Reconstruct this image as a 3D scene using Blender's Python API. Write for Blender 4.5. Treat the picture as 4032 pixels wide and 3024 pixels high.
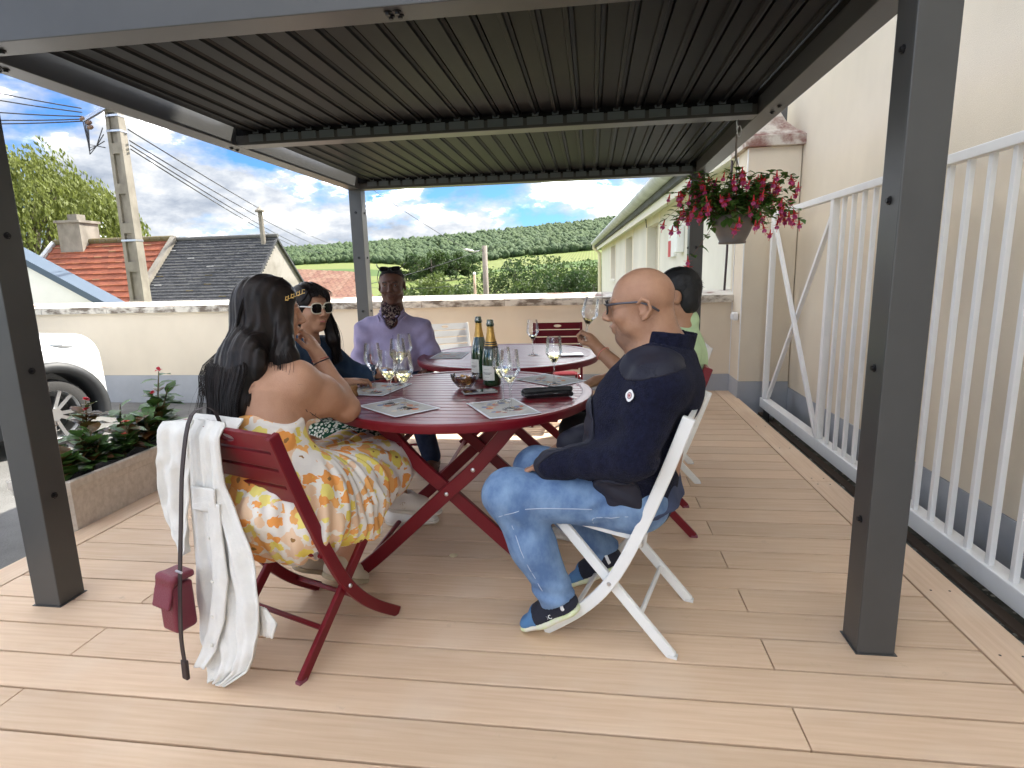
import bpy, bmesh, math, random
import numpy as np
from mathutils import Vector, Matrix
random.seed(7); RNG = np.random.default_rng(7)
scn = bpy.context.scene
for o in list(bpy.data.objects): bpy.data.objects.remove(o)
COL = scn.collection
R = math.radians
# ------------------------------------------------------------------ camera
EYE = 1.267
cam_d = bpy.data.cameras.new('camera'); cam = bpy.data.objects.new('camera', cam_d); COL.objects.link(cam)
yaw, pit, rol = -0.13883, -0.18723, -0.02609
fw = Vector((math.sin(yaw)*math.cos(pit), math.cos(yaw)*math.cos(pit), math.sin(pit)))
rt0 = Vector((math.cos(yaw), -math.sin(yaw), 0)); up0 = rt0.cross(fw)
rt = rt0*math.cos(rol) + up0*math.sin(rol); upv = -rt0*math.sin(rol) + up0*math.cos(rol)
m3 = Matrix((rt, upv, -fw)).transposed()
cam.matrix_world = Matrix.Translation((0, 0, EYE)) @ m3.to_4x4()
cam_d.sensor_width = 36.0; cam_d.lens = 36.0*2293.59/4032; cam_d.clip_start = 0.05; cam_d.clip_end = 6000
scn.camera = cam
# ------------------------------------------------------------------ world, sun, exposure
SUN_EL, SUN_AZ = R(50), R(48)          # azimuth measured from +Y towards +X
w = bpy.data.worlds.new('World'); scn.world = w; w.use_nodes = True
nt = w.node_tree; nt.nodes.clear(); N = nt.nodes.new; L = nt.links.new
def nd(t, **k):
    n = N(t)
    for a, b in k.items(): setattr(n, a, b)
    return n
out = nd('ShaderNodeOutputWorld'); bg = nd('ShaderNodeBackground'); L(bg.outputs[0], out.inputs[0])
bg.inputs['Strength'].default_value = 0.15
sky = nd('ShaderNodeTexSky', sky_type='NISHITA', sun_disc=False, sun_elevation=SUN_EL, sun_rotation=SUN_AZ, air_density=1.0, dust_density=0.6, ozone_density=2.0, altitude=150)
tc = nd('ShaderNodeTexCoord'); sep = nd('ShaderNodeSeparateXYZ'); L(tc.outputs['Generated'], sep.inputs[0])
def mth(op, a, b=None):
    n = nd('ShaderNodeMath', operation=op)
    for i, v in enumerate((a, b)):
        if v is None: continue
        if isinstance(v, (int, float)): n.inputs[i].default_value = v
        else: L(v, n.inputs[i])
    return n.outputs[0]
cmb = nd('ShaderNodeCombineXYZ'); L(sep.outputs[0], cmb.inputs[0]); L(sep.outputs[1], cmb.inputs[1]); L(mth('MULTIPLY', sep.outputs[2], 2.1), cmb.inputs[2])
n1 = nd('ShaderNodeTexNoise'); n1.inputs['Scale'].default_value = 3.4; n1.inputs['Detail'].default_value = 8; n1.inputs['Roughness'].default_value = 0.58; n1.inputs['Distortion'].default_value = 0.15
L(cmb.outputs[0], n1.inputs['Vector'])
rp = nd('ShaderNodeValToRGB'); L(n1.outputs['Fac'], rp.inputs[0])
rp.color_ramp.elements[0].position = 0.43; rp.color_ramp.elements[1].position = 0.53
# cloud shading: offset noise paints grey and bright parts, peaks raised to brighten the deck
vadd = nd('ShaderNodeVectorMath', operation='ADD'); vadd.inputs[1].default_value = (3.1, 1.7, 0.4); L(cmb.outputs[0], vadd.inputs[0])
n2 = nd('ShaderNodeTexNoise'); n2.inputs['Scale'].default_value = 6.5; n2.inputs['Detail'].default_value = 9; n2.inputs['Roughness'].default_value = 0.62; L(vadd.outputs[0], n2.inputs['Vector'])
rp2 = nd('ShaderNodeValToRGB'); L(n2.outputs['Fac'], rp2.inputs[0])
cr_ = rp2.color_ramp; cr_.elements[0].position = 0.34; cr_.elements[0].color = (0.38, 0.45, 0.57, 1); cr_.elements[1].position = 0.62; cr_.elements[1].color = (22, 22, 22, 1)
for p_, c_ in ((0.47, (0.74, 0.79, 0.87, 1)), (0.535, (0.98, 1.0, 1.02, 1)), (0.565, (2.2, 2.2, 2.2, 1))): e = cr_.elements.new(p_); e.color = c_
skb = nd('ShaderNodeMix', data_type='RGBA', blend_type='MULTIPLY'); skb.inputs['Factor'].default_value = 1.0
L(sky.outputs[0], skb.inputs['A']); skb.inputs['B'].default_value = (0.072, 0.130, 0.215, 1)
mx = nd('ShaderNodeMix', data_type='RGBA'); L(rp.outputs[0], mx.inputs['Factor']); L(skb.outputs['Result'], mx.inputs['A']); L(rp2.outputs[0], mx.inputs['B'])
L(mx.outputs['Result'], bg.inputs['Color'])
sd = bpy.data.lights.new('sun', 'SUN'); sun = bpy.data.objects.new('sun', sd); COL.objects.link(sun)
sd.energy = 2.0; sd.angle = R(0.6); sd.color = (1.0, 0.95, 0.86)
sv = Vector((math.sin(SUN_AZ)*math.cos(SUN_EL), math.cos(SUN_AZ)*math.cos(SUN_EL), math.sin(SUN_EL)))
sun.rotation_euler = sv.to_track_quat('Z', 'Y').to_euler(); sun.location = (0, 0, 30)
vs = scn.view_settings; vs.view_transform = 'Standard'; vs.look = 'None'; vs.gamma = 1; vs.use_curve_mapping = False; vs.exposure = 2.8
scn.render.engine = 'CYCLES'
cy = scn.cycles; cy.max_bounces = 10; cy.diffuse_bounces = 5; cy.transmission_bounces = 8; cy.transparent_max_bounces = 12; cy.caustics_reflective = False; cy.caustics_refractive = False
# ------------------------------------------------------------------ materials
MATS = {}
def mat(name, col, rough=0.6, metal=0.0, var=0.0, vscale=(6, 6, 6), bump=0.0, bscale=60, col2=None, ramp=(0.35, 0.65), spec=0.5, rnd=0.0, coords='Object', detail=4, sheen=0, coat=0, sub=0):
    """Principled with noise colour variation, per-object tint and fine bump."""
    if name in MATS: return MATS[name]
    m = bpy.data.materials.new(name); m.use_nodes = True; t = m.node_tree; b = t.nodes['Principled BSDF']
    b.inputs['Roughness'].default_value = rough; b.inputs['Metallic'].default_value = metal; b.inputs['Specular IOR Level'].default_value = spec
    if sheen: b.inputs['Sheen Weight'].default_value = sheen; b.inputs['Sheen Roughness'].default_value = 0.5
    if coat: b.inputs['Coat Weight'].default_value = coat; b.inputs['Coat Roughness'].default_value = 0.1
    if sub:
        b.inputs['Subsurface Weight'].default_value = sub; b.inputs['Subsurface Radius'].default_value = (0.012, 0.005, 0.003); b.inputs['Subsurface Scale'].default_value = 1.0
    c1 = tuple(col)+(1,)
    tcn = t.nodes.new('ShaderNodeTexCoord'); mp = t.nodes.new('ShaderNodeMapping'); t.links.new(tcn.outputs[coords], mp.inputs[0]); mp.inputs['Scale'].default_value = vscale
    last = None
    if var > 0 or col2 is not None:
        c2 = tuple(col2)+(1,) if col2 is not None else tuple(max(0, c*(1-var)) for c in col)+(1,)
        nz = t.nodes.new('ShaderNodeTexNoise'); nz.inputs['Scale'].default_value = 1; nz.inputs['Detail'].default_value = detail; nz.inputs['Roughness'].default_value = 0.6
        t.links.new(mp.outputs[0], nz.inputs['Vector'])
        rr = t.nodes.new('ShaderNodeValToRGB'); rr.color_ramp.elements[0].position = ramp[0]; rr.color_ramp.elements[1].position = ramp[1]
        rr.color_ramp.elements[0].color = c1; rr.color_ramp.elements[1].color = c2
        t.links.new(nz.outputs['Fac'], rr.inputs[0]); last = rr.outputs[0]
    if rnd > 0:
        oi = t.nodes.new('ShaderNodeObjectInfo'); hv = t.nodes.new('ShaderNodeHueSaturation')
        mr = t.nodes.new('ShaderNodeMapRange'); mr.inputs['To Min'].default_value = 1-rnd; mr.inputs['To Max'].default_value = 1+rnd
        t.links.new(oi.outputs['Random'], mr.inputs['Value']); t.links.new(mr.outputs[0], hv.inputs['Value'])
        if last: t.links.new(last, hv.inputs['Color'])
        else: hv.inputs['Color'].default_value = c1
        last = hv.outputs[0]
    if last: t.links.new(last, b.inputs['Base Color'])
    else: b.inputs['Base Color'].default_value = c1
    if bump > 0:
        nb = t.nodes.new('ShaderNodeTexNoise'); nb.inputs['Scale'].default_value = bscale; nb.inputs['Detail'].default_value = 3
        t.links.new(tcn.outputs[coords], nb.inputs['Vector'])
        bp = t.nodes.new('ShaderNodeBump'); bp.inputs['Strength'].default_value = bump; bp.inputs['Distance'].default_value = 0.01
        t.links.new(nb.outputs['Fac'], bp.inputs['Height']); t.links.new(bp.outputs[0], b.inputs['Normal'])
    m['tree'] = 1; MATS[name] = m
    return m
def glassmat(name, col=(1, 1, 1), ior=1.45, rough=0.0):
    m = bpy.data.materials.new(name); m.use_nodes = True; b = m.node_tree.nodes['Principled BSDF']
    b.inputs['Base Color'].default_value = tuple(col)+(1,); b.inputs['Transmission Weight'].default_value = 1; b.inputs['IOR'].default_value = ior; b.inputs['Roughness'].default_value = rough
    MATS[name] = m; return m
def thin(name, col, fac=.10, rough=.02):
    m = bpy.data.materials.new(name); m.use_nodes = True; t = m.node_tree; t.nodes.clear(); o = t.nodes.new('ShaderNodeOutputMaterial'); tr = t.nodes.new('ShaderNodeBsdfTransparent'); tr.inputs[0].default_value = tuple(col)+(1,); gl = t.nodes.new('ShaderNodeBsdfGlossy'); gl.inputs['Roughness'].default_value = rough; gl.inputs['Color'].default_value = (1, 1, 1, 1)
    fr_ = t.nodes.new('ShaderNodeFresnel'); fr_.inputs['IOR'].default_value = 1.5; mm = t.nodes.new('ShaderNodeMath'); mm.operation = 'MULTIPLY_ADD'; mm.inputs[1].default_value = 0.8; mm.inputs[2].default_value = fac*.1; t.links.new(fr_.outputs[0], mm.inputs[0]); mx = t.nodes.new('ShaderNodeMixShader'); t.links.new(mm.outputs[0], mx.inputs[0]); t.links.new(tr.outputs[0], mx.inputs[1]); t.links.new(gl.outputs[0], mx.inputs[2]); t.links.new(mx.outputs[0], o.inputs[0]); return m
# ------------------------------------------------------------------ mesh helpers
class MB:
    def __init__(s): s.v = []; s.f = []; s.mi = []; s.cur = 0
    def add(s, vs, fs):
        o = len(s.v); s.v.extend([tuple(p) for p in vs]); s.f.extend([tuple(i+o for i in f) for f in fs]); s.mi.extend([s.cur]*len(fs)); return s
    def box(s, lo, hi, b=0.0):
        (x0, y0, z0), (x1, y1, z1) = lo, hi
        if b <= 0:
            return s.add([(x0,y0,z0),(x1,y0,z0),(x1,y1,z0),(x0,y1,z0),(x0,y0,z1),(x1,y0,z1),(x1,y1,z1),(x0,y1,z1)], [(0,3,2,1),(4,5,6,7),(0,1,5,4),(1,2,6,5),(2,3,7,6),(3,0,4,7)])
        bm = bmesh.new(); bmesh.ops.create_cube(bm, size=1)
        for q in bm.verts: q.co = Vector(((x0+x1)/2+q.co.x*(x1-x0), (y0+y1)/2+q.co.y*(y1-y0), (z0+z1)/2+q.co.z*(z1-z0)))
        bmesh.ops.bevel(bm, geom=bm.edges[:], offset=b, segments=2, affect='EDGES', profile=0.6)
        return s.bm(bm)
    def bm(s, bm):
        bm.verts.index_update(); s.add([q.co[:] for q in bm.verts], [[q.index for q in f.verts] for f in bm.faces]); bm.free(); return s
    def bar(s, a, b, wd, th, side=(0, 0, 1), bev=0.0):
        """rectangular bar from a to b; wd measured along 'side x axis', th along side-projected axis"""
        a = Vector(a); b = Vector(b); d = (b-a); Ln = d.length; d.normalize(); sd_ = Vector(side); u = (sd_ - d*sd_.dot(d)).normalized(); v = d.cross(u)
        m = MB(); m.box((-0, -wd/2, -th/2), (Ln, wd/2, th/2), bev)
        return s.add([a + d*p[0] + v*p[1] + u*p[2] for p in m.v], m.f)
    def tube(s, pts, r, n=8, cap=True):
        pts = [Vector(p) for p in pts]; rs = r if isinstance(r, (list, tuple)) else [r]*len(pts)
        t0 = (pts[1]-pts[0]).normalized(); u = t0.orthogonal().normalized(); rings = []
        for i, p in enumerate(pts):
            t = (pts[min(i+1, len(pts)-1)] - pts[max(i-1, 0)]).normalized()
            u = (u - t*u.dot(t)); u = u.normalized() if u.length > 1e-6 else t.orthogonal().normalized(); v = t.cross(u)
            rings.append([p + (u*math.cos(2*math.pi*k/n) + v*math.sin(2*math.pi*k/n))*rs[i] for k in range(n)])
        vs = [q for rg in rings for q in rg]; fs = []
        for i in range(len(pts)-1):
            for k in range(n): fs.append((i*n+k, i*n+(k+1) % n, (i+1)*n+(k+1) % n, (i+1)*n+k))
        if cap: fs.append(tuple(range(n))[::-1]); fs.append(tuple((len(pts)-1)*n+k for k in range(n)))
        return s.add(vs, fs)
    def lathe(s, prof, n=24, c=(0, 0, 0), axis=None):
        vs = []; fs = []; c = Vector(c)
        for r, z in prof:
            for k in range(n): vs.append(Vector((r*math.cos(2*math.pi*k/n), r*math.sin(2*math.pi*k/n), z)))
        for i in range(len(prof)-1):
            for k in range(n): fs.append((i*n+k, i*n+(k+1) % n, (i+1)*n+(k+1) % n, (i+1)*n+k))
        if axis is not None:
            q = Vector(axis).to_track_quat('Z', 'Y'); vs = [q @ v for v in vs]
        return s.add([c+v for v in vs], fs)
    def prism(s, poly, a, b, plane='xz'):
        """extrude 2-D polygon; plane 'xz' extrudes along y from a to b, 'yz' along x, 'xy' along z"""
        def P(p, h): return {'xz': (p[0], h, p[1]), 'yz': (h, p[0], p[1]), 'xy': (p[0], p[1], h)}[plane]
        n = len(poly); vs = [P(p, a) for p in poly] + [P(p, b) for p in poly]
        fs = [tuple(range(n)), tuple(range(2*n-1, n-1, -1))] + [(i, n+i, n+(i+1) % n, (i+1) % n) for i in range(n)]
        return s.add(vs, fs)
    def mesh(s, name, mats, smooth=False, fixn=True):
        me = bpy.data.meshes.new(name); me.from_pydata(s.v, [], s.f)
        for m in (mats if isinstance(mats, (list, tuple)) else [mats]): me.materials.append(m)
        if any(s.mi): me.polygons.foreach_set('material_index', s.mi)
        if fixn:
            bm = bmesh.new(); bm.from_mesh(me); bmesh.ops.recalc_face_normals(bm, faces=bm.faces[:]); bm.to_mesh(me); bm.free()
        if smooth: me.polygons.foreach_set('use_smooth', [True]*len(me.polygons)); 
        me.update(); return me
    def build(s, name, mats, parent=None, smooth=False, fixn=True, **k):
        return link(name, s.mesh(name, mats, smooth, fixn), parent, **k)
def link(name, me, parent=None, loc=None, rz=None, **k):
    o = bpy.data.objects.new(name, me); COL.objects.link(o)
    if parent: o.parent = parent
    if loc is not None: o.location = loc
    if rz is not None: o.rotation_euler = (0, 0, rz)
    return tag(o, **k)
def tag(o, label=None, cat=None, group=None, kind=None):
    if label: o['label'] = label
    if cat: o['category'] = cat
    if group: o['group'] = group
    if kind: o['kind'] = kind
    return o
def thing(name, label, cat, loc=(0, 0, 0), rz=0, group=None):
    o = bpy.data.objects.new(name, None); COL.objects.link(o); o.location = loc; o.rotation_euler = (0, 0, rz); o.empty_display_size = 0.1
    return tag(o, label, cat, group)
def autosmooth(o, ang=35):
    me = o.data; me.polygons.foreach_set('use_smooth', [True]*len(me.polygons))
    bm = bmesh.new(); bm.from_mesh(me)
    for e_ in bm.edges:
        if len(e_.link_faces) == 2 and e_.calc_face_angle(0) > R(ang): e_.smooth = False
    bm.to_mesh(me); bm.free(); return o
def copy_tree(o, parent=None):
    c = o.copy(); COL.objects.link(c); c.parent = parent
    for ch in o.children: copy_tree(ch, c)
    return c
def arr_mesh(name, V, F, mats, smooth=True):
    me = bpy.data.meshes.new(name); V = np.asarray(V, np.float32); F = np.asarray(F, np.int32); k = F.shape[1]
    me.vertices.add(len(V)); me.vertices.foreach_set('co', V.ravel()); me.loops.add(F.size); me.loops.foreach_set('vertex_index', F.ravel())
    me.polygons.add(len(F)); me.polygons.foreach_set('loop_start', np.arange(0, F.size, k, dtype=np.int32)); me.polygons.foreach_set('loop_total', np.full(len(F), k, np.int32))
    if smooth: me.polygons.foreach_set('use_smooth', np.ones(len(F), bool))
    for m in (mats if isinstance(mats, (list, tuple)) else [mats]): me.materials.append(m)
    me.update(); me.validate(); return me
# ------------------------------------------------------------------ signed-distance volumes -> one continuous surface
def nrm(v): v = np.asarray(v, float); return v/np.linalg.norm(v)
class Vol:
    def __init__(s, lo, hi, h):
        s.lo = np.array(lo, float); s.h = h; s.n = np.ceil((np.array(hi)-s.lo)/h).astype(int)+1; s.d = np.full(s.n, 1.0, np.float32)
        s.ax = [(s.lo[i]+np.arange(s.n[i])*h).astype(np.float32) for i in range(3)]
    def win(s, lo, hi):
        a = np.clip(np.floor((np.array(lo)-s.lo)/s.h).astype(int), 0, s.n-1); b = np.clip(np.ceil((np.array(hi)-s.lo)/s.h).astype(int)+1, 1, s.n)
        sl = tuple(slice(a[i], b[i]) for i in range(3)); X = s.ax[0][sl[0]][:, None, None]; Y = s.ax[1][sl[1]][None, :, None]; Z = s.ax[2][sl[2]][None, None, :]
        return sl, X, Y, Z
    def comb(s, sl, v, k, op):
        a = s.d[sl]
        if op == 'u':
            if k <= 0: s.d[sl] = np.minimum(a, v)
            else:
                t = np.clip(0.5+0.5*(v-a)/k, 0, 1); s.d[sl] = v*(1-t)+a*t-k*t*(1-t)
        else:
            v = -v
            if k <= 0: s.d[sl] = np.maximum(a, v)
            else:
                t = np.clip(0.5-0.5*(v-a)/k, 0, 1); s.d[sl] = v*(1-t)+a*t+k*t*(1-t)
    def cone(s, a, b, ra, rb, k=0.02, op='u', flat=None, ratio=1.0):
        a = np.array(a, float); b = np.array(b, float); rm = max(ra, rb)*max(1, ratio)+2*k+3*s.h
        sl, X, Y, Z = s.win(np.minimum(a, b)-rm, np.maximum(a, b)+rm); ba = b-a; L2 = max(ba@ba, 1e-12)
        px, py, pz = X-a[0], Y-a[1], Z-a[2]; t = np.clip((px*ba[0]+py*ba[1]+pz*ba[2])/L2, 0, 1)
        qx, qy, qz = px-t*ba[0], py-t*ba[1], pz-t*ba[2]; q2 = qx*qx+qy*qy+qz*qz
        if flat is not None:
            f = nrm(flat); qf = qx*f[0]+qy*f[1]+qz*f[2]; q2 = q2-qf*qf+(qf/ratio)**2
        r = ra+(rb-ra)*t; v = (np.sqrt(np.maximum(q2, 0))-r)*(min(1, ratio) if flat is not None else 1)
        s.comb(sl, v, k, op); return s
    def chain(s, pts, rs, k=0.02, **kw):
        for i in range(len(pts)-1): s.cone(pts[i], pts[i+1], rs[i], rs[i+1], k, **kw)
        return s
    def ell(s, c, r, ax=None, k=0.02, op='u'):
        c = np.array(c, float); r = np.array(r, float); rm = r.max()+2*k+3*s.h; sl, X, Y, Z = s.win(c-rm, c+rm)
        p = (X-c[0], Y-c[1], Z-c[2])
        if ax is not None: p = tuple(p[0]*a[0]+p[1]*a[1]+p[2]*a[2] for a in ax)
        k0 = np.sqrt(sum((p[i]/r[i])**2 for i in range(3))); k1 = np.sqrt(sum((p[i]/r[i]**2)**2 for i in range(3)))+1e-6
        s.comb(sl, k0*(k0-1)/k1, k, op); return s
    def rbox(s, c, half, rad, ax=None, k=0.0, op='u'):
        c = np.array(c, float); rm = np.linalg.norm(half)+2*k+3*s.h; sl, X, Y, Z = s.win(c-rm, c+rm); p = (X-c[0], Y-c[1], Z-c[2])
        if ax is not None: p = tuple(p[0]*a[0]+p[1]*a[1]+p[2]*a[2] for a in ax)
        q = [np.abs(p[i])-(half[i]-rad) for i in range(3)]
        v = np.sqrt(sum(np.maximum(t, 0)**2 for t in q))+np.minimum(np.maximum(np.maximum(q[0], q[1]), q[2]), 0)-rad
        s.comb(sl, v, k, op); return s
    def plane(s, p, n, k=0.0):
        """cut away everything on the side the normal points to"""
        n = nrm(n); sl, X, Y, Z = s.win(s.lo, s.lo+s.n*s.h); v = -((X-p[0])*n[0]+(Y-p[1])*n[1]+(Z-p[2])*n[2]); s.comb(sl, v, k, 's'); return s
    def fn(s, f):
        sl, X, Y, Z = s.win(s.lo, s.lo+s.n*s.h); s.d = s.d+f(X, Y, Z).astype(np.float32); return s
    def mesh(s, name, mats):
        d = s.d; ins = d < 0; n = s.n
        cs = [(i, j, k) for i in (0, 1) for j in (0, 1) for k in (0, 1)]
        cnt = np.zeros(n-1, np.int8)
        for i, j, k in cs: cnt += ins[i:n[0]-1+i, j:n[1]-1+j, k:n[2]-1+k]
        act = (cnt > 0) & (cnt < 8); idx = np.argwhere(act); vid = np.full(n-1, -1, np.int32); vid[act] = np.arange(len(idx))
        I, J, K = idx.T; corner = {c: d[I+c[0], J+c[1], K+c[2]] for c in cs}
        acc = np.zeros((len(idx), 3)); num = np.zeros(len(idx))
        for c in cs:
            for a in range(3):
                if c[a] == 0:
                    e = list(c); e[a] = 1; e = tuple(e); v0, v1 = corner[c], corner[e]; m = (v0 < 0) != (v1 < 0)
                    t = np.where(m, v0/np.where(m, v0-v1, 1), 0); p = np.tile(np.array(c, float), (len(idx), 1)); p[:, a] += t
                    acc += p*m[:, None]; num += m
        V = s.lo+(idx+acc/np.maximum(num, 1)[:, None])*s.h
        Fs = []
        for a in range(3):
            b, c = (a+1) % 3, (a+2) % 3; s0 = [slice(None)]*3; s1 = [slice(None)]*3; s0[a] = slice(0, n[a]-1); s1[a] = slice(1, n[a])
            ch = ins[tuple(s0)] != ins[tuple(s1)]; E_ = np.argwhere(ch); E_ = E_[(E_[:, b] > 0) & (E_[:, c] > 0) & (E_[:, b] < n[b]-1) & (E_[:, c] < n[c]-1)]
            q = []
            for db, dc in ((-1, -1), (0, -1), (0, 0), (-1, 0)):
                t = E_.copy(); t[:, b] += db; t[:, c] += dc; q.append(vid[t[:, 0], t[:, 1], t[:, 2]])
            q = np.stack(q, 1); fl = ~ins[E_[:, 0], E_[:, 1], E_[:, 2]]; q[fl] = q[fl][:, ::-1]; Fs.append(q)
        F = np.concatenate(Fs); F = F[(F >= 0).all(1)]
        return arr_mesh(name, V, F, mats)
    def build(s, name, mats, parent=None, **k): return link(name, s.mesh(name, mats), parent, **k)
def wav(X, Y, Z, f, seed, n=5):
    """cheap smooth pseudo-noise from summed sines, about -1..1"""
    r = np.random.default_rng(seed); v = 0
    for i in range(n):
        d = nrm(r.normal(size=3))*f*r.uniform(0.6, 1.7); v = v+np.sin(d[0]*X+d[1]*Y+d[2]*Z+r.uniform(0, 6.28))
    return v/n*1.6
# ================================================================== SETTING
GZ = -0.16
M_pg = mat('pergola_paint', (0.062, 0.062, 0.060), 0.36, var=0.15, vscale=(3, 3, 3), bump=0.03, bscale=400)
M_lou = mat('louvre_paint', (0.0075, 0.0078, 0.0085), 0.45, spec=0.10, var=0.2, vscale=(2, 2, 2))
M_bolt = mat('dark_bolt', (0.02, 0.02, 0.022), 0.35, 0.6)
M_steel = mat('bare_steel', (0.55, 0.55, 0.56), 0.3, 1.0)
M_stucco = mat('cream_stucco', (0.79, 0.70, 0.555), 0.9, var=0.15, vscale=(1.1, 1.1, 0.7), bump=0.45, bscale=260, spec=0.2, ramp=(0.3, 0.75))
M_dado = mat('grey_base_paint', (0.40, 0.42, 0.45), 0.85, var=0.12, vscale=(3, 3, 3), bump=0.25, bscale=240)
M_white = mat('white_gate_paint', (0.82, 0.82, 0.80), 0.45, var=0.10, vscale=(5, 5, 5), ramp=(0.5, 0.8))
M_asph = mat('asphalt', (0.11, 0.108, 0.10), 0.9, col2=(0.19, 0.185, 0.175), vscale=(1.5, 1.5, 1.5), bump=0.7, bscale=90, detail=10)
def coping_mat():
    m = mat('weathered_coping', (0.62, 0.58, 0.50), 0.9, col2=(0.16, 0.13, 0.10), vscale=(7, 7, 16), ramp=(0.42, 0.60), bump=0.5, bscale=70, detail=8)
    return m
M_cop = coping_mat()
M_copt = mat('pale_coping_top', (0.74, 0.70, 0.62), 0.9, col2=(0.30, 0.17, 0.14), vscale=(2.2, 9, 9), ramp=(0.52, 0.62), bump=0.4, bscale=60, detail=8)
def wood():
    m = bpy.data.materials.new('composite_plank'); m.use_nodes = True; t = m.node_tree; b = t.nodes['Principled BSDF']; b.inputs['Roughness'].default_value = 0.62; b.inputs['Specular IOR Level'].default_value = 0.35
    tcn = t.nodes.new('ShaderNodeTexCoord'); oi = t.nodes.new('ShaderNodeObjectInfo'); ad = t.nodes.new('ShaderNodeVectorMath'); ad.operation = 'ADD'
    sc = t.nodes.new('ShaderNodeVectorMath'); sc.operation = 'SCALE'; sc.inputs['Scale'].default_value = 37.0; t.links.new(oi.outputs['Random'], sc.inputs[0])
    t.links.new(tcn.outputs['Object'], ad.inputs[0]); t.links.new(sc.outputs[0], ad.inputs[1])
    mp = t.nodes.new('ShaderNodeMapping'); mp.inputs['Scale'].default_value = (3.5, 70, 20); t.links.new(ad.outputs[0], mp.inputs[0])
    nz = t.nodes.new('ShaderNodeTexNoise'); nz.inputs['Scale'].default_value = 1; nz.inputs['Detail'].default_value = 5; t.links.new(mp.outputs[0], nz.inputs['Vector'])
    rr = t.nodes.new('ShaderNodeValToRGB'); rr.color_ramp.elements[0].position = 0.3; rr.color_ramp.elements[1].position = 0.72
    rr.color_ramp.elements[0].color = (0.63, 0.448, 0.298, 1); rr.color_ramp.elements[1].color = (0.72, 0.538, 0.375, 1); t.links.new(nz.outputs['Fac'], rr.inputs[0])
    n2 = t.nodes.new('ShaderNodeTexNoise'); n2.inputs['Scale'].default_value = 3.2; n2.inputs['Detail'].default_value = 6; t.links.new(tcn.outputs['Object'], n2.inputs['Vector'])
    r2 = t.nodes.new('ShaderNodeValToRGB'); r2.color_ramp.elements[0].position = 0.5; r2.color_ramp.elements[1].position = 0.75; r2.color_ramp.elements[0].color = (0, 0, 0, 1); r2.color_ramp.elements[1].color = (0.32, 0.32, 0.32, 1); t.links.new(n2.outputs['Fac'], r2.inputs[0])
    mx = t.nodes.new('ShaderNodeMix'); mx.data_type = 'RGBA'; t.links.new(r2.outputs[0], mx.inputs['Factor']); t.links.new(rr.outputs[0], mx.inputs['A']); mx.inputs['B'].default_value = (0.76, 0.64, 0.51, 1)
    hv = t.nodes.new('ShaderNodeHueSaturation'); mr = t.nodes.new('ShaderNodeMapRange'); mr.inputs['To Min'].default_value = 0.90; mr.inputs['To Max'].default_value = 1.06
    t.links.new(oi.outputs['Random'], mr.inputs['Value']); t.links.new(mr.outputs[0], hv.inputs['Value']); t.links.new(mx.outputs['Result'], hv.inputs['Color']); t.links.new(hv.outputs[0], b.inputs['Base Color'])
    g3 = t.nodes.new('ShaderNodeNewGeometry'); n3 = t.nodes.new('ShaderNodeTexNoise'); n3.inputs['Scale'].default_value = 7; n3.inputs['Detail'].default_value = 9; n3.inputs['Roughness'].default_value = .75; t.links.new(g3.outputs['Position'], n3.inputs['Vector'])
    r3 = t.nodes.new('ShaderNodeValToRGB'); r3.color_ramp.elements[0].position = .62; r3.color_ramp.elements[0].color = (0, 0, 0, 1); r3.color_ramp.elements[1].position = .74; r3.color_ramp.elements[1].color = (.55, .55, .55, 1); t.links.new(n3.outputs['Fac'], r3.inputs[0])
    m3_ = t.nodes.new('ShaderNodeMix'); m3_.data_type = 'RGBA'; t.links.new(r3.outputs[0], m3_.inputs['Factor']); t.links.new(mx.outputs['Result'], m3_.inputs['A']); m3_.inputs['B'].default_value = (.40, .30, .22, 1); t.links.new(m3_.outputs['Result'], hv.inputs['Color'])
    bp = t.nodes.new('ShaderNodeBump'); bp.inputs['Strength'].default_value = 0.25; bp.inputs['Distance'].default_value = 0.002; t.links.new(nz.outputs['Fac'], bp.inputs['Height']); t.links.new(bp.outputs[0], b.inputs['Normal'])
    return m
M_wood = wood()
M_gap = mat('dark_subframe', (0.014, 0.009, 0.008), 0.95, spec=0.1)  # near-black so plank gaps look dark, their shade put into the colour
# ---- terrain: one sheet to the horizon, valley behind the wall, fields, wooded ridge
ur = [-2.5, -0.9, -0.52, -0.39, -0.246, -0.12, 0.046, 0.4, 2.5]; er = [0.05, 0.053, 0.059, 0.0635, 0.070, 0.0787, 0.090, 0.10, 0.10]
uf = [-2.5, -0.55, -0.418, -0.33, -0.27, -0.2, -0.12, 0.016, 0.3, 2.5]; ef = [0.022, 0.024, 0.0265, 0.020, 0.012, 0.020, 0.0275, 0.0355, 0.04, 0.04]
def th(x, y):
    u = np.clip(x/np.maximum(y, 1), -2.5, 2.5); zr = np.interp(u, ur, er)*1200-9; zf = np.interp(u, uf, ef)*640+1.2
    a = np.interp(y, [-1e5, 7.2, 9, 14, 40, 150], [-0.35, -0.35, -1.2, -2.6, -4.0, -5.0])
    z = np.where(y < 150, a, np.where(y < 640, -5+(zf+5)*np.clip((y-150)/490, 0, 1)**1.3, zf+(zr-zf)*np.clip((y-640)/560, 0, 1)))
    return np.where(y > 1200, zr-(y-1200)*0.05, z)
ys = np.concatenate([np.linspace(-900, -20, 12), np.linspace(-10, 7.2, 6), np.linspace(9, 60, 22), np.linspace(70, 640, 70), np.linspace(660, 1250, 40), np.linspace(1400, 4000, 8)])
us = np.linspace(-2.4, 2.4, 150); YY, UU = np.meshgrid(ys, us, indexing='ij'); XX = UU*np.maximum(np.abs(YY), 60)
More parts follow.
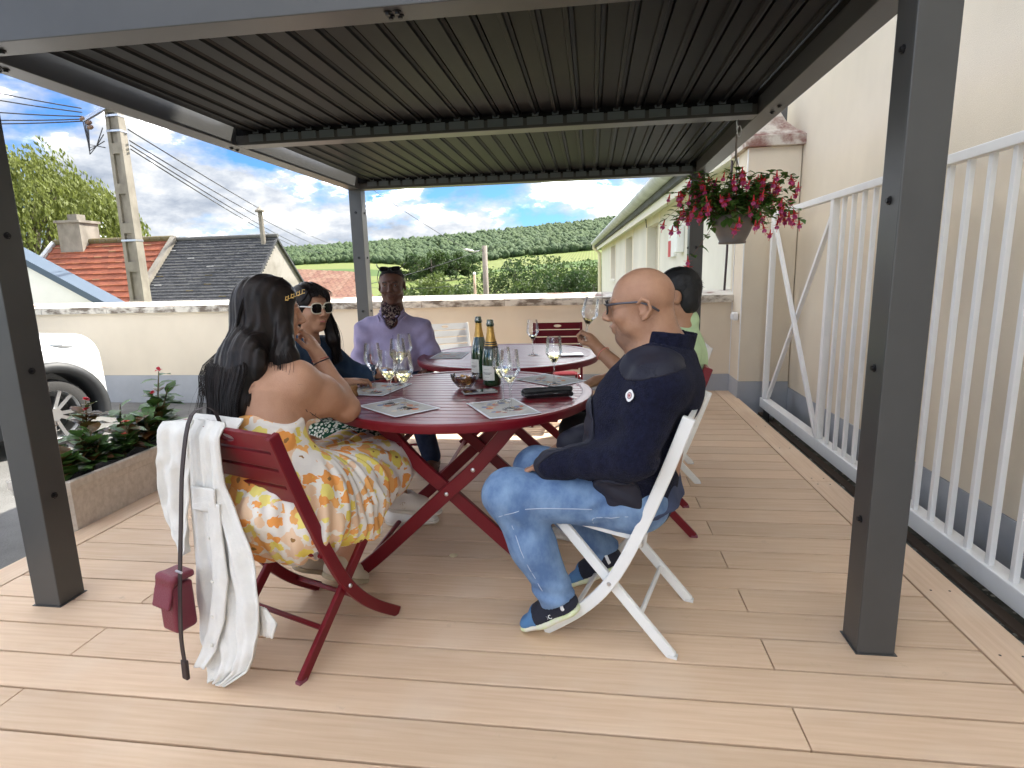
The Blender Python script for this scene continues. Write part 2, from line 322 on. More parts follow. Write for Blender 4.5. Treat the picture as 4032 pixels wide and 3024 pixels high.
ZZ = th(XX, YY); V = np.stack([XX, YY, ZZ], -1).reshape(-1, 3); a, b_ = len(ys), len(us); ii = np.arange(a*b_).reshape(a, b_)
F = np.stack([ii[:-1, :-1], ii[:-1, 1:], ii[1:, 1:], ii[1:, :-1]], -1).reshape(-1, 4)
def field_mat():
    m = bpy.data.materials.new('meadow_fields'); m.use_nodes = True; t = m.node_tree; b = t.nodes['Principled BSDF']; b.inputs['Roughness'].default_value = 0.95; b.inputs['Specular IOR Level'].default_value = 0.1
    g = t.nodes.new('ShaderNodeNewGeometry'); mp = t.nodes.new('ShaderNodeMapping'); mp.inputs['Scale'].default_value = (0.0035, 0.011, 0); t.links.new(g.outputs['Position'], mp.inputs[0])
    v = t.nodes.new('ShaderNodeTexVoronoi'); v.inputs['Scale'].default_value = 1; t.links.new(mp.outputs[0], v.inputs['Vector'])
    r = t.nodes.new('ShaderNodeValToRGB'); r.color_ramp.interpolation = 'CONSTANT'; cs = [(0.125, 0.165, 0.045), (0.075, 0.12, 0.038), (0.155, 0.18, 0.062), (0.11, 0.082, 0.052), (0.14, 0.17, 0.055)]
    r.color_ramp.elements[0].color = cs[0]+(1,); r.color_ramp.elements[1].position = 0.22; r.color_ramp.elements[1].color = cs[1]+(1,)
    for i, p in ((2, 0.42), (3, 0.74), (4, 0.82)): e = r.color_ramp.elements.new(p); e.color = cs[i]+(1,)
    sp = t.nodes.new('ShaderNodeSeparateColor'); t.links.new(v.outputs['Color'], sp.inputs[0]); t.links.new(sp.outputs[0], r.inputs[0])
    w_ = t.nodes.new('ShaderNodeTexWave'); w_.inputs['Scale'].default_value = 0.12; w_.inputs['Distortion'].default_value = 1.5; t.links.new(g.outputs['Position'], w_.inputs['Vector'])
    mx = t.nodes.new('ShaderNodeMix'); mx.data_type = 'RGBA'; mx.blend_type = 'MULTIPLY'; mx.inputs['Factor'].default_value = 0.25; t.links.new(r.outputs[0], mx.inputs['A']); t.links.new(w_.outputs['Color'], mx.inputs['B']); t.links.new(mx.outputs['Result'], b.inputs['Base Color'])
    return m
link('terrain', arr_mesh('terrain', V, F, field_mat()), kind='structure')
# ---- courtyard
MB().box((-30, -16, GZ-0.2), (6, 6.45, GZ)).build('courtyard', M_asph, kind='structure')
# ---- deck with separate planks
X0D, X1D, XL1, XB1 = -2.6785, 1.4353, -2.5257, 1.2769; YJ, PP = 1.9198, 0.1634; YB = 6.262; Y0D = YJ-19*PP
deck = MB().box((X0D+0.01, Y0D+0.01, GZ+0.004), (X1D-0.01, YB-0.01, -0.030)).build('deck', M_gap, kind='structure')
GAP = 0.0085
def plank(x0, x1, y0, y1, turn=False):
    lx, ly = (x1-x0, y1-y0) if not turn else (y1-y0, x1-x0)
    m = MB().box((-lx/2, -ly/2, -0.022), (lx/2, ly/2, 0), 0.0022)
    o = m.build('plank', M_wood, deck, loc=((x0+x1)/2, (y0+y1)/2, 0)); o.rotation_euler = (0, 0, math.pi/2 if turn else 0); return o
for i in range(-19, 27):
    ya, yb = YJ+i*PP+GAP/2, min(YJ+(i+1)*PP-GAP/2, YB-0.003)
    if yb-ya < 0.02: continue
    cut = -1.805 if i % 2 == 0 else 0.580
    plank(XL1+GAP/2, cut-0.002, ya, yb); plank(cut+0.002, XB1-GAP/2, ya, yb)
for xa, xb, cuts in ((X0D, XL1-GAP/2, (Y0D, 0.2, 3.1, YB-0.003)), (XB1+GAP/2, X1D, (Y0D, -0.1, 3.528, YB-0.003))):
    for ya, yb in zip(cuts[:-1], cuts[1:]): plank(xa, xb, ya+0.0015, yb-0.0015, True)
sc_ = MB().lathe([(0, 0.0004), (0.004, 0.0003), (0.005, -0.001)], 8).mesh('screw_head', M_bolt)
for x in (XB1+0.045, X1D-0.045):
    for y in [3.528+s_*0.05 for s_ in (-1, 1)] + [2.3, 1.9, 2.9, 4.2, 4.8]: link('screw_head', sc_, deck, loc=(x, y, 0.0006))
# ---- boundary wall
YW = 6.272
bw = thing('boundary_wall', 'low cream rendered garden wall with weathered stone coping behind the tables', 'wall', (-4, YW+0.1, GZ))
def inparent(o, p): o.matrix_parent_inverse = Matrix.Translation(p.location).inverted(); return o
inparent(MB().box((-16, YW, 0.176), (1.425, YW+0.22, 0.925)).build('wall_face', M_stucco, bw), bw)
inparent(MB().box((-16, YW-0.006, GZ-0.05), (1.425, YW+0.22, 0.174)).build('base_band', M_dado, bw), bw)
xs = -16.0
while xs < 1.36:
    Ln = min(random.uniform(0.85, 1.15), 1.46-xs)
    if 1.46-(xs+Ln) < 0.4: Ln = 1.46-xs
    m = MB(); z0, z1 = 0.925, 1.0; m.prism([(YW-0.05, z0), (YW+0.27, z0), (YW+0.27, z1), (YW+0.11, z1+0.05), (YW-0.05, z1)], xs+0.003, xs+Ln-0.003, 'yz')
    o = m.build('coping_stone', [M_cop, M_copt], bw); inparent(o, bw)
    for p in o.data.polygons:
        if p.normal.z > 0.5: p.material_index = 1
    xs += Ln
# ---- tall building on the right and its gate pier
XW = 1.90
tb = thing('tall_building', 'tall cream rendered building wall with grey base behind the white gate', 'building', (3, 2, GZ))
inparent(MB().box((XW, -2.4, 0.11), (9, 6.42, 8.8)).build('wall_face', M_stucco, tb), tb)  # unseen top and near end shaped for light: deck shaded, ground behind sunlit
inparent(MB().box((XW-0.006, -2.39, GZ-0.05), (8.9, 6.41, 0.108)).build('base_band', M_dado, tb), tb)
inparent(MB().prism([(XW-0.35, 8.8), (5.45, 11.5), (9.35, 8.8)], -2.7, 6.7, 'xz').build('roof', mat('dark_slate', (0.09, 0.095, 0.105), 0.7, var=0.4, vscale=(4, 4, 4)), tb), tb)
gp = thing('gate_pier', 'square cream gate pier with mossy pyramid cap at end of garden wall', 'gate pier', (1.65, 6.08, GZ))
inparent(MB().box((1.427, 5.89, 0.166), (XW-0.008, 6.40, 2.344), 0.006).build('shaft', M_stucco, gp), gp)
inparent(MB().box((1.421, 5.884, GZ-0.05), (XW-0.008, 6.40, 0.165)).build('base_band', M_dado, gp), gp)
for y in (5.892, 6.262): inparent(MB().bar((1.424, y, 0.18), (1.424, y, 2.33), 0.012, 0.01, (1, 0, 0)).build('corner_bead', M_white, gp), gp)
m = MB(); prof = [(0.30, 2.344), (0.30, 2.43), (0.27, 2.44), (0.19, 2.50), (0.12, 2.58), (0.07, 2.68), (0.035, 2.76), (0.0, 2.77)]
vs_ = []; fs_ = []
for s_, z in prof: vs_ += [(1.66+s_*sx*0.93, 6.12+s_*sy*0.99, z) for sx, sy in ((-1, -1), (1, -1), (1, 1), (-1, 1))]
for i in range(len(prof)-1):
    for k in range(4): fs_.append((i*4+k, i*4+(k+1) % 4, i*4+4+(k+1) % 4, i*4+4+k))
fs_.append((3, 2, 1, 0)); m.add(vs_, fs_)
inparent(m.build('cap', mat('mossy_cap', (0.55, 0.50, 0.43), 0.9, col2=(0.22, 0.11, 0.09), vscale=(4, 4, 5), ramp=(0.45, 0.6), bump=0.5, bscale=60, detail=8), gp), gp)
# ---- long low building beyond the wall
lb = thing('long_building', 'long low cream building with zinc gutter and recessed windows beyond the wall', 'building', (1.67, 8.35, -2.5), math.atan(0.046))
def LB(m, name, mt, par=lb, sm=False): return m.build(name, mt, par, smooth=sm)
# local frame: x along the facade normal (0 at facade, + into building), y along the facade from y=-1.6 to 24.8, z from -2.5
wins = [(5.0, 6.75), (9.95, 11.9), (16.0, 18.1)]; zs, zh = 0.93+2.5, 2.30+2.5; ztop = 2.50+2.5
m = MB(); yc = -1.6
for (a_, b2) in wins + [(24.8, None)]:
    m.box((0, yc, 0), (6, a_, ztop))
    if b2: m.box((0, a_, 0), (6, b2, zs)); m.box((0, a_, zh), (6, b2, ztop)); yc = b2
LB(m, 'wall_face', mat('pale_stucco', (0.78, 0.74, 0.66), 0.9, var=0.12, vscale=(0.8, 0.8, 0.5), bump=0.3, bscale=200, spec=0.2))
M_pane = mat('dim_window_glass', (0.05, 0.06, 0.07), 0.08, spec=0.8)
for a_, b2 in wins:
    wdw = LB(MB().box((0.20, a_, zs), (0.28, b2, zh)), 'window', mat('cream_shutter', (0.55, 0.50, 0.41), 0.7))
    LB(MB().box((-0.06, a_-0.08, zs-0.09), (0.2, b2+0.08, zs-0.003)), 'sill', mat('pale_sill', (0.75, 0.72, 0.66), 0.8))
    for q in (a_-0.17, b2+0.003): LB(MB().box((-0.012, q, zs), (0.1, q+0.167, zh+0.15)), 'surround', mat('pale_surround', (0.82, 0.75, 0.62), 0.85))
LB(MB().box((-0.26, -1.6, ztop+0.002), (6.2, 24.85, ztop+0.05)), 'soffit', M_white)
LB(MB().box((-0.28, -1.6, ztop-0.1), (-0.262, 24.86, ztop+0.2)), 'fascia', mat('cream_fascia', (0.80, 0.76, 0.66), 0.7))
M_zinc = mat('zinc', (0.60, 0.62, 0.62), 0.65, 0.0, spec=0.25, var=0.2, vscale=(1, 3, 1))
def halfpipe(r, y0, y1, cx, cz, n=10, t_=0.01):
    mm = MB(); vs = []; fs = []
    for y in (y0, y1):
        for k in range(n+1):
            an = math.pi+math.pi*k/n; vs.append((cx+r*math.cos(an), y, cz+r*math.sin(an)))
        for k in range(n+1):
            an = math.pi+math.pi*(n-k)/n; vs.append((cx+(r-t_)*math.cos(an), y, cz+(r-t_)*math.sin(an)))
    k2 = 2*(n+1)
    for k in range(k2): fs.append((k, (k+1) % k2, k2+(k+1) % k2, k2+k))
    mm.add(vs, fs); return mm
gut = LB(halfpipe(0.15, -1.6, 24.9, -0.43, ztop+0.30), 'gutter', M_zinc, sm=True)
for k in range(30):
    y = -1.2+k*0.88; LB(halfpipe(0.156, y, y+0.03, -0.43, ztop+0.30), 'gutter_strap', M_zinc, gut)
LB(MB().prism([(-0.36, ztop+0.06), (-0.40, ztop+0.30), (3.2, ztop+2.0), (6.5, ztop+0.3), (6.5, ztop+0.06)], -1.7, 25.0, 'xz'), 'roof', mat('dark_slate', (0.09, 0.095, 0.105), 0.7))
LB(MB().tube([(-0.43, 24.7, ztop+0.2), (-0.43, 24.7, ztop), (-0.12, 24.7, ztop-0.25), (-0.12, 24.7, 0)], 0.09, 8), 'downpipe', mat('cream_downpipe', (0.72, 0.66, 0.45), 0.5))
LB(MB().tube([(-0.05, 6.85, zh+0.3), (-0.02, 6.9, zh+0.1), (-0.02, 6.8, zh+0.0)], 0.012, 6), 'cable', M_bolt)
sg = MB().box((-0.05, 2.9, 1.5+2.5), (-0.003, 3.5, 2.08+2.5)).build('sign_board', M_white, lb)
MB().box((-0.056, 3.22, 1.502+2.5), (-0.052, 3.49, 1.80+2.5)).build('red_panel', mat('sign_red', (0.5, 0.03, 0.04), 0.5), sg)
LB(MB().box((-0.13, 2.2, 1.55+2.5), (-0.003, 2.5, 2.0+2.5), 0.02), 'meter_box', M_white)
# ---- sliding gate
XG = 1.633
gt = thing('sliding_gate', 'white tubular steel sliding gate with crossed braces along right wall', 'gate', (XG, 4, GZ))
def G(m, n, mt=M_white, par=gt):
    o = m.build(n, mt, par)
    if par is gt: inparent(o, gt)
    return o
G(MB().box((XG-0.02, -2.2, 1.705), (XG+0.03, 5.74, 1.750), 0.004), 'top_rail')
br = G(MB().box((XG-0.02, -2.2, -0.062), (XG+0.06, 5.80, 0.028), 0.006), 'bottom_rail')
for y, wd in [(5.72, 0.05), (4.371, 0.05)]: G(MB().box((XG-0.018, y-wd/2, 0.026), (XG+0.028, y+wd/2, 1.707), 0.003), 'upright')
y = 4.221
bar_me = None
while y > -2.1:
    o = MB().box((-0.012, -0.013, 0.0), (0.012, 0.013, 1.68), 0.003) if bar_me is None else None
    if o: bar_me = o.mesh('bar', M_white)
    o = link('bar', bar_me, gt, loc=(XG+0.006, y, 0.026)); inparent(o, gt)
    y -= 0.1447
G(MB().bar((XG-0.004, 5.70, 1.69), (XG-0.004, 4.395, 0.05), 0.034, 0.03, (1, 0, 0), 0.003), 'brace')
G(MB().bar((XG+0.028, 4.395, 1.69), (XG+0.028, 5.70, 0.05), 0.034, 0.03, (1, 0, 0), 0.003), 'brace')
for y in (5.6, 1.5):
    G(MB().lathe([(0, -0.02), (0.05, -0.02), (0.055, 0), (0.05, 0.02), (0, 0.02)], 18, (XG+0.02, y, -0.10), (1, 0, 0)), 'wheel', M_steel)
    G(MB().box((XG-0.012, y-0.09, -0.15), (XG-0.006, y+0.09, -0.05)), 'wheel_plate', M_bolt)
trk = MB().box((XG-0.005, -3, GZ), (XG+0.045, 6.0, GZ+0.018)).build('gate_track', mat('rusty_track', (0.10, 0.07, 0.05), 0.8), label='thin rusty ground track under the white gate', cat='track')
# loose stones and moss strip between deck and gate
V = []; F = []
ico = bmesh.new(); bmesh.ops.create_icosphere(ico, subdivisions=1, radius=1); IV = np.array([v.co[:] for v in ico.verts]); IF = np.array([[v.index for v in f.verts] for f in ico.faces]); ico.free()
n_ = 900; P_ = np.stack([RNG.uniform(X1D+0.005, XW-0.02, n_), RNG.uniform(0.2, 5.8, n_), np.full(n_, GZ)], 1); S_ = RNG.uniform(0.006, 0.02, (n_, 1))*RNG.uniform(0.5, 1.3, (n_, 3)); S_[:, 2] *= 0.5
V = (IV[None]*S_[:, None]+P_[:, None]).reshape(-1, 3); F = (IF[None]+(np.arange(n_)*len(IV))[:, None, None]).reshape(-1, 3)
link('gravel', arr_mesh('gravel', V, F, mat('pale_grit', (0.35, 0.33, 0.29), 0.9, col2=(0.08, 0.08, 0.06), vscale=(30, 30, 30)), smooth=False), label='pale loose grit and moss beside the deck edge', cat='gravel', kind='stuff')
MB().box((X1D+0.002, -3, GZ), (XW-0.01, 5.88, GZ+0.003)).build('moss_strip', mat('mossy_concrete', (0.045, 0.045, 0.035), 0.95, col2=(0.14, 0.14, 0.12), vscale=(9, 9, 9), ramp=(0.45, 0.7), bump=0.8, bscale=70, detail=8), kind='structure')
# ---- pergola
x0, x1, y0, y1, H, BW = -2.2283, 0.9857, 1.8643, 5.4799, 2.0643, 0.1105; W_ = 0.1158; BH = 0.20
pg = thing('pergola', 'dark grey aluminium pergola with closed louvre roof over the tables', 'pergola', ((x0+x1)/2, (y0+y1)/2, 0))
def PG(m, n, mt=M_pg, par=pg, sm=False):
    o = m.build(n, mt, par, smooth=sm)
    if par is pg: inparent(o, pg)
    return o
bolt_me = MB().lathe([(0, 0.006), (0.006, 0.006), (0.008, 0.003), (0.008, -0.002)], 8).mesh('bolt', M_bolt)
washer_me = MB().lathe([(0, 0.010), (0.0075, 0.010), (0.008, 0.004), (0.013, 0.003), (0.013, -0.002)], 10).mesh('bolt', M_bolt)
def bolt(p, n, me=None, par=None):
    o = link('bolt', me or bolt_me, pg if par is None else par); o.location = p; o.rotation_euler = Vector(n).to_track_quat('Z', 'Y').to_euler(); inparent(o, pg)
BRX = 0.955  # the back right post stands slightly inside the corner
posts = [(x0, y0), (x1-W_, y0), (x0, y1-W_), (BRX-W_, y1-W_)]
for i, (px, py) in enumerate(posts):
    po = PG(MB().box((px, py, 0.002), (px+W_, py+W_, H-0.001), 0.004), 'post'); po.matrix_parent_inverse = Matrix.Translation(pg.location).inverted()
    inner = 1 if i % 2 == 0 else -1; fx = px+W_ if inner > 0 else px
    for z in (0.45, 0.95, 1.45, 1.86):
        bolt((fx, py+W_/2, z), (inner, 0, 0), washer_me)
        if i >= 2: bolt((px+W_/2, py, z), (0, -1, 0), washer_me)
    PG(MB().box((px-0.006, py-0.006, 0.0008), (px+W_+0.006, py+W_+0.006, 0.0035)), 'foot_plate')
PG(MB().box((x0, y0, H), (x1, y0+BW, H+BH+0.03), 0.003), 'front_beam')
PG(MB().box((x0, y1-BW, H), (x1, y1, H+BH+0.03), 0.003), 'back_beam')
PG(MB().box((x0, y0+BW+0.001, H), (x0+BW, y1-BW-0.001, H+BH+0.03), 0.003), 'side_beam')
PG(MB().box((x1-BW, y0+BW+0.001, H), (x1, y1-BW-0.001, H+BH+0.03), 0.003), 'side_beam')
YM0, YM1 = 3.455, 3.565
PG(MB().box((x0+BW+0.001, YM0, H+0.0005), (x1-BW-0.001, YM1, H+0.055), 0.003), 'middle_beam')
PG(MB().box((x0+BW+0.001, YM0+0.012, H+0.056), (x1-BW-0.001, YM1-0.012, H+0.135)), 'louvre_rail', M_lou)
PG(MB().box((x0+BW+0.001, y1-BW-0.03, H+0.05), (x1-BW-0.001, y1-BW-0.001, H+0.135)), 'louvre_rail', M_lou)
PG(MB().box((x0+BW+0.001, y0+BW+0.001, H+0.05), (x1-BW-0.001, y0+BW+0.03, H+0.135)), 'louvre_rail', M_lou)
ZL = H+0.078; PL = 0.1113; nl = 28; xfirst = x0+BW+0.058
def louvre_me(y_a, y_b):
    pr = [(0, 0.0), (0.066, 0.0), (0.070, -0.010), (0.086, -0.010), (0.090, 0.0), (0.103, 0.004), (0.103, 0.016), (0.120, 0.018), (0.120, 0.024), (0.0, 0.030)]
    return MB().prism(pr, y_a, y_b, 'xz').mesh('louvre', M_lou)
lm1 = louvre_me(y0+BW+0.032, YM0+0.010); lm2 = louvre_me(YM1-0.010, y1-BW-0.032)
clip_me = MB().box((0, 0, 0), (0.036, 0.004, 0.028)).box((0, 0.0042, 0.012), (0.036, 0.03, 0.016)).box((-0.03, 0.003, -0.045), (0.06, 0.006, -0.004)).mesh('louvre_clip', mat('clip_metal', (0.12, 0.14, 0.15), 0.4, 0.3))
k = 0
while xfirst+k*PL+0.12 < x1-BW-0.005:
    x = xfirst+k*PL
    for me in (lm1, lm2): inparent(link('louvre', me, pg, loc=(x, 0, ZL)), pg)
    for yy in (YM0-0.008, y1-BW-0.040): inparent(link('louvre_clip', clip_me, pg, loc=(x+0.06, yy, ZL-0.016)), pg)
    k += 1
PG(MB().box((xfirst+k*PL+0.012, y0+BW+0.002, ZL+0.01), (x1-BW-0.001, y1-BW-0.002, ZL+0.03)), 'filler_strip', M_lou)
for bx, by in [(x0+0.19, y0+0.035), (x0+0.22, y0+0.035), (x0+0.19, y0+0.065), (x0+0.22, y0+0.065), (x0+0.03, y0+0.19), (x0+0.06, y0+0.19), (x0+0.03, y0+0.22), (x0+0.06, y0+0.22)] + [(-0.62+i*0.03, y0+0.035+j*0.03) for i in (0, 1) for j in (0, 1)] + [(x1-0.03-i*0.03, y0+0.19+j*0.04) for i in (0, 1) for j in (0, 1)] + [(x1-0.05, 3.30), (x1-0.05, 3.42), (x0+0.05, 3.5), (x0+0.05, 3.56)]:
    bolt((bx, by, H-0.0005), (0, 0, -1), washer_me)
# ================================================================== FURNITURE
M_red = mat('burgundy_paint', (0.165, 0.006, 0.014), 0.36, spec=0.35, var=0.15, vscale=(3, 3, 3), bump=0.02, bscale=500)
M_chw = mat('white_chair_paint', (0.80, 0.81, 0.79), 0.38, var=0.06, vscale=(3, 3, 3), bump=0.02, bscale=500)
def smooth_path(pts, n=6):
    P = [Vector(p) for p in pts]; o = []
    for i in range(len(P)-1):
        a, b, c, d = P[max(i-1, 0)], P[i], P[i+1], P[min(i+2, len(P)-1)]
        for k in range(n):
            t = k/n; o.append(0.5*((2*b)+(c-a)*t+(2*a-5*b+4*c-d)*t*t+(3*b-a-3*c+d)*t**3))
    o.append(P[-1]); return o
def strip(path, wd, th, y):
    """flat bar following a path in the xz plane, wd measured in-plane, th along y, centred on y"""
    m = MB(); vs = []; n = len(path)
    for i, p in enumerate(path):
        t = (path[min(i+1, n-1)]-path[max(i-1, 0)]).normalized(); nn = Vector((-t.z, 0, t.x))
        c = 0.004
        for a_, b_ in ((1, -1), (1, 1), (-1, 1), (-1, -1)):
            q = p + nn*(a_*wd/2); vs.append((q.x, y+b_*th/2, q.z))
    fs = [(0, 1, 2, 3), tuple((n-1)*4+k for k in (3, 2, 1, 0))]
    for i in range(n-1):
        for k in range(4): fs.append((i*4+k, i*4+(k+1) % 4, i*4+4+(k+1) % 4, i*4+4+k))
    m.add(vs, fs); bm = bmesh.new(); bm.from_mesh(m.mesh('t', [])); bmesh.ops.recalc_face_normals(bm, faces=bm.faces[:])
    ed = [e_ for e_ in bm.edges if len(e_.link_faces) == 2 and e_.calc_face_angle(0) > 1.0]
    bmesh.ops.bevel(bm, geom=ed, offset=0.003, segments=1, affect='EDGES'); mm = MB(); mm.bm(bm); return mm
# chair in local frame: faces +x, origin on the floor midway between the feet (rear foot s=0 -> x=-0.225)
SO = -0.225
def chair(name, label, paint, loc, face, group, low=0):
    t = thing(name, label, 'chair', loc, math.atan2(face[1], face[0]), group)
    key = 'ch_'+paint.name
    if key not in CH:
        P = []
        railp = smooth_path([(SO-0.030, 0, 0.828), (SO+0.045, 0, 0.615), (SO+0.130, 0, 0.400), (SO+0.212, 0, 0.238), (SO+0.315, 0, 0.115), (SO+0.452, 0, 0.005)], 6)
        rearp = [Vector((SO+0.398, 0, 0.425)), Vector((SO+0.004, 0, 0.004))]
        for s in (-1, 1):
            P.append(('back_rail', strip(railp, 0.040, 0.022, s*0.208), paint)); P.append(('leg', strip(rearp, 0.036, 0.018, s*0.184), paint))
            P.append(('seat_side', strip(smooth_path([(SO+0.10, 0, 0.395), (SO+0.25, 0, 0.412), (SO+0.38, 0, 0.430), (SO+0.475, 0, 0.436)], 4), 0.030, 0.018, s*0.162), paint))
            P.append(('foot_cap', MB().box((SO-0.012, s*0.184-0.0105, 0.0), (SO+0.018, s*0.184+0.0105, 0.010)), mat('plastic_foot_'+paint.name, tuple(min(1, c*1.3+0.03) for c in paint.node_tree.nodes['Principled BSDF'].inputs['Base Color'].default_value[:3]) if False else ((0.22, 0.06, 0.09) if paint is M_red else (0.7, 0.71, 0.7)), 0.5)))
            for bx, bz in ((0.212, 0.238), (0.392, 0.418)): P.append(('bolt', MB().lathe([(0, 0.004), (0.006, 0.003), (0.008, -0.001)], 10, (SO+bx, s*(0.220 if bx < 0.3 else 0.194), bz), (0, s, 0)), M_steel))
            P.append(('hinge', MB().box((SO+0.108, s*0.181-0.009, 0.372), (SO+0.132, s*0.181+0.009, 0.398), 0.004), M_steel))
        d = (Vector((SO+0.045, 0, 0.615))-Vector((SO-0.030, 0, 0.828))).normalized(); a0 = Vector((SO-0.030, 0, 0.828))
        for i, (za, zb) in enumerate(((0.000, 0.056), (0.067, 0.121), (0.132, 0.186), (0.197, 0.251))):
            pa, pb = a0+d*za, a0+d*zb; m = MB()
            if i == 0:   # top slat with its oval cut-out
                u = d; nn = Vector((d.z, 0, -d.x)); hw = 0.197; ex, ey, cy_, cu = 0.034, 0.014, 0.0, 0.028; ca_ = math.atan2(0.028, hw); ANG = sorted([2*math.pi*kk/24 for kk in range(24) if kk not in (0, 12)]+[ca_, math.pi-ca_, math.pi+ca_, 2*math.pi-ca_]); K = len(ANG); vs = []; fs = []
                for off in (-0.007, 0.007):
                    for kk in range(K):
                        an = ANG[kk]; c, s_ = math.cos(an), math.sin(an); q = a0+u*(cu+ey*s_)+nn*off; vs.append((q.x, ex*c, q.z))
                    for kk in range(K):
                        an = ANG[kk]; c, s_ = math.cos(an), math.sin(an); sc2 = 1/max(abs(c)/hw, abs(s_)/0.028); yy = max(-hw, min(hw, c*sc2)); uu = max(-0.028, min(0.028, s_*sc2)); q = a0+u*(cu+uu)+nn*off; vs.append((q.x, yy, q.z))
                for kk in range(K):
                    k2 = (kk+1) % K
                    fs += [(kk, k2, K+k2, K+kk), (2*K+k2, 2*K+kk, 3*K+kk, 3*K+k2), (kk, 2*K+kk, 2*K+k2, k2), (K+k2, 3*K+k2, 3*K+kk, K+kk)]
                m.add(vs, fs)
            else: m.bar(pa, pb, 0.394, 0.014, (d.z, 0, -d.x), 0.003)
            P.append(('back_slat', m, paint))
        for i in range(7):
            x = SO+0.118+i*0.0515; z = 0.418+0.030*min(1, i/5); P.append(('seat_slat', MB().box((x, -0.152, z-0.010), (x+0.043, 0.152, z+0.003), 0.003), paint))
        P.append(('stretcher', MB().tube([(SO+0.115, -0.175, 0.123), (SO+0.115, 0.175, 0.123)], 0.009, 8), paint))
        P.append(('stretcher', MB().tube([(SO+0.345, -0.20, 0.098), (SO+0.345, 0.20, 0.098)], 0.009, 8), paint))
        P.append(('stretcher', MB().tube([(SO+0.118, -0.20, 0.385), (SO+0.118, 0.20, 0.385)], 0.009, 8), paint))
        CH[key] = [(n, m.mesh(n, mt), mt) for n, m, mt in P]
    for n, me, mt in CH[key]: autosmooth(link(n, me, t), 30) if n in ('stretcher', 'bolt') else link(n, me, t)
    return t
CH = {}
def cpos(rear, front, side):
    """centre from the near rear foot, near front foot and lateral sign"""
    rear, front = Vector(rear), Vector(front); d = (front-rear).normalized(); l = Vector((-d.y, d.x, 0)); return (rear+front)/2+l*side*0.197, d
c_, d_ = cpos((-0.911, 1.532, 0), (-0.750, 1.962, 0), 1); YC, YD = c_, d_
chair('folding_chair', 'burgundy slatted folding chair under the woman in the yellow floral dress', M_red, c_, d_, 'folding chairs at the tables')
c_, d_ = cpos((0.266, 1.772, 0), (-0.166, 1.906, 0), -1); BC, BD = c_, d_
chair('folding_chair', 'white slatted folding chair under the bald man in navy jacket', M_chw, c_, d_, 'folding chairs at the tables')
chair('folding_chair', 'burgundy folding chair behind the bald man under the man in pale green', M_red, (0.275, 2.90, 0), (-1, 0.05), 'folding chairs at the tables')
chair('folding_chair', 'empty white folding chair beside the far table on gate side', M_chw, (0.42, 3.64, 0), (-1, 0.05), 'folding chairs at the tables')
chair('folding_chair', 'empty white folding chair half in sunlight near the garden wall', M_chw, (-1.24, 5.02, 0), (0.42, -0.9), 'folding chairs at the tables')
chair('folding_chair', 'empty burgundy folding chair on far side of the far table', M_red, (-0.295, 4.93, 0), (0.03, -1), 'folding chairs at the tables')
chair('folding_chair', 'burgundy folding chair under the man in lilac shirt', M_red, (-1.36, 3.93, 0), (0.22, -0.97), 'folding chairs at the tables')
chair('folding_chair', 'burgundy folding chair under the woman wearing sunglasses', M_red, (-1.50, 2.72, 0), (0.97, -0.22), 'folding chairs at the tables')
# ---- round tables
ZT = 0.74
def table(loc, rz, label):
    t = thing('round_table', label, 'table', loc, rz, 'round garden tables'); r = 0.598; ri = 0.548
    if 'tb' not in CH:
        P = []; prof = [(ri, ZT-0.002), (ri, ZT-0.030), (r-0.020, ZT-0.042), (r-0.004, ZT-0.038), (r, ZT-0.028), (r, ZT-0.008), (r-0.006, ZT-0.001), (ri+0.004, ZT), (ri, ZT-0.002)]
        P.append(('rim', MB().lathe(prof, 96), M_red))
        pitch = 0.0575; n = 19
        for i in range(n):
            ya = -n*pitch/2+i*pitch+0.0035; yb = ya+pitch-0.007; R2 = ri+0.0005; e_ = []
            for y in (ya, yb): e_.append(math.sqrt(max(0.0004, R2*R2-y*y)))
            if min(abs(ya), abs(yb)) >= R2: continue
            K = 5; top = []
            for k in range(K+1):
                y = ya+(yb-ya)*k/K; top.append((math.sqrt(max(0.0001, R2*R2-min(y*y, R2*R2-1e-4))), y))
            poly = [(x, y) for x, y in top] + [(-x, y) for x, y in top[::-1]]
            P.append(('top_slat', MB().prism(poly, ZT-0.018, ZT-0.0025, 'xy'), M_red))
        for s in (-1, 1):
            yy = s*0.36
            for q, off in ((1, 0.0), (-1, 0.030*s*-1)):
                pth = smooth_path([(-q*0.41, 0, 0.012), (-q*0.30, 0, 0.105), (-q*0.16, 0, 0.235), (0.0, 0, 0.385), (q*0.13, 0, 0.505), (q*0.29, 0, 0.690)], 4)
                P.append(('leg', strip(pth, 0.056, 0.026, yy+off), M_red))
            P.append(('bolt', MB().lathe([(0, 0.005), (0.008, 0.003), (0.010, -0.001)], 12, (0, yy+s*0.0135, 0.385), (0, s, 0)), M_steel))
            P.append(('bolt', MB().lathe([(0, 0.005), (0.008, 0.003), (0.010, -0.001)], 12, (0.115, yy+s*0.0135, 0.491), (0, s, 0)), M_steel))
            P.append(('under_rail', MB().box((-0.46, yy-0.02, ZT-0.045), (0.46, yy+0.02, ZT-0.0185)), M_red))
        for x, z in ((-0.385, 0.035), (0.385, 0.035), (0.20, 0.585), (-0.20, 0.585)): P.append(('cross_bar', MB().tube([(x, -0.35, z), (x, 0.35, z)], 0.012, 8), M_red))
        CH['tb'] = [(n_, m.mesh(n_, mt), mt) for n_, m, mt in P]
    for n_, me, mt in CH['tb']:
        o = link(n_, me, t)
        if n_ in ('rim', 'bolt', 'cross_bar'): autosmooth(o, 40)
    return t
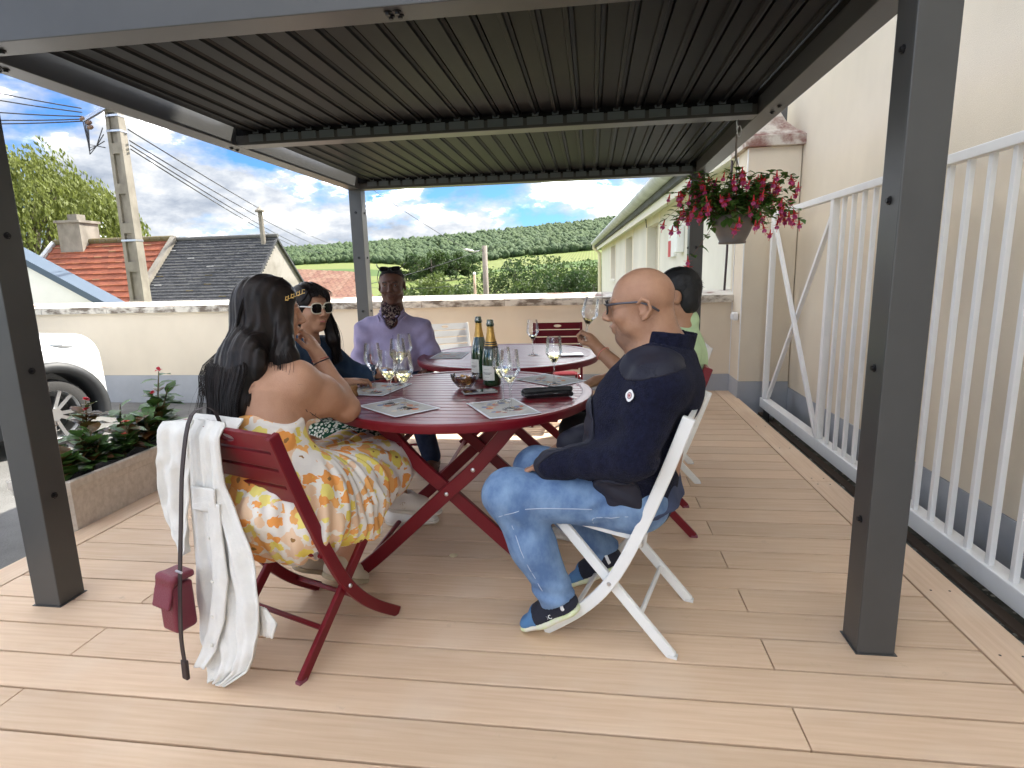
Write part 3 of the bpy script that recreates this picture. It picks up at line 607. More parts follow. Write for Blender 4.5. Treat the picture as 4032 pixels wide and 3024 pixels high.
T1, T2 = (-0.592, 2.577, 0), (-0.555, 3.815, 0)
table(T1, 0.0, 'near burgundy slatted round table set with bottles, glasses and snacks')
table(T2, 0.04, 'far burgundy slatted round table with one glass and a white phone')
# ---- glasses
M_glass = thin('clear_glass', (0.985, 0.99, 0.99), 0.3); M_wine = glassmat('pale_champagne', (0.96, 0.90, 0.58), 1.34)
M_wine2 = glassmat('clear_water', (0.97, 0.98, 0.96), 1.33)
def glass_me(kind):
    # outer profile then inner profile of a tulip glass, total height 0.228
    o_ = [(0.0, 0.0), (0.034, 0.0), (0.0345, 0.0015), (0.020, 0.0035), (0.008, 0.008), (0.0042, 0.018), (0.0038, 0.05), (0.0040, 0.085), (0.0065, 0.098), (0.014, 0.108), (0.028, 0.128), (0.0405, 0.150), (0.0405, 0.158), (0.037, 0.185), (0.0325, 0.228)]
    i_ = [(0.0318, 0.228), (0.0362, 0.185), (0.0396, 0.158), (0.0396, 0.151), (0.0270, 0.129), (0.0125, 0.1095), (0.004, 0.103), (0.0, 0.1025)]
    return MB().lathe(o_, 32).mesh('bowl', M_glass, smooth=True)
GM = glass_me('t')
def wine_me(lv):
    pts = [(0.0, 0.1032), (0.0040, 0.1037), (0.0121, 0.1102), (0.0266, 0.1297), (0.0391, 0.1515), (0.0391, 0.158), (0.0358, 0.185)]
    o = []
    for r_, z in pts:
        if z < lv: o.append((r_, z))
        else:
            (ra, za) = o[-1]; f_ = (lv-za)/(z-za); o.append((ra+(r_-ra)*f_, lv)); break
    o.append((0, lv)); return MB().lathe(o, 28).mesh('wine', M_wine, smooth=False)
WM = {k: wine_me(k) for k in (0.112, 0.128, 0.146, 0.160)}
def glass(p, fill, label, rz=0.0, s=1.0, tilt=None):
    g = thing('wine_glass', label, 'glass', p, rz, 'wine glasses'); g.scale = (s, s, s)
    if tilt: g.rotation_euler = tilt
    link('glass_body', GM, g)
    if fill: autosmooth(link('wine', WM[fill], g), 50)
    return g
z = ZT+0.0008
glass((-1.000, 2.544, z+0.001), None, 'empty tulip glass on the mat by the sunglasses woman hand')
glass((-0.837, 2.296, z+0.001), 0.146, 'left of two filled tulip glasses on the front left mat')
glass((-0.750, 2.223, z+0.001), 0.146, 'right of two filled tulip glasses on the front left mat', s=1.02)
glass((-0.942, 2.730, z+0.001), 0.160, 'well filled tulip glass behind the front left glasses, near table edge')
glass((-0.985, 2.965, z), 0.128, 'tulip glass at the back left edge of near table before lilac shirt man')
glass((-0.368, 2.350, z+0.001), 0.146, 'rear glass of the pair on the front right mat')
glass((-0.318, 2.219, z+0.001), 0.128, 'front glass of the pair on the front right mat', s=1.03)
glass((-0.179, 2.748, z+0.001), 0.146, 'tulip glass alone on the right mat behind the wallet')
glass((-0.383, 3.769, z), 0.128, 'nearly empty slim glass alone on the far table')
# ---- champagne bottles
M_bot = glassmat('green_bottle_glass', (0.03, 0.16, 0.05), 1.5); M_liq = mat('dark_wine', (0.01, 0.03, 0.012), 0.2)
M_bottle = mat('bottle_green', (0.006, 0.035, 0.012), 0.06, spec=0.9, coat=1.0)
M_foilg = mat('gold_foil', (0.60, 0.36, 0.10), 0.32, 0.85, var=0.3, vscale=(40, 40, 25), bump=0.4, bscale=120)
M_label = mat('paper_label', (0.62, 0.61, 0.57), 0.7)
M_ink = mat('label_ink', (0.08, 0.08, 0.09), 0.7)
def text(body, size, parent, mt, name='lettering', ext=0.0):
    cu = bpy.data.curves.new(name, 'FONT'); cu.body = body; cu.size = size; cu.align_x = 'CENTER'; cu.align_y = 'CENTER'; cu.extrude = ext
    tmp = bpy.data.objects.new('t', cu); COL.objects.link(tmp); bpy.context.view_layer.update(); me = bpy.data.meshes.new_from_object(tmp.evaluated_get(bpy.context.evaluated_depsgraph_get()))
    bpy.data.objects.remove(tmp); me.name = name; me.materials.append(mt); return me
def bottle(p, label, dark, rz):
    t = thing('champagne_bottle', label, 'bottle', p, rz, 'champagne bottles')
    pr = [(0, 0.004), (0.036, 0.0), (0.0425, 0.004), (0.0435, 0.012), (0.0435, 0.120), (0.042, 0.145), (0.036, 0.175), (0.027, 0.208), (0.0195, 0.240), (0.0165, 0.262), (0.0155, 0.285)]
    link('glass_body', MB().lathe(pr, 36).mesh('glass_body', M_bottle, smooth=True), t)
    link('foil', MB().lathe([(0.0262, 0.213), (0.0205, 0.240), (0.0174, 0.262), (0.0164, 0.283)], 30).mesh('foil', M_foilg, smooth=True), t)
    if dark:
        link('foil_band', MB().lathe([(0.0358, 0.180), (0.0270, 0.2125)], 30).mesh('foil_band', mat('black_foil', (0.012, 0.012, 0.01), 0.35), smooth=True), t)
        link('foil_ring', MB().lathe([(0.0330, 0.1935), (0.0317, 0.198)], 30).mesh('foil_ring', M_foilg, smooth=True), t); link('foil_ring', MB().lathe([(0.0300, 0.2040), (0.0292, 0.207)], 30).mesh('foil_ring', M_foilg, smooth=True), t)
    link('lip', MB().lathe([(0.0155, 0.283), (0.0165, 0.286), (0.0190, 0.289), (0.0190, 0.299), (0.0165, 0.302), (0.0160, 0.312), (0.0145, 0.315), (0.011, 0.315), (0.011, 0.29)], 28).mesh('lip', M_bottle, smooth=True), t)
    m = MB(); K = 14; a0, a1, r_ = -0.85, 0.85, 0.0441; vs = [(r_*math.cos(a0+(a1-a0)*k_/K), r_*math.sin(a0+(a1-a0)*k_/K), zz) for zz in (0.030, 0.100) for k_ in range(K+1)]
    m.add(vs, [(k_, k_+1, K+2+k_, K+1+k_) for k_ in range(K)]); lb_ = link('label', m.mesh('label', M_label, smooth=True), t)
    for zz, n_, w_ in ((0.082, 'maker_line', 0.30), (0.066, 'script_line', 0.55), (0.060, 'script_line', 0.40), (0.045, 'small_line', 0.28)):
        m = MB(); r2 = 0.0444; K = 12; hgt = 0.0016 if 'script' not in n_ else 0.0028; vs = []
        for k_ in range(K+1):
            an = -w_+2*w_*k_/K; wob = 0.002*math.sin(k_*2.6+zz*300) if 'script' in n_ else 0
            vs += [(r2*math.cos(an), r2*math.sin(an), zz+wob-hgt/2), (r2*math.cos(an), r2*math.sin(an), zz+wob+hgt/2)]
        m.add(vs, [(2*k_, 2*k_+2, 2*k_+3, 2*k_+1) for k_ in range(K) if ('script' in n_ or k_ % 3 != 2)]); link('print_line', m.mesh('print_line', M_ink), lb_)
    return t
bottle((-0.576, 2.938, ZT+0.0005), 'rear green champagne bottle with orange gold neck foil', False, -2.35)
bottle((-0.478, 2.725, ZT+0.0005), 'front dark champagne bottle with black and gold neck bands', True, -1.95)
# ---- snack bowl
t = thing('snack_bowl', 'small cut glass bowl of golden crisps on the near table', 'bowl', (-0.597, 2.660, ZT+0.0005))
m = MB(); pr = [(0.0, 0.0), (0.030, 0.0), (0.033, 0.003), (0.050, 0.022), (0.064, 0.045), (0.069, 0.062), (0.0675, 0.0635), (0.0625, 0.047), (0.048, 0.026), (0.030, 0.007), (0, 0.005)]
K = 40; vs = []; fs = []
for i, (r_, z_) in enumerate(pr):
    for k_ in range(K):
        an = 2*math.pi*k_/K; f_ = 1+0.035*math.cos(10*an)*(z_/0.06); vs.append((r_*f_*math.cos(an), r_*f_*math.sin(an), z_+0.0018*math.cos(10*an)*(z_/0.06)))
for i in range(len(pr)-1):
    for k_ in range(K): fs.append((i*K+k_, i*K+(k_+1) % K, i*K+K+(k_+1) % K, i*K+K+k_))
m.add(vs, fs); link('glass_body', m.mesh('glass_body', M_glass, smooth=True), t)
M_crisp = mat('golden_crisp', (0.72, 0.40, 0.11), 0.55, col2=(0.40, 0.17, 0.04), vscale=(60, 60, 60), rnd=0.12)
for i in range(34):
    a_ = random.uniform(0, 6.28); rr_ = math.sqrt(random.random())*0.046; zz = 0.020+0.045*random.random()*(1-rr_/0.09); m = MB(); n = 9; vs = []; fs = []
    s_ = random.uniform(0.012, 0.020); q = Matrix.Rotation(random.uniform(0, 6.28), 3, 'Z') @ Matrix.Rotation(random.uniform(-0.9, 0.9), 3, 'X')
    for lay in (0, 0.0016):
        vs.append(q @ Vector((0, 0, lay)))
        for k_ in range(n): an = 2*math.pi*k_/n; vs.append(q @ Vector((s_*math.cos(an)*random.uniform(0.85, 1.1), s_*0.75*math.sin(an), lay+0.006*math.cos(2*an))))
    for k_ in range(n): a2 = 1+(k_+1) % n; fs += [(0, 1+k_, a2), (n+1, n+1+a2, n+2+k_), (1+k_, n+2+k_, n+1+a2, a2)]
    m.add(vs, fs); link('crisp', m.mesh('crisp', M_crisp, smooth=True), t, loc=(rr_*math.cos(a_), rr_*math.sin(a_), zz))
# ---- paper mats: quads fitted to their corners, printed medallions
M_paper = mat('matt_paper', (0.80, 0.82, 0.86), 0.75); M_grey = mat('mat_print_grey', (0.56, 0.55, 0.52), 0.75, var=0.15, vscale=(20, 20, 20))
PRN = [mat('print_orange', (0.62, 0.22, 0.10), 0.7), mat('print_tan', (0.55, 0.42, 0.25), 0.7), mat('print_blue', (0.24, 0.28, 0.42), 0.7), mat('print_pale', (0.70, 0.62, 0.50), 0.7), mat('print_plum', (0.42, 0.22, 0.20), 0.7)]
def paper(cs, label, printed=1.0):
    cs = [Vector((a_, b2, 0)) for a_, b2 in cs]; c = sum(cs, Vector())/4; ax = ((cs[1]-cs[0])+(cs[2]-cs[3])).normalized(); ay = Vector((-ax.y, ax.x, 0)); lx, ly = ((cs[1]-cs[0]).length+(cs[2]-cs[3]).length)/2, ((cs[2]-cs[1]).length+(cs[3]-cs[0]).length)/2
    if lx > ly: ax, ay, lx, ly = ay, -ax, ly, lx
    rz_ = math.atan2(ax.y, ax.x); lx, ly = 0.212, 0.300
    t = thing('paper_mat', label, 'mat', (c.x, c.y, ZT+0.0004), rz_, 'printed tasting mats')
    n = 6; m = MB(); vs = []; fs = []
    for j in range(n+1):
        for i in range(n+1):
            u, v = i/n-0.5, j/n-0.5; vs.append((u*lx, v*ly, 0.0006+0.006*max(0, abs(u)+abs(v)-0.78)**1.2*(1 if u*v > 0 else 0.3)))
    for j in range(n):
        for i in range(n): a_ = j*(n+1)+i; fs.append((a_, a_+1, a_+n+2, a_+n+1))
    m.add(vs, fs); sh = link('sheet', m.mesh('sheet', M_paper, fixn=False, smooth=True), t)
    link('print_panel', MB().add([(-0.096, -0.135, 0.0012), (0.096, -0.135, 0.0012), (0.096, 0.135, 0.0012), (-0.096, 0.135, 0.0012)], [(0, 1, 2, 3)]).mesh('print_panel', M_grey, fixn=False), sh)
    rnd = random.Random(label)
    for i in range(26):
        a_ = rnd.uniform(0, 6.28); r_ = rnd.uniform(0.25, 1)**0.5; x, y = 0.07*r_*math.cos(a_), 0.095*r_*math.sin(a_); s_ = rnd.uniform(0.006, 0.017); K = 10
        m = MB(); m.add([(x, y, 0.0016+i*1e-5)]+[(x+s_*math.cos(6.283*k_/K), y+s_*math.sin(6.283*k_/K), 0.0016+i*1e-5) for k_ in range(K)], [(0, 1+k_, 1+(k_+1) % K) for k_ in range(K)])
        link('print_dot', m.mesh('print_dot', PRN[rnd.randrange(5)], fixn=False), sh)
    for i in range(5):
        m = MB(); y = 0.118-i*0.006; m.add([(-0.08, y, 0.0016), (-0.02-0.01*(i % 2), y, 0.0016), (-0.02-0.01*(i % 2), y+0.002, 0.0016), (-0.08, y+0.002, 0.0016)], [(0, 1, 2, 3)]); link('print_line', m.mesh('print_line', PRN[3], fixn=False), sh)
paper([(-0.984, 2.285), (-0.842, 2.439), (-0.594, 2.227), (-0.732, 2.051)], 'printed paper mat at front left holding two filled glasses')
paper([(-0.532, 2.334), (-0.326, 2.433), (-0.185, 2.161), (-0.373, 2.042)], 'printed paper mat at front centre holding a pair of glasses')
paper([(-1.134, 2.495), (-1.095, 2.804), (-0.883, 2.766), (-0.944, 2.438)], 'printed paper mat at left by the cork')
paper([(-0.371, 2.858), (-0.237, 3.06), (-0.007, 2.845), (-0.211, 2.679)], 'printed paper mat at right under the lone glass')
paper([(-1.05, 3.623), (-1.07, 3.957), (-0.825, 3.942), (-0.823, 3.583)], 'printed paper mat on the far table by lilac shirt man')
# ---- phones, wallet, cork
def phone(p, rz_, back, label):
    t = thing('phone', label, 'phone', p, rz_, 'phones on the tables'); link('case', MB().box((-0.078, -0.037, 0), (0.078, 0.037, 0.0085), 0.003).mesh('case', back), t)
    s_ = link('screen', MB().box((-0.074, -0.0335, 0.0086), (0.074, 0.0335, 0.0090)).mesh('screen', mat('phone_screen', (0.01, 0.012, 0.014), 0.03, spec=1.0, coat=1.0)), t)
phone((-0.505, 2.548, ZT+0.0005), 0.39, mat('grey_phone_case', (0.3, 0.31, 0.3), 0.3), 'dark phone lying face up below the snack bowl')
phone((-0.136, 3.737, ZT+0.0005), 0.12, M_white, 'white cased phone lying on the far table')
t = thing('wallet', 'black leather wallet lying open on the near table', 'wallet', (-0.192, 2.478, ZT+0.0005), 0.35)
M_leath = mat('black_leather', (0.008, 0.008, 0.009), 0.35, bump=0.3, bscale=200)
v = Vol((-0.12, -0.06, -0.01), (0.12, 0.06, 0.06), 0.003)
v.rbox((0, 0.0, 0.010), (0.105, 0.045, 0.008), 0.006); v.cone((-0.10, 0.010, 0.030), (0.105, 0.004, 0.026), 0.010, 0.012, 0.018); v.cone((-0.10, 0.030, 0.020), (0.10, 0.02, 0.020), 0.008, 0.01, 0.015)
v.rbox((-0.02, -0.03, 0.017), (0.10, 0.02, 0.004), 0.003, k=0.004); v.fn(lambda X, Y, Z: 0.0012*wav(X, Y, Z, 90, 3))
link('cover', v.mesh('cover', M_leath), t)
MB().box((-0.08, -0.048, 0.0175), (0.06, -0.02, 0.0195)).build('card', mat('white_card', (0.7, 0.7, 0.72), 0.5), t)
t = thing('cork', 'used champagne cork standing at left table edge', 'cork', (-1.066, 2.466, ZT+0.0005))
link('cork_body', MB().lathe([(0, 0), (0.0145, 0.0), (0.0155, 0.003), (0.0125, 0.022), (0.0135, 0.028), (0.016, 0.036), (0.0155, 0.046), (0.012, 0.049), (0, 0.049)], 18).mesh('cork_body', mat('cork', (0.42, 0.22, 0.08), 0.8, var=0.4, vscale=(80, 80, 80), bump=0.4, bscale=150), smooth=True), t)
# small crumb on the deck
MB().lathe([(0, 0), (0.018, 0.001), (0.02, 0.003), (0.012, 0.006), (0, 0.007)], 9, (-0.63, 2.42, 0.0005)).build('crisp_crumb', mat('pale_crumb', (0.75, 0.66, 0.42), 0.7), smooth=True, label='pale fallen crisp on the deck under near table', cat='crumb')
# ================================================================== PLANTS, PROPS, BACKGROUND
def leafmat(name, c1, c2, vs=(9, 9, 9), trans=0.25, rough=0.5):
    m = mat(name, c1, rough, col2=c2, vscale=vs, ramp=(0.3, 0.7), spec=0.3)
    b = m.node_tree.nodes['Principled BSDF']; tr = m.node_tree.nodes.new('ShaderNodeBsdfTranslucent'); mx = m.node_tree.nodes.new('ShaderNodeMixShader'); mx.inputs[0].default_value = trans
    src = b.inputs['Base Color'].links[0].from_socket; m.node_tree.links.new(src, tr.inputs['Color']); o = m.node_tree.nodes['Material Output']
    m.node_tree.links.new(b.outputs[0], mx.inputs[1]); m.node_tree.links.new(tr.outputs[0], mx.inputs[2]); m.node_tree.links.new(mx.outputs[0], o.inputs['Surface']); return m
def leaf_mb(m, p, d, up, L_, W_2, fold=0.25, droop=0.3):
    """one folded, pointed leaf of 8 triangles starting at p along d"""
    p, d, up = Vector(p), Vector(d).normalized(), Vector(up); s = d.cross(up).normalized(); n = s.cross(d)
    pts = []
    for t, w_ in ((0, 0.02), (0.3, 0.85), (0.62, 0.9), (1.0, 0.0)):
        c = p+d*(t*L_)-Vector((0, 0, 1))*(droop*L_*t*t)
        pts.append((c+s*w_*W_2+n*fold*W_2*w_, c, c-s*w_*W_2+n*fold*W_2*w_))
    vs = [q for tr in pts for q in tr]; fs = []
    for i in range(3): fs += [(3*i, 3*i+1, 3*i+4, 3*i+3), (3*i+1, 3*i+2, 3*i+5, 3*i+4)]
    m.add(vs, fs)
def rdir(r, zmin=-1, zmax=1):
    z_ = r.uniform(zmin, zmax); a_ = r.uniform(0, 6.283); q = math.sqrt(max(0, 1-z_*z_)); return Vector((q*math.cos(a_), q*math.sin(a_), z_))
# ---- hanging fuchsia
hb = thing('hanging_basket', 'hanging taupe pot of red and pink fuchsia below the pergola beam', 'plant', (0.78, 3.50, 1.40))
M_pot = mat('taupe_plastic', (0.20, 0.165, 0.14), 0.45, var=0.15, vscale=(8, 8, 8))
link('pot', MB().lathe([(0, 0), (0.072, 0.0), (0.074, 0.010), (0.070, 0.014), (0.088, 0.05), (0.104, 0.09), (0.110, 0.098), (0.112, 0.15), (0.108, 0.151), (0.105, 0.10), (0, 0.095)], 40).mesh('pot', M_pot, smooth=True), hb)
for a_ in (0.5, 2.6, 4.7): link('hanger_rod', MB().tube([(0.10*math.cos(a_), 0.10*math.sin(a_), 0.14), (0.05*math.cos(a_), 0.05*math.sin(a_), 0.33), (0.004, 0, 0.46)], 0.0025, 6).mesh('hanger_rod', M_pot), hb)
link('hanger_stem', MB().tube([(0, 0, 0.455), (0.0, 0, 0.58)], 0.005, 6).mesh('hanger_stem', M_pot), hb)
def ring(c, rx, rz_, r, axis='y', n=18):
    return [(c[0]+rx*math.cos(6.283*k_/n), c[1], c[2]+rz_*math.sin(6.283*k_/n)) if axis == 'y' else (c[0], c[1]+rx*math.cos(6.283*k_/n), c[2]+rz_*math.sin(6.283*k_/n)) for k_ in range(n+1)]
link('chain_link', MB().tube(ring((0.012, 0, 0.595), 0.011, 0.028, 0, 'y'), 0.0028, 6).mesh('chain_link', M_steel, smooth=True), hb)
link('chain_link', MB().tube(ring((0.0, 0.004, 0.628), 0.010, 0.026, 0, 'x'), 0.0028, 6).mesh('chain_link', M_steel, smooth=True), hb)
M_fl = leafmat('fuchsia_leaf', (0.07, 0.16, 0.03), (0.13, 0.25, 0.05), (14, 14, 14)); M_fs = mat('fuchsia_stem', (0.16, 0.06, 0.03), 0.6)
M_fr = mat('fuchsia_sepal', (0.58, 0.012, 0.02), 0.45, col2=(0.75, 0.05, 0.06), vscale=(40, 40, 40)); M_fp = mat('fuchsia_petal', (0.52, 0.03, 0.16), 0.5, col2=(0.66, 0.16, 0.36), vscale=(50, 50, 50))
fr = random.Random(4); lm = MB(); sm = MB()
def flower(p, s, dirn=(0, 0, -1)):
    dn = Vector(dirn).normalized(); u = dn.orthogonal().normalized(); v_ = dn.cross(u); m = MB(); p = Vector(p)
    m.tube([p-dn*s*0.9, p-dn*s*0.2, p+dn*s*0.25], [s*0.10, s*0.16, s*0.30], 6)
    for k_ in range(4):
        a_ = k_*1.571+fr.uniform(-.2, .2); o_ = u*math.cos(a_)+v_*math.sin(a_); leaf_mb(m, p+dn*s*0.2, o_+dn*0.35-Vector((0, 0, -0.35)), dn, s*1.05, s*0.30, 0.2, -0.1)
    m.cur = 1
    for k_ in range(5):
        a_ = k_*1.2566; o_ = u*math.cos(a_)+v_*math.sin(a_); leaf_mb(m, p+dn*s*0.25, dn+o_*0.45, o_, s*0.95, s*0.42, 0.3, 0)
    m.cur = 0
    for k_ in range(2): m.tube([p+dn*s*0.6, p+dn*s*1.7+u*s*0.15*(k_-0.5)], s*0.03, 3, False)
    return m.mesh('flower', [M_fr, M_fp], fixn=False)
heads = []
for k_ in range(58):
    a_ = fr.uniform(0, 6.283); el = fr.uniform(0.0, 1.3); r_ = fr.uniform(0.20, 0.33); base = Vector((0.07*math.cos(a_), 0.07*math.sin(a_), 0.13)); q = Vector((math.cos(a_)*math.cos(el), math.sin(a_)*math.cos(el), math.sin(el)*0.95))
    tip = base+q*r_; pth = [base+(tip-base)*t_+Vector((0, 0, 0.06*math.sin(t_*3.1)*(1 if el > .5 else 1.4)-0.05*t_*t_*(1 if el < .5 else 0.2))) for t_ in (0, .25, .5, .75, 1)]
    if k_ in (3, 17, 30): pth = [base+Vector((-0.26*t_+0.02*math.sin(9*t_), -0.02-0.05*t_, 0.10*math.sin(t_*2.4)-0.20*t_*t_)) for t_ in (0, .3, .6, .85, 1.1)] if k_ == 3 else pth
    sm.tube(pth, [0.0028, 0.0025, 0.002, 0.0016, 0.001], 4, False)
    for i in range(9):
        t_ = 0.25+0.75*i/8; j = min(3, int(t_*4)); p = pth[j].lerp(pth[j+1], t_*4-j)
        for s_ in (-1, 1): leaf_mb(lm, p, rdir(fr, -0.3, 0.5)+(tip-base).normalized()*0.4, (0, 0, 1), fr.uniform(0.034, 0.058), fr.uniform(0.013, 0.021), 0.3, fr.uniform(0.1, 0.6))
    heads.append(pth[-1]); 
    if k_ % 2 == 0: heads.append(pth[3])
for k_ in range(560):   # inner mass of leaves
    q = rdir(fr, 0.0, 1); p = Vector((0, 0, 0.14))+Vector((q.x*0.23, q.y*0.21, q.z*0.20))*fr.uniform(0.35, 1); leaf_mb(lm, p, rdir(fr, -0.4, 0.3)+q*0.5, (0, 0, 1), fr.uniform(0.035, 0.062), fr.uniform(0.014, 0.024), 0.3, 0.4)
for k_ in range(40):
    a_ = fr.uniform(0, 6.283); p = Vector((0.105*math.cos(a_), 0.105*math.sin(a_), 0.15)); leaf_mb(lm, p+Vector((0, 0, -fr.uniform(0, .03))), Vector((math.cos(a_), math.sin(a_), -1.2)), (0, 0, 1), fr.uniform(0.03, 0.06), 0.018, 0.3, 0.2)
link('foliage', lm.mesh('foliage', M_fl, fixn=False), hb); link('stems', sm.mesh('stems', M_fs), hb)
FM = [flower((0, 0, 0), s_, (fr.uniform(-.3, .3), fr.uniform(-.3, .3), -1)) for s_ in (0.023, 0.027, 0.029, 0.025)]
for i, p in enumerate(heads):
    for q in range(2 if i % 3 else 1): o = link('flower', FM[(i+q) % 4], hb, loc=p+Vector((fr.uniform(-.03, .03), fr.uniform(-.03, .03), -0.02-0.03*q))); o.rotation_euler = (0, 0, fr.uniform(0, 6.28))
# ---- socket box and cable on the pier and wall end
t = thing('socket_box', 'small white outdoor socket box on the gate pier', 'socket', (1.42, 6.02, 0.76)); link('housing', MB().box((-0.045, -0.055, 0), (0.0, 0.055, 0.075), 0.008).mesh('housing', M_white), t); link('cover', MB().box((-0.054, -0.048, 0.006), (-0.0455, -0.002, 0.06), 0.003).mesh('cover', mat('pale_plastic', (0.7, 0.71, 0.72), 0.4)), t); link('cover', MB().box((-0.054, 0.002, 0.006), (-0.0455, 0.048, 0.06), 0.003).mesh('cover', mat('pale_plastic', (0.7, 0.71, 0.72), 0.4)), t)
MB().tube([(1.36, 6.36, 1.0), (1.365, 6.36, 1.18), (1.372, 6.36, 1.45), (1.375, 6.37, 1.9), (1.39, 6.38, 2.32)], 0.012, 8).build('cable_pipe', mat('sooty_pipe', (0.05, 0.035, 0.04), 0.6), smooth=True, label='thin dark cable pipe rising from the wall end by the pier', cat='pipe')
# ---- planter and bedding plants
pl = thing('planter', 'pale stone effect rectangular planter trough beside the deck', 'planter', (-2.84, 3.05, GZ))
M_pl = mat('stone_plastic', (0.66, 0.60, 0.52), 0.8, col2=(0.54, 0.48, 0.40), vscale=(40, 40, 30), bump=0.15, bscale=150)
def trough(hx, hy, z0, z1, top):
    m = MB(); pr = [(hx-0.03, hy-0.03, 0.0), (hx-0.02, hy-0.02, z1-0.09), (hx-0.012, hy-0.012, z1-0.085), (hx-0.010, hy-0.010, z1-0.05), (hx, hy, z1-0.045), (hx, hy, z1-0.004), (hx-0.005, hy-0.005, z1), (hx-0.022, hy-0.022, z1), (hx-0.026, hy-0.026, z1-0.05), (hx-0.026, hy-0.026, z1-0.06)]; vs = []; fs = []
    for a_, b2, z_ in pr:
        c = 0.02; vs += [(-a_+c, -b2, z_), (a_-c, -b2, z_), (a_, -b2+c, z_), (a_, b2-c, z_), (a_-c, b2, z_), (-a_+c, b2, z_), (-a_, b2-c, z_), (-a_, -b2+c, z_)]
    for i in range(len(pr)-1):
        for k_ in range(8): fs.append((i*8+k_, i*8+(k_+1) % 8, i*8+8+(k_+1) % 8, i*8+8+k_))
    m.add(vs, fs); return m
link('trough', trough(0.185, 0.56, 0, 0.435, 0).mesh('trough', M_pl), pl)
link('soil', MB().box((-0.157, -0.532, 0.36), (0.157, 0.532, 0.385)).mesh('soil', mat('potting_soil', (0.018, 0.012, 0.009), 0.95, bump=0.8, bscale=80)), pl)
M_bl = leafmat('begonia_leaf', (0.045, 0.11, 0.025), (0.10, 0.19, 0.045), (10, 10, 10), 0.2, 0.35); M_bb = leafmat('bronze_leaf', (0.16, 0.05, 0.02), (0.07, 0.08, 0.02), (12, 12, 12), 0.3, 0.35); M_bs = mat('green_stem', (0.12, 0.10, 0.04), 0.6)
M_pf = [mat('red_bloom', (0.65, 0.03, 0.06), 0.5), mat('pink_bloom', (0.50, 0.04, 0.22), 0.5), mat('orange_bloom', (0.7, 0.16, 0.10), 0.5)]
pr_ = random.Random(11)
def bedding(p, h, n, tilt, label, bloom=None, bronze=0.3):
    t = thing('bedding_plant', label, 'plant', p, 0, 'bedding plants in the trough'); st = MB(); lv = MB(); lb2 = MB(); tip = Vector((tilt[0], tilt[1], h))
    for b_i in range(3):
        q = Vector((pr_.uniform(-.04, .04), pr_.uniform(-.05, .05), 0))+tip*pr_.uniform(0.65, 1) if b_i else tip; pth = [q*t_+Vector((0, 0, 0.02*math.sin(3*t_))) for t_ in (0, .35, .7, 1)]; st.tube(pth, [0.007, 0.006, 0.005, 0.003], 6)
        for i in range(n):
            t_ = 0.2+0.8*i/n; pp = q*t_; dd = rdir(pr_, 0.05, 0.75); big = 1.15-0.45*t_; leaf_mb(lb2 if pr_.random() < bronze else lv, pp, dd, (0, 0, 1), 0.150*big*pr_.uniform(0.8, 1.2), 0.050*big*pr_.uniform(0.8, 1.2), 0.22, pr_.uniform(0.05, 0.35))
        if bloom is not None and b_i < 2:
            bm_ = MB()
            for i in range(18): leaf_mb(bm_, q+Vector((0, 0, 0.012)), rdir(pr_, -0.2, 1), (0, 0, 1), pr_.uniform(0.016, 0.03), 0.010, 0.2, 0.2)
            link('bloom', bm_.mesh('bloom', M_pf[bloom], fixn=False), t)
    link('stem', st.mesh('stem', M_bs, smooth=True), t); link('leaves', lv.mesh('leaves', M_bl, fixn=False, smooth=True), t)
    if lb2.v: link('bronze_leaves', lb2.mesh('bronze_leaves', M_bb, fixn=False, smooth=True), t)
zb = GZ+0.384
for x, y, h, tl, lab, bl, br_ in [(-2.78, 2.62, .17, (.02, -.02), 'low broad leaved plant at the near end of trough', None, .25), (-2.92, 2.66, .30, (-.02, -.03), 'pink flowered plant behind the near corner of trough', 1, .4), (-2.80, 2.80, .25, (.03, 0), 'dark leaved plant second from the near trough end', None, .3), (-2.92, 2.90, .38, (.02, .03), 'bronze tipped plant with red buds in mid trough', 0, .55), (-2.79, 3.02, .22, (.03, .02), 'bushy green plant in the middle of the trough', 2, .25), (-2.93, 3.16, .30, (0, .04), 'leafy plant left of the tall one in the trough', None, .2), (-2.80, 3.24, .24, (.02, .0), 'green plant in front of the tall one in the trough', None, .1), (-2.86, 3.38, .47, (.04, .05), 'tallest plant in the trough with single red bloom', 0, .1), (-2.92, 3.50, .26, (0, .03), 'plant at the far end of the trough', None, .1)]:
    bedding((x, y, zb), h, 14, tl, lab, bl, br_)
# weeds by the left edge
lm = MB()
for k_ in range(60): p = Vector((-4.0+pr_.gauss(0, .12), 2.55+pr_.gauss(0, .2), GZ+0.002)); leaf_mb(lm, p, rdir(pr_, .3, 1), (0, 0, 1), pr_.uniform(.05, .11), .02, .2, .4)
link('weeds', lm.mesh('weeds', M_bl, fixn=False), label='small green weeds growing on the asphalt at far left', cat='weeds', kind='stuff')
# ---- parked white car
car = thing('parked_car', 'white hatchback with black wheel arch trim parked by the wall', 'car', (-5.71, 3.83, GZ), R(75))
M_cw = mat('white_car_paint', (0.80, 0.81, 0.82), 0.22, coat=1.0); M_blk = mat('black_trim', (0.03, 0.032, 0.034), 0.55); M_tyre = mat('tyre_rubber', (0.035, 0.034, 0.033), 0.85, bump=0.3, bscale=90); M_alloy = mat('alloy_rim', (0.62, 0.63, 0.64), 0.3, 0.9); M_cg = mat('dark_car_glass', (0.02, 0.024, 0.027), 0.04, spec=0.9, coat=1.0)
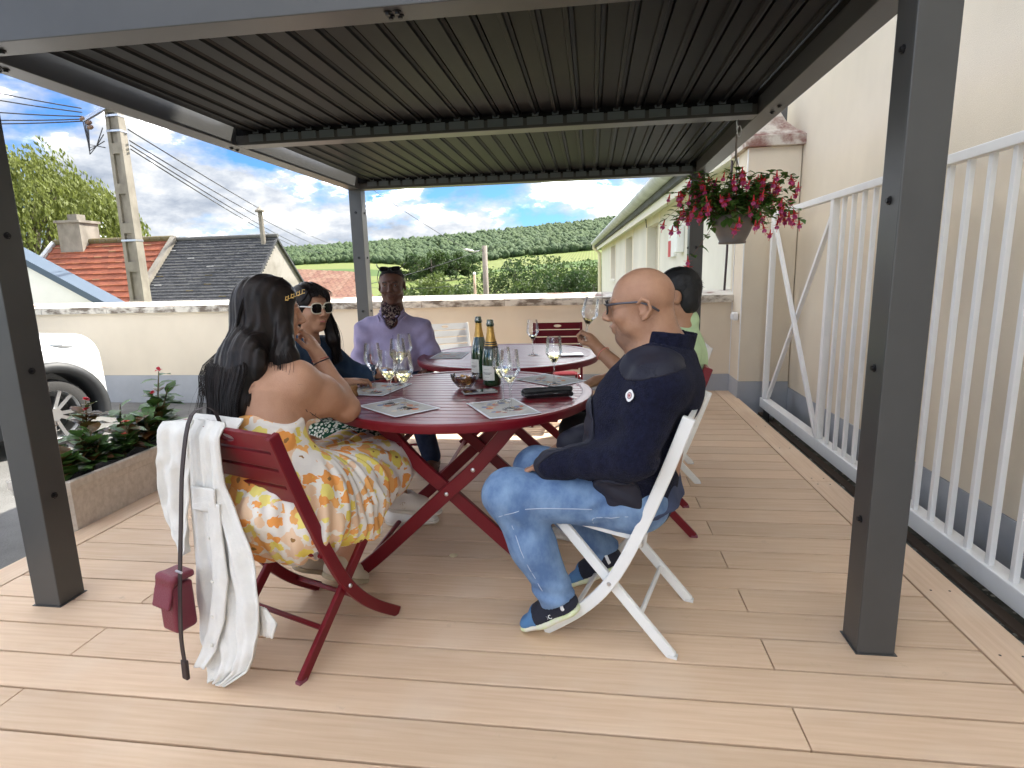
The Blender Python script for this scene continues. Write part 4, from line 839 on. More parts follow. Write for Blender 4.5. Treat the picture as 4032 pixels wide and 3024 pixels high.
# local: +x front. front axle at x=0.82 (world -4.73), near side y=-0.87
v = Vol((-2.75, -0.98, 0.10), (1.55, 0.98, 1.62), 0.03)
v.rbox((-0.62, 0, 0.58), (1.98, 0.86, 0.36), 0.16); v.rbox((0.75, 0, 0.68), (0.60, 0.80, 0.30), 0.17, k=0.08); v.rbox((-1.15, 0, 1.08), (1.35, 0.76, 0.46), 0.30, k=0.10)
v.cone((0.55, -0.5, 0.93), (0.55, 0.5, 0.93), 0.14, 0.14, 0.18); v.plane((1.37, 0, 0.5), (1, 0, 0.12), 0.10); v.plane((0.60, 0, 1.02), (0.26, 0, 1), 0.05) if False else None
for ax_ in (0.82, -1.75):
    for s_ in (-1, 1): v.cone((ax_, s_*0.60, 0.31), (ax_, s_*1.2, 0.31), 0.385, 0.385, 0.02, 's')
o = v.build('body', M_cw, car)
for ax_ in (0.82, -1.75):
    for s_ in (-1, 1):
        wheel = link('wheel', MB().lathe([(0.215, -0.10), (0.285, -0.105), (0.305, -0.085), (0.310, 0), (0.305, 0.085), (0.285, 0.105), (0.215, 0.10), (0.215, -0.10)], 40, (0, 0, 0), (0, 1, 0)).mesh('wheel', M_tyre, smooth=True), car, loc=(ax_, s_*0.765, 0.31))
        rm_ = MB(); rm_.lathe([(0.2, -0.06), (0.213, -0.085), (0.222, -0.09), (0.222, 0.09), (0.2, 0.06), (0.2, -0.06)], 36, (0, 0, 0), (0, 1, 0))
        for k_ in range(10): an = k_*0.628+(0.16 if k_ % 2 else 0); rm_.bar((0.03*math.cos(an), s_*0.05, 0.03*math.sin(an)), (0.21*math.cos(an), s_*0.075, 0.21*math.sin(an)), 0.030, 0.02, (0, 1, 0))
        rm_.lathe([(0, 0.03), (0.05, 0.03), (0.055, -0.03), (0, -0.03)], 16, (0, s_*0.06, 0), (0, 1, 0)); link('rim', rm_.mesh('rim', M_alloy), wheel); link('brake_disc', MB().lathe([(0, 0.01), (0.16, 0.01), (0.16, -0.01), (0, -0.01)], 24, (0, 0.0, 0), (0, 1, 0)).mesh('brake_disc', M_blk), wheel)
        K = 22; m = MB(); vs = []; fs = []
        for k_ in range(K+1):
            an = math.pi*(-0.08+1.16*k_/K)
            for rr_, yy in ((0.372, 0.60), (0.372, 0.885), (0.40, 0.905), (0.455, 0.895), (0.465, 0.86)): vs.append((rr_*math.cos(an), s_*yy, rr_*math.sin(an)))
        for k_ in range(K):
            for j in range(4): fs.append((k_*5+j, k_*5+j+1, k_*5+6+j, k_*5+5+j))
        m.add(vs, fs); link('wheel_arch_trim', m.mesh('wheel_arch_trim', M_blk, smooth=True), car, loc=(ax_, 0, 0.31))
for s_ in (-1, 1):
    v = Vol((0.80, s_*0.72-0.22, 0.78), (1.32, s_*0.72+0.22, 1.02), 0.012); v.ell((1.06, s_*0.715, 0.885), (0.20, 0.115, 0.052), ax=(nrm((1, s_*-0.35, -0.16)), nrm((s_*0.35, 1, 0)), nrm((0.16, 0, 1)))); h_ = v.build('headlight', mat('headlight_glass', (0.45, 0.48, 0.5), 0.08, 0.4, coat=1), car)
    link('side_window', MB().prism([(-2.2, 0.98), (-0.15, 0.98), (-0.65, 1.40), (-1.9, 1.42)], s_*0.745, s_*0.772, 'xz').mesh('side_window', M_cg), car)
    link('door_mirror', MB().box((-0.18, s_*0.92-0.09, 0.96), (0.02, s_*0.92+0.09, 1.08), 0.04).mesh('door_mirror', M_cw), car)
    link('sill_trim', MB().box((-1.30, s_*0.84-0.03, 0.20), (0.38, s_*0.84+0.03, 0.31), 0.02).mesh('sill_trim', M_blk), car)
    link('door_seam', MB().box((-0.012, s_*0.8605-0.002, 0.34), (-0.004, s_*0.8605+0.002, 0.95)).mesh('door_seam', M_blk), car)
link('bonnet_seam', MB().tube([(1.27, -0.62, 0.80), (0.95, -0.715, 0.90), (0.45, -0.76, 0.945), (-0.05, -0.775, 0.97)], 0.006, 5).mesh('bonnet_seam', M_blk), car); link('windscreen', MB().prism([(0.30, 0.99), (-0.32, 1.43), (-0.36, 1.40), (0.24, 0.97)], -0.66, 0.66, 'xz').mesh('windscreen', M_cg), car)
link('bumper_grille', MB().box((1.325, -0.55, 0.24), (1.39, 0.55, 0.42), 0.02).mesh('bumper_grille', M_blk), car)
# ---- concrete utility pole and wires
M_conc = mat('weathered_concrete', (0.27, 0.245, 0.205), 0.9, col2=(0.18, 0.16, 0.13), vscale=(5, 5, 3), bump=0.5, bscale=60, detail=7)
up_ = thing('utility_pole', 'tall weathered concrete utility pole with ladder like recesses', 'utility pole', (-7.545, 9.0, -1.3))
PHt = 7.2; w0, w1 = 0.150, 0.098; dp0, dp1 = 0.095, 0.062
m = MB(); zz = [0.0, 2.2]; nb = 9; step = 0.56
def hwid(z_): f_ = z_/PHt; return w0+(w1-w0)*f_, dp0+(dp1-dp0)*f_
def slab(xa, xb, za, zb, y_s=1.0, ya=-1, yb=1):
    """tapered block; xa, xb as fractions of half width"""
    (wa, da), (wb, db) = hwid(za), hwid(zb)
    m.add([(xa*wa, ya*da*y_s, za), (xb*wa, ya*da*y_s, za), (xb*wa, yb*da*y_s, za), (xa*wa, yb*da*y_s, za), (xa*wb, ya*db*y_s, zb), (xb*wb, ya*db*y_s, zb), (xb*wb, yb*db*y_s, zb), (xa*wb, yb*db*y_s, zb)], [(0, 3, 2, 1), (4, 5, 6, 7), (0, 1, 5, 4), (1, 2, 6, 5), (2, 3, 7, 6), (3, 0, 4, 7)])
slab(-1, -0.52, 0, PHt); slab(0.52, 1, 0, PHt); slab(-0.52, 0.52, 0, PHt, 0.45)
z_ = 0.9
while z_ < PHt: slab(-0.52, 0.52, z_, min(z_+0.16, PHt), 0.97); z_ += 0.62
link('shaft', m.mesh('shaft', M_conc), up_)
for z_ in (4.95, 5.18, 3.25): wq, dq = hwid(z_); link('band', MB().box((-wq-0.006, -dq-0.006, z_), (wq+0.006, dq+0.006, z_+0.03)).mesh('band', M_steel), up_)
link('bracket_arm', MB().bar((0.02, -0.12, 5.32), (-0.42, -0.16, 5.12), 0.05, 0.05, (0, 0, 1)).mesh('bracket_arm', M_steel), up_)
M_wire = mat('black_wire', (0.03, 0.03, 0.035), 0.5)
for q in ((-0.42, -0.17, 5.14), (-0.33, -0.16, 5.08), (-0.28, -0.2, 5.0)): link('insulator', MB().lathe([(0, -0.05), (0.025, -0.04), (0.035, 0), (0.025, 0.04), (0, 0.05)], 10, q, (1, 0, 0.2)).mesh('insulator', mat('brown_insulator', (0.16, 0.09, 0.06), 0.4)), up_)
for i in range(4): link('jumper', MB().tube([(-0.42+0.03*i, -0.17, 5.1), (-0.36, -0.2, 4.75-0.05*i), (-0.22, -0.2, 4.72), (-0.12, -0.14, 5.0-0.1*i)], 0.008, 5).mesh('jumper', M_wire, smooth=True), up_)
def wire(a_, b2, sag, r_, label, grp='overhead wires'):
    a_, b2 = Vector(a_), Vector(b2); pts = [a_.lerp(b2, k_/16)-Vector((0, 0, sag*4*(k_/16)*(1-k_/16))) for k_ in range(17)]; MB().tube(pts, r_, 5).build('overhead_wire', M_wire, smooth=True, label=label, cat='wire', group=grp)
for i, (dz, xl, zl) in enumerate(((0.16, -13.5, 5.55), (0.10, -13.5, 5.30), (0.04, -13.5, 4.75), (0.0, -13.6, 4.42), (-0.03, -13.6, 4.30))):
    wire((-7.97, 8.84, 3.84+dz), (xl, 8.7, zl), 0.12, 0.010, ['highest', 'second highest', 'middle', 'second lowest', 'lowest'][i]+' wire leaving the utility pole to the left')
for i, (z_, ex, ez) in enumerate(((3.70, -17.6, 3.45), (3.53, -18.3, 3.3), (3.46, -18.9, 3.0), (3.40, -19.6, 3.1))):
    wire((-7.38, 9.05, z_), (ex, 40, ez), 0.25, 0.012, ['highest', 'second highest', 'second lowest', 'lowest'][i]+' wire running from the pole down towards the valley')
wire((-12.5, 26, 7.2), (-5.3, 26.2, 2.2), 0.15, 0.012, 'single wire slanting across the sky above the lilac shirt man')
# ---- roadside lamp pole and short post in the valley
lp = thing('street_lamp', 'wooden pole with small street lamp arm below the wooded hill', 'street lamp', (-5.42, 30, -4.2)); M_wp = mat('grey_timber', (0.28, 0.24, 0.20), 0.9, var=0.3, vscale=(12, 12, 2))
link('pole', MB().tube([(0, 0, 0), (0, 0, 6.9)], [0.17, 0.13], 10).mesh('pole', M_wp, smooth=True), lp); link('arm', MB().tube([(0, 0, 6.7), (-0.5, 0, 6.62), (-0.75, 0, 6.68)], 0.025, 6).mesh('arm', M_steel), lp)
v = Vol((-1.15, -0.15, 6.55), (-0.5, 0.15, 6.85), 0.02); v.ell((-0.82, 0, 6.70), (0.28, 0.10, 0.06), ax=(nrm((1, 0, -0.2)), (0, 1, 0), nrm((0.2, 0, 1)))); v.build('lamp_head', M_white, lp)
t = thing('short_post', 'short pale post left of the street lamp pole', 'post', (-6.0, 30, -4.2)); link('pole', MB().tube([(0, 0, 0), (0, 0, 5.5)], 0.07, 8).mesh('pole', mat('pale_timber', (0.45, 0.32, 0.22), 0.8), smooth=True), t); link('cap', MB().lathe([(0, 0.06), (0.08, 0.0), (0.08, -0.08), (0, -0.08)], 8, (0, 0, 5.55)).mesh('cap', M_white), t)
wire((-5.42, 30, 2.55), (-12, 24, 0.6), 0.25, 0.014, 'wire from street lamp pole down left across the fields'); wire((-5.42, 30, 0.9), (-13, 33, 0.7), 0.2, 0.012, 'lower wire from street lamp pole across the bushes')
# ---- houses beyond the wall
M_gab = mat('old_render', (0.30, 0.28, 0.25), 0.95, col2=(0.20, 0.18, 0.15), vscale=(2, 2, 2), bump=0.5, bscale=30)
def tile_roof(par, xa, xb, yr, zr, yd, zd, mts, tw, thh, name, jit, seed, lift=0.012):
    """rows of separate lapped tiles on the slope from the ridge (yr, zr) down to (yd, zd); the largest ones nearest the viewer first"""
    rn = random.Random(seed); L_ = math.hypot(yd-yr, zd-zr); n = int(L_/thh); sl = Vector((0, (yd-yr)/L_, (zd-zr)/L_)); nn = Vector((0, -sl.z, sl.y)); nn = -nn if nn.z < 0 else nn
    base = [MB().box((0, 0, 0), (tw*0.97, thh*1.25, 0.018)).mesh(name, mt) for mt in mts]; qb = Matrix((Vector((1, 0, 0)), sl, nn)).transposed(); eu = qb.to_euler(); out_ = []
    for j in range(n):
        x = xa
        if j % 2: out_.append((j, x, .5)); x += tw/2
        while x < xb-tw*0.2: f_ = min(1.0, (xb-x)/tw); out_.append((j, x, f_)); x += tw
    for j, x, f_ in out_:
        o = link(name, base[rn.choices(range(len(mts)), jit)[0]], par); o.scale.x = f_; p = Vector((x, yr, zr))+sl*(j*thh)+nn*(lift+rn.uniform(0, .008)); o.location = p; o.rotation_euler = (eu.x+R(rn.uniform(-.5, 1.2)), eu.y+R(rn.uniform(-.8, .8)), eu.z); inparent(o, par)
# slate house: ridge along x at y=13
sh = thing('slate_house', 'old stone house with mossy dark slate roof and grey gable', 'house', (-8.5, 13, -3)); rz_, ey = 2.24, 3.1; ez = rz_-2.9
def HP(m, n, mt, par): o = m.build(n, mt, par); inparent(o, par); return o
HP(MB().prism([(13-ey, -3), (13+ey, -3), (13+ey, ez), (13, rz_-0.05), (13-ey, ez)], -9.76, -7.25, 'yz'), 'gable_wall', M_gab, sh)
SL = [mat('slate_%d' % i, c, 0.75, col2=(.14, .14, .135), vscale=(16, 16, 16), ramp=(.5, .8), spec=.3) for i, c in enumerate([(0.055, 0.057, 0.062), (0.08, 0.082, 0.085), (0.12, 0.12, 0.115), (0.36, 0.36, 0.35), (0.12, 0.095, 0.04)])]
rf = HP(MB().prism([(13-ey-0.2, ez-0.2), (13, rz_), (13+ey+0.2, ez-0.2), (13+ey+0.2, ez-0.26), (13, rz_-0.06), (13-ey-0.2, ez-0.26)], -9.78, -7.19, 'yz'), 'roof', SL[0], sh)
tile_roof(sh, -9.76, -7.21, 13, rz_, 13-1.95, rz_-1.84, SL, 0.17, 0.095, 'slate', (10, 8, 6, 0.5, 0.6), 3)
for k_ in range(11): HP(MB().tube([(-9.76+k_*0.235, 13, rz_+0.03), (-9.53+k_*0.235, 13, rz_+0.03)], 0.045, 8), 'ridge_tile', SL[2], sh)
HP(MB().tube([(-7.45, 12.85, 1.1), (-7.47, 12.85, 2.78)], 0.055, 8), 'vent_pipe', M_conc, sh); HP(MB().lathe([(0, .1), (.11, .0), (.11, -.03), (0, -.03)], 10, (-7.47, 12.85, 2.82)), 'vent_cowl', M_conc, sh)
# orange tiled house joined on the left
oh = thing('tiled_house', 'old house with orange clay tile roof and stone chimney', 'house', (-11.3, 13, -3))
HP(MB().prism([(13-ey, -3), (13+ey, -3), (13+ey, ez), (13, rz_-0.02), (13-ey, ez)], -12.9, -9.80, 'yz'), 'gable_wall', M_gab, oh)
OT = [mat('clay_tile_%d' % i, c, 0.85, var=0.35, vscale=(8, 8, 8)) for i, c in enumerate([(0.36, 0.115, 0.05), (0.28, 0.08, 0.04), (0.42, 0.165, 0.08), (0.17, 0.062, 0.04), (0.36, 0.21, 0.11)])]
HP(MB().prism([(13-ey-0.2, ez-0.17), (13, rz_+0.03), (13+ey+0.2, ez-0.17), (13+ey+0.2, ez-0.23), (13, rz_-0.03), (13-ey-0.2, ez-0.23)], -13.0, -9.80, 'yz'), 'roof', OT[1], oh)
tile_roof(oh, -12.98, -9.82, 13, rz_+0.03, 13-1.95, rz_-1.81, OT, 0.185, 0.19, 'clay_tile', (8, 6, 5, 3, 2), 5, 0.02)
for k_ in range(11): HP(MB().tube([(-13.0+k_*0.29, 13, rz_+0.05), (-12.72+k_*0.29, 13, rz_+0.05)], 0.07, 8), 'ridge_tile', SL[4], oh)
HP(MB().bar((-9.79, 13, rz_+0.06), (-9.79, 11.0, rz_-1.83), 0.14, 0.12, (0, 0, 1)), 'verge_kerb', M_conc, oh); HP(MB().bar((-13.0, 13, rz_+0.05), (-13.0, 11.0, rz_-1.83), 0.12, 0.1, (0, 0, 1)), 'verge_kerb', mat('pale_verge', (0.5, 0.5, 0.5), 0.8), oh)
ch = HP(MB().box((-12.62, 12.75, 2.0), (-12.02, 13.3, 2.72)), 'chimney', M_conc, oh)
for a_ in ((-12.66, 12.71, 2.721, -11.98, 13.34, 2.78), (-12.45, 12.9, 2.781, -12.2, 13.15, 2.93)): MB().box(a_[:3], a_[3:]).build('chimney_cap', M_conc, ch).matrix_parent_inverse = Matrix.Translation(oh.location).inverted() if False else Matrix()
for c2 in ch.children: c2.matrix_parent_inverse = Matrix.Translation(oh.location).inverted() @ Matrix.Translation(oh.location)
# far terracotta roof
fh = thing('terracotta_house', 'low house with pale terracotta roof right of the slate gable', 'house', (-9.2, 20, -3.5)); TC = [mat('terra_%d' % i, c, 0.9, var=0.45, vscale=(9, 9, 9)) for i, c in enumerate([(0.25, 0.125, 0.085), (0.26, 0.14, 0.095), (0.23, 0.112, 0.078), (0.28, 0.165, 0.115)])]
m = MB(); A_, B_, C_, D_ = (-11.4, 21.0, 1.62), (-8.55, 21.0, 1.42), (-6.5, 16.2, -0.9), (-11.6, 16.2, -0.9); m.add([A_, B_, C_, D_, (-11.4, 24, -1), (-8.3, 24, -1), (-11.4, 21, -3.5), (-6.6, 16.3, -3.5), (-11.5, 16.3, -3.5), (-8.3, 24, -3.5), (-11.4, 24, -3.5)], [(0, 3, 2, 1), (0, 1, 5, 4), (1, 2, 5), (3, 8, 7, 2), (2, 7, 9, 5), (4, 5, 9, 10), (0, 4, 10, 8, 3)]); HP(m, 'roof', TC[0], fh)
rn_ = random.Random(2); tme = [MB().box((0, 0, 0), (0.2, 0.36, 0.03)).mesh('clay_tile', mt) for mt in TC]
dA = (Vector(D_)-Vector(A_)); nnv = (Vector(B_)-Vector(A_)).cross(dA).normalized(); nnv = nnv if nnv.z > 0 else -nnv
for j in range(12):
    f_ = j/13; l_ = Vector(A_).lerp(Vector(D_), f_*0.72); r_ = Vector(B_).lerp(Vector(C_), f_*0.72); w_ = (r_-l_).length; k_ = 0
    while k_*0.21 < w_-0.2:
        o = link('clay_tile', tme[rn_.randrange(4)], fh); xa_ = (r_-l_).normalized(); ya_ = (dA-xa_*dA.dot(xa_)).normalized(); za_ = xa_.cross(ya_); za_ = za_ if za_.z > 0 else -za_
        o.matrix_basis = Matrix.Translation(l_+xa_*k_*0.21+za_*(0.02+rn_.uniform(0, .02))) @ Matrix((xa_, ya_, za_)).transposed().to_4x4(); inparent(o, fh); k_ += 1
        if j*24+k_ > 285: break
# white house at far left
wh = thing('white_house', 'white rendered house gable with blue grey roof edge at far left', 'house', (-10, 9.6, -3)); M_bz = mat('blue_zinc', (0.07, 0.10, 0.135), 0.45, 0.3)
HP(MB().prism([(-13.0, -3), (-8.3, -3), (-8.3, 0.90), (-10.65, 2.18), (-13.0, 0.90)], 9.0, 9.30, 'xz'), 'wall_face', mat('white_render', (0.80, 0.79, 0.75), 0.9, var=0.06, vscale=(2, 2, 2)), wh)
for s_ in (-1, 1): HP(MB().prism([(-10.65, 2.20), (-10.65+s_*2.55, 0.81), (-10.65+s_*2.55, 0.93), (-10.65, 2.32)], 8.93, 9.34, 'xz'), 'roof', M_bz, wh)
# ---- trees
def quads(name, P, S, mt, par=None, dirs=None, asp=1.0, rs=1, flat=0.0):
    """leaf-sized quads at P with half size S, random orientation"""
    r = np.random.default_rng(rs); n = len(P); a_ = r.normal(size=(n, 3)); a_[:, 2] *= (1-flat)
    if dirs is not None: a_ = dirs+0.35*a_
    a_ /= np.linalg.norm(a_, axis=1)[:, None]; b2 = r.normal(size=(n, 3)); b2 -= (b2*a_).sum(1)[:, None]*a_; b2 /= np.linalg.norm(b2, axis=1)[:, None]; nrm_ = np.cross(a_, b2)
    S = np.broadcast_to(np.asarray(S), (n,))[:, None]; V_ = np.stack([P-a_*S*asp, P+b2*S*0.6+nrm_*S*0.15, P+a_*S*asp, P-b2*S*0.6+nrm_*S*0.15], 1).reshape(-1, 3); F_ = np.arange(4*n).reshape(n, 4)
    return link(name, arr_mesh(name, V_, F_, mt, smooth=False), par)
TG = [leafmat('tree_leaf_%d' % i, c1, c2, (0.6, 0.6, 0.6), 0.42, 0.6) for i, (c1, c2) in enumerate([((0.036, 0.068, 0.018), (0.070, 0.105, 0.030)), ((0.052, 0.088, 0.024), (0.085, 0.120, 0.034)), ((0.028, 0.058, 0.020), (0.055, 0.090, 0.028)), ((0.075, 0.110, 0.026), (0.12, 0.155, 0.040))])]
M_bark = mat('grey_bark', (0.13, 0.11, 0.085), 0.95, var=0.4, vscale=(3, 3, 1), bump=0.6, bscale=20)
def tree(p, h, rx, g, label, seed, nleaf=2600, ls=0.16, crown0=0.18, cat='tree', group='trees in the valley below the hill'):
    r = np.random.default_rng(seed); t = thing('tree', label, cat, p, 0, group); tr = MB(); hc = h*(1+crown0)/2
    tr.tube([(0, 0, 0), (r.normal()*0.1, 0, h*0.4), (r.normal()*0.2, r.normal()*.2, h*0.8)], [h*0.028, h*0.02, h*0.006], 8); cl = []
    for k_ in range(16):
        a_ = r.uniform(0, 6.28); zf = r.uniform(crown0, 0.95); rad = rx*math.sqrt(max(0.05, 1-((zf-0.48)/0.58)**2))*r.uniform(0.35, 1); c = np.array([rad*math.cos(a_), rad*math.sin(a_), zf*h]); cl.append((c, rx*r.uniform(0.26, 0.46)))
        tr.tube([(0, 0, max(0.1, zf*h*0.55)), (c[0]*0.5, c[1]*0.5, zf*h*0.82), tuple(c)], [h*0.010, h*0.006, h*0.002], 5, False)
    link('trunk', tr.mesh('trunk', M_bark, smooth=True), t); P_ = []
    per = nleaf//len(cl)
    for c, cr in cl:
        q = r.normal(size=(per, 3)); q /= np.linalg.norm(q, axis=1)[:, None]; q *= cr*r.uniform(0.55, 1.05, (per, 1))**0.6; q[:, 2] *= 0.8; P_.append(c+q)
    quads('crown', np.concatenate(P_), ls*r.uniform(0.7, 1.4, per*len(cl)), g, t, rs=seed, asp=1.1); return t
vt = [(-0.285, 66, 8.2, 3.6, 3, 'small bright tree just right of the lilac shirt man'), (-0.325, 58, 6.6, 3.0, 1, 'low bush left of the lamp pole beside the seated man'), (-0.235, 72, 7.4, 3.4, 0, 'mid green tree left of the street lamp'), (-0.205, 62, 6.2, 2.7, 1, 'rounded shrub behind the short pale post'), (-0.178, 78, 9.6, 4.0, 0, 'tree right behind the street lamp pole'), (-0.148, 64, 7.0, 3.2, 3, 'pale green bush right of the street lamp pole'), (-0.122, 80, 11.0, 4.4, 2, 'dark round tree in the middle of the tree belt'), (-0.100, 62, 6.6, 3.0, 1, 'light shrub below the dark round tree'), (-0.075, 76, 10.4, 4.3, 0, 'broad tree right of the middle of tree belt'), (-0.052, 64, 8.0, 3.4, 2, 'darker shrub in front of the broad tree'), (-0.028, 74, 9.8, 4.2, 0, 'leafy tree left of the cream building corner'), (0.002, 66, 8.4, 3.6, 1, 'tree half hidden by the long cream building'), (-0.005, 84, 9.0, 4.2, 2, 'rear tree beside the long cream building corner'), (-0.255, 92, 7.0, 3.6, 2, 'distant dark tree above the bushes near the lamp'), (-0.345, 88, 6.0, 3.4, 1, 'distant low tree behind the seated man shoulder')]
for i, (u, y, h_, rx, g, lab) in enumerate(vt): tree((u*y, y, float(th(np.array(u*y), np.array(float(y))))-0.9), h_*0.76, rx, TG[g], lab, 20+i)
hg = [(-0.295, 300, 13, 7.5, 2, 'far copse tree left end in the fields'), (-0.275, 290, 15, 8, 0, 'far copse tree second from left in the fields'), (-0.255, 300, 14, 8, 2, 'far copse tree in the middle of the fields'), (-0.232, 310, 15, 8, 0, 'far copse tree second from right in fields'), (-0.21, 320, 12, 7, 2, 'far copse tree right end in the fields'), (-0.315, 310, 10, 6, 1, 'far small copse tree beside pergola post')]
for i, (u, y, h_, rx, g, lab) in enumerate(hg): tree((u*y, y, float(th(np.array(u*y), np.array(float(y))))-0.5), h_, rx, TG[g], lab, 60+i, 1800, 0.55, group='copse trees in the far fields')
# willow: drooping twigs
wl = thing('willow_tree', 'pale green weeping willow towering behind the left houses', 'tree', (-20.1, 18.5, -3)); r = np.random.default_rng(5); tr = MB(); tr.tube([(0, 0, 0), (0.2, 0, 3.5), (0.1, 0, 6.5)], [0.45, 0.33, 0.12], 10); P_ = []; D2 = []
for k_ in range(1400):
    a_ = r.uniform(0, 6.28); rad = 3.7*math.sqrt(r.uniform(0.02, 1)); top = 8.7-0.24*rad**1.75+r.normal()*0.35; Ln = r.uniform(0.8, 2.3); x, y = rad*math.cos(a_), rad*math.sin(a_); m_ = 22
    for i in range(m_):
        t_ = i/m_; P_.append((x+math.cos(a_)*0.5*math.sin(t_*1.6)+r.normal()*0.05, y+math.sin(a_)*0.5*math.sin(t_*1.6)+r.normal()*0.05, top-Ln*t_*t_*1.0-0.15*t_)); D2.append((math.cos(a_)*0.4*(1-t_), math.sin(a_)*0.4*(1-t_), -1))
for k_ in range(26): a_ = r.uniform(0, 6.28); rad = r.uniform(1, 3.6); tr.tube([(0.2, 0, 3.0+r.uniform(0, 2)), (rad*0.5*math.cos(a_), rad*0.5*math.sin(a_), 6.2), (rad*math.cos(a_), rad*math.sin(a_), 8.2-0.24*rad**1.75)], [0.12, 0.07, 0.02], 6, False)
link('trunk', tr.mesh('trunk', M_bark, smooth=True), wl); quads('crown', np.array(P_), 0.055*r.uniform(0.7, 1.4, len(P_)), leafmat('willow_leaf', (0.12, 0.15, 0.03), (0.18, 0.205, 0.05), (0.7, 0.7, 0.7), 0.4, 0.6), wl, dirs=np.array(D2), rs=5, asp=1.5)
# forest on the ridge: a mass of crowns
r = np.random.default_rng(9); n_ = 9500; yy = 640+560*r.uniform(0, 1, n_)**1.15; uu = r.uniform(-0.95, 0.22, n_); xx = uu*yy; zz = th(xx, yy); rad = r.uniform(3.0, 5.6, n_)*np.where(yy < 690, .8, 1)
B1 = IV.copy(); bmx = bmesh.new(); bmesh.ops.create_icosphere(bmx, subdivisions=2, radius=1); I2 = np.array([v_.co[:] for v_ in bmx.verts]); F2 = np.array([[v_.index for v_ in f_.verts] for f_ in bmx.faces]); bmx.free(); Vs = []; Fs = []; off = 0
var = [I2*(1+0.16*r.normal(size=(len(I2), 1))) for _ in range(12)]
near = np.argsort(yy)
var1 = [IV*(1+0.2*r.normal(size=(len(IV), 1))) for _ in range(12)]
for c_i, i in enumerate(near):
    lo_ = c_i > 3200; q = (var1 if lo_ else var)[r.integers(12)]; an = r.uniform(0, 6.28); c, s_ = math.cos(an), math.sin(an); q2 = np.stack([q[:, 0]*c-q[:, 1]*s_, q[:, 0]*s_+q[:, 1]*c, q[:, 2]*1.15], 1)*rad[i]+(xx[i], yy[i], zz[i]+rad[i]*0.9); Vs.append(q2); Fs.append((IF if lo_ else F2)+off); off += len(q2)
fm = leafmat('forest_leaf', (0.036, 0.066, 0.028), (0.075, 0.112, 0.042), (0.045, 0.045, 0.06), 0.1, 0.8)
bb_ = fm.node_tree.nodes['Principled BSDF']; nb_ = fm.node_tree.nodes.new('ShaderNodeTexNoise'); nb_.inputs['Scale'].default_value = 0.55; nb_.inputs['Detail'].default_value = 5; bp_ = fm.node_tree.nodes.new('ShaderNodeBump'); bp_.inputs['Strength'].default_value = 1.0; bp_.inputs['Distance'].default_value = 1.6
tc_ = fm.node_tree.nodes.new('ShaderNodeTexCoord'); fm.node_tree.links.new(tc_.outputs['Object'], nb_.inputs['Vector']); fm.node_tree.links.new(nb_.outputs['Fac'], bp_.inputs['Height']); fm.node_tree.links.new(bp_.outputs[0], bb_.inputs['Normal'])
link('forest', arr_mesh('forest', np.concatenate(Vs), np.concatenate(Fs), fm, smooth=False), label='distant broadleaf forest covering the hillside', cat='forest', kind='stuff')
# ================================================================== PEOPLE
A = lambda *v: np.array(v, float)
def axes(f, u):
    f = nrm(f); u = np.asarray(u, float); u = nrm(u-f*(u@f)); return f, np.cross(f, u), u          # forward, right, up
def head(v, c, f, u, s=1.0, fem=False, broad=1.0):
    F_, R_, U_ = axes(f, u); c = np.asarray(c, float); T = lambda a, b, d: c+s*(F_*a+R_*b*broad+U_*d); AX = (F_, R_, U_); b_ = broad
    v.ell(T(-.012, 0, .034), A(.098, .077*b_, .088)*s, AX, 0.01); v.ell(T(.026, 0, -.032), A(.066, .060*b_, .082)*s, AX, .03*s)
    v.ell(T(.062, 0, -.094), A(.024, .026, .020)*s, AX, .028*s)
    for q in (-1, 1):
        v.ell(T(.004, q*.047, -.058), A(.036, .018, .030)*s, AX, .03*s); v.ell(T(.058, q*.038, -.022), A(.028, .026, .026)*s, AX, .02*s)
        v.ell(T(.099, q*.033, .012), A(.014, .020, .011)*s, AX, .012*s, 's'); v.ell(T(.074, q*.032, .011), A(.0145, .017, .012)*s, AX, .003)
        v.cone(T(.086, q*.014, .030), T(.080, q*.048, .027), .008*s, .007*s, .012*s)
        v.ell(T(-.016, q*.079, -.004), A(.022, .008, .033)*s, (nrm(F_+R_*q*.35), nrm(R_-F_*q*.35), nrm(U_-.15*F_)), .006*s); v.ell(T(-.006, q*.090, .004), A(.012, .009, .018)*s, AX, .003, 's'); v.ell(T(.004, q*.086, -.010), A(.006, .008, .006)*s, AX, .003, 's')
        v.ell(T(.100, q*.012, -.027), A(.012, .010, .009)*s, AX, .006*s)
    v.cone(T(.086, 0, .022), T(.113, 0, -.020), .009*s, .0125*s, .012*s)
    v.cone(T(.088, -.017, -.053), T(.088, .017, -.053), .009*s, .009*s, .008*s); v.ell(T(.095, 0, -.052), A(.009, .014, .006)*s, AX, .006*s); v.cone(T(.086, -.013, -.066), T(.086, .013, -.066), .010*s, .010*s, .008*s)
    v.cone(T(.100, -.021, -.0588), T(.100, .021, -.0588), .0028*s, .0028*s, .003, 's')
    return T
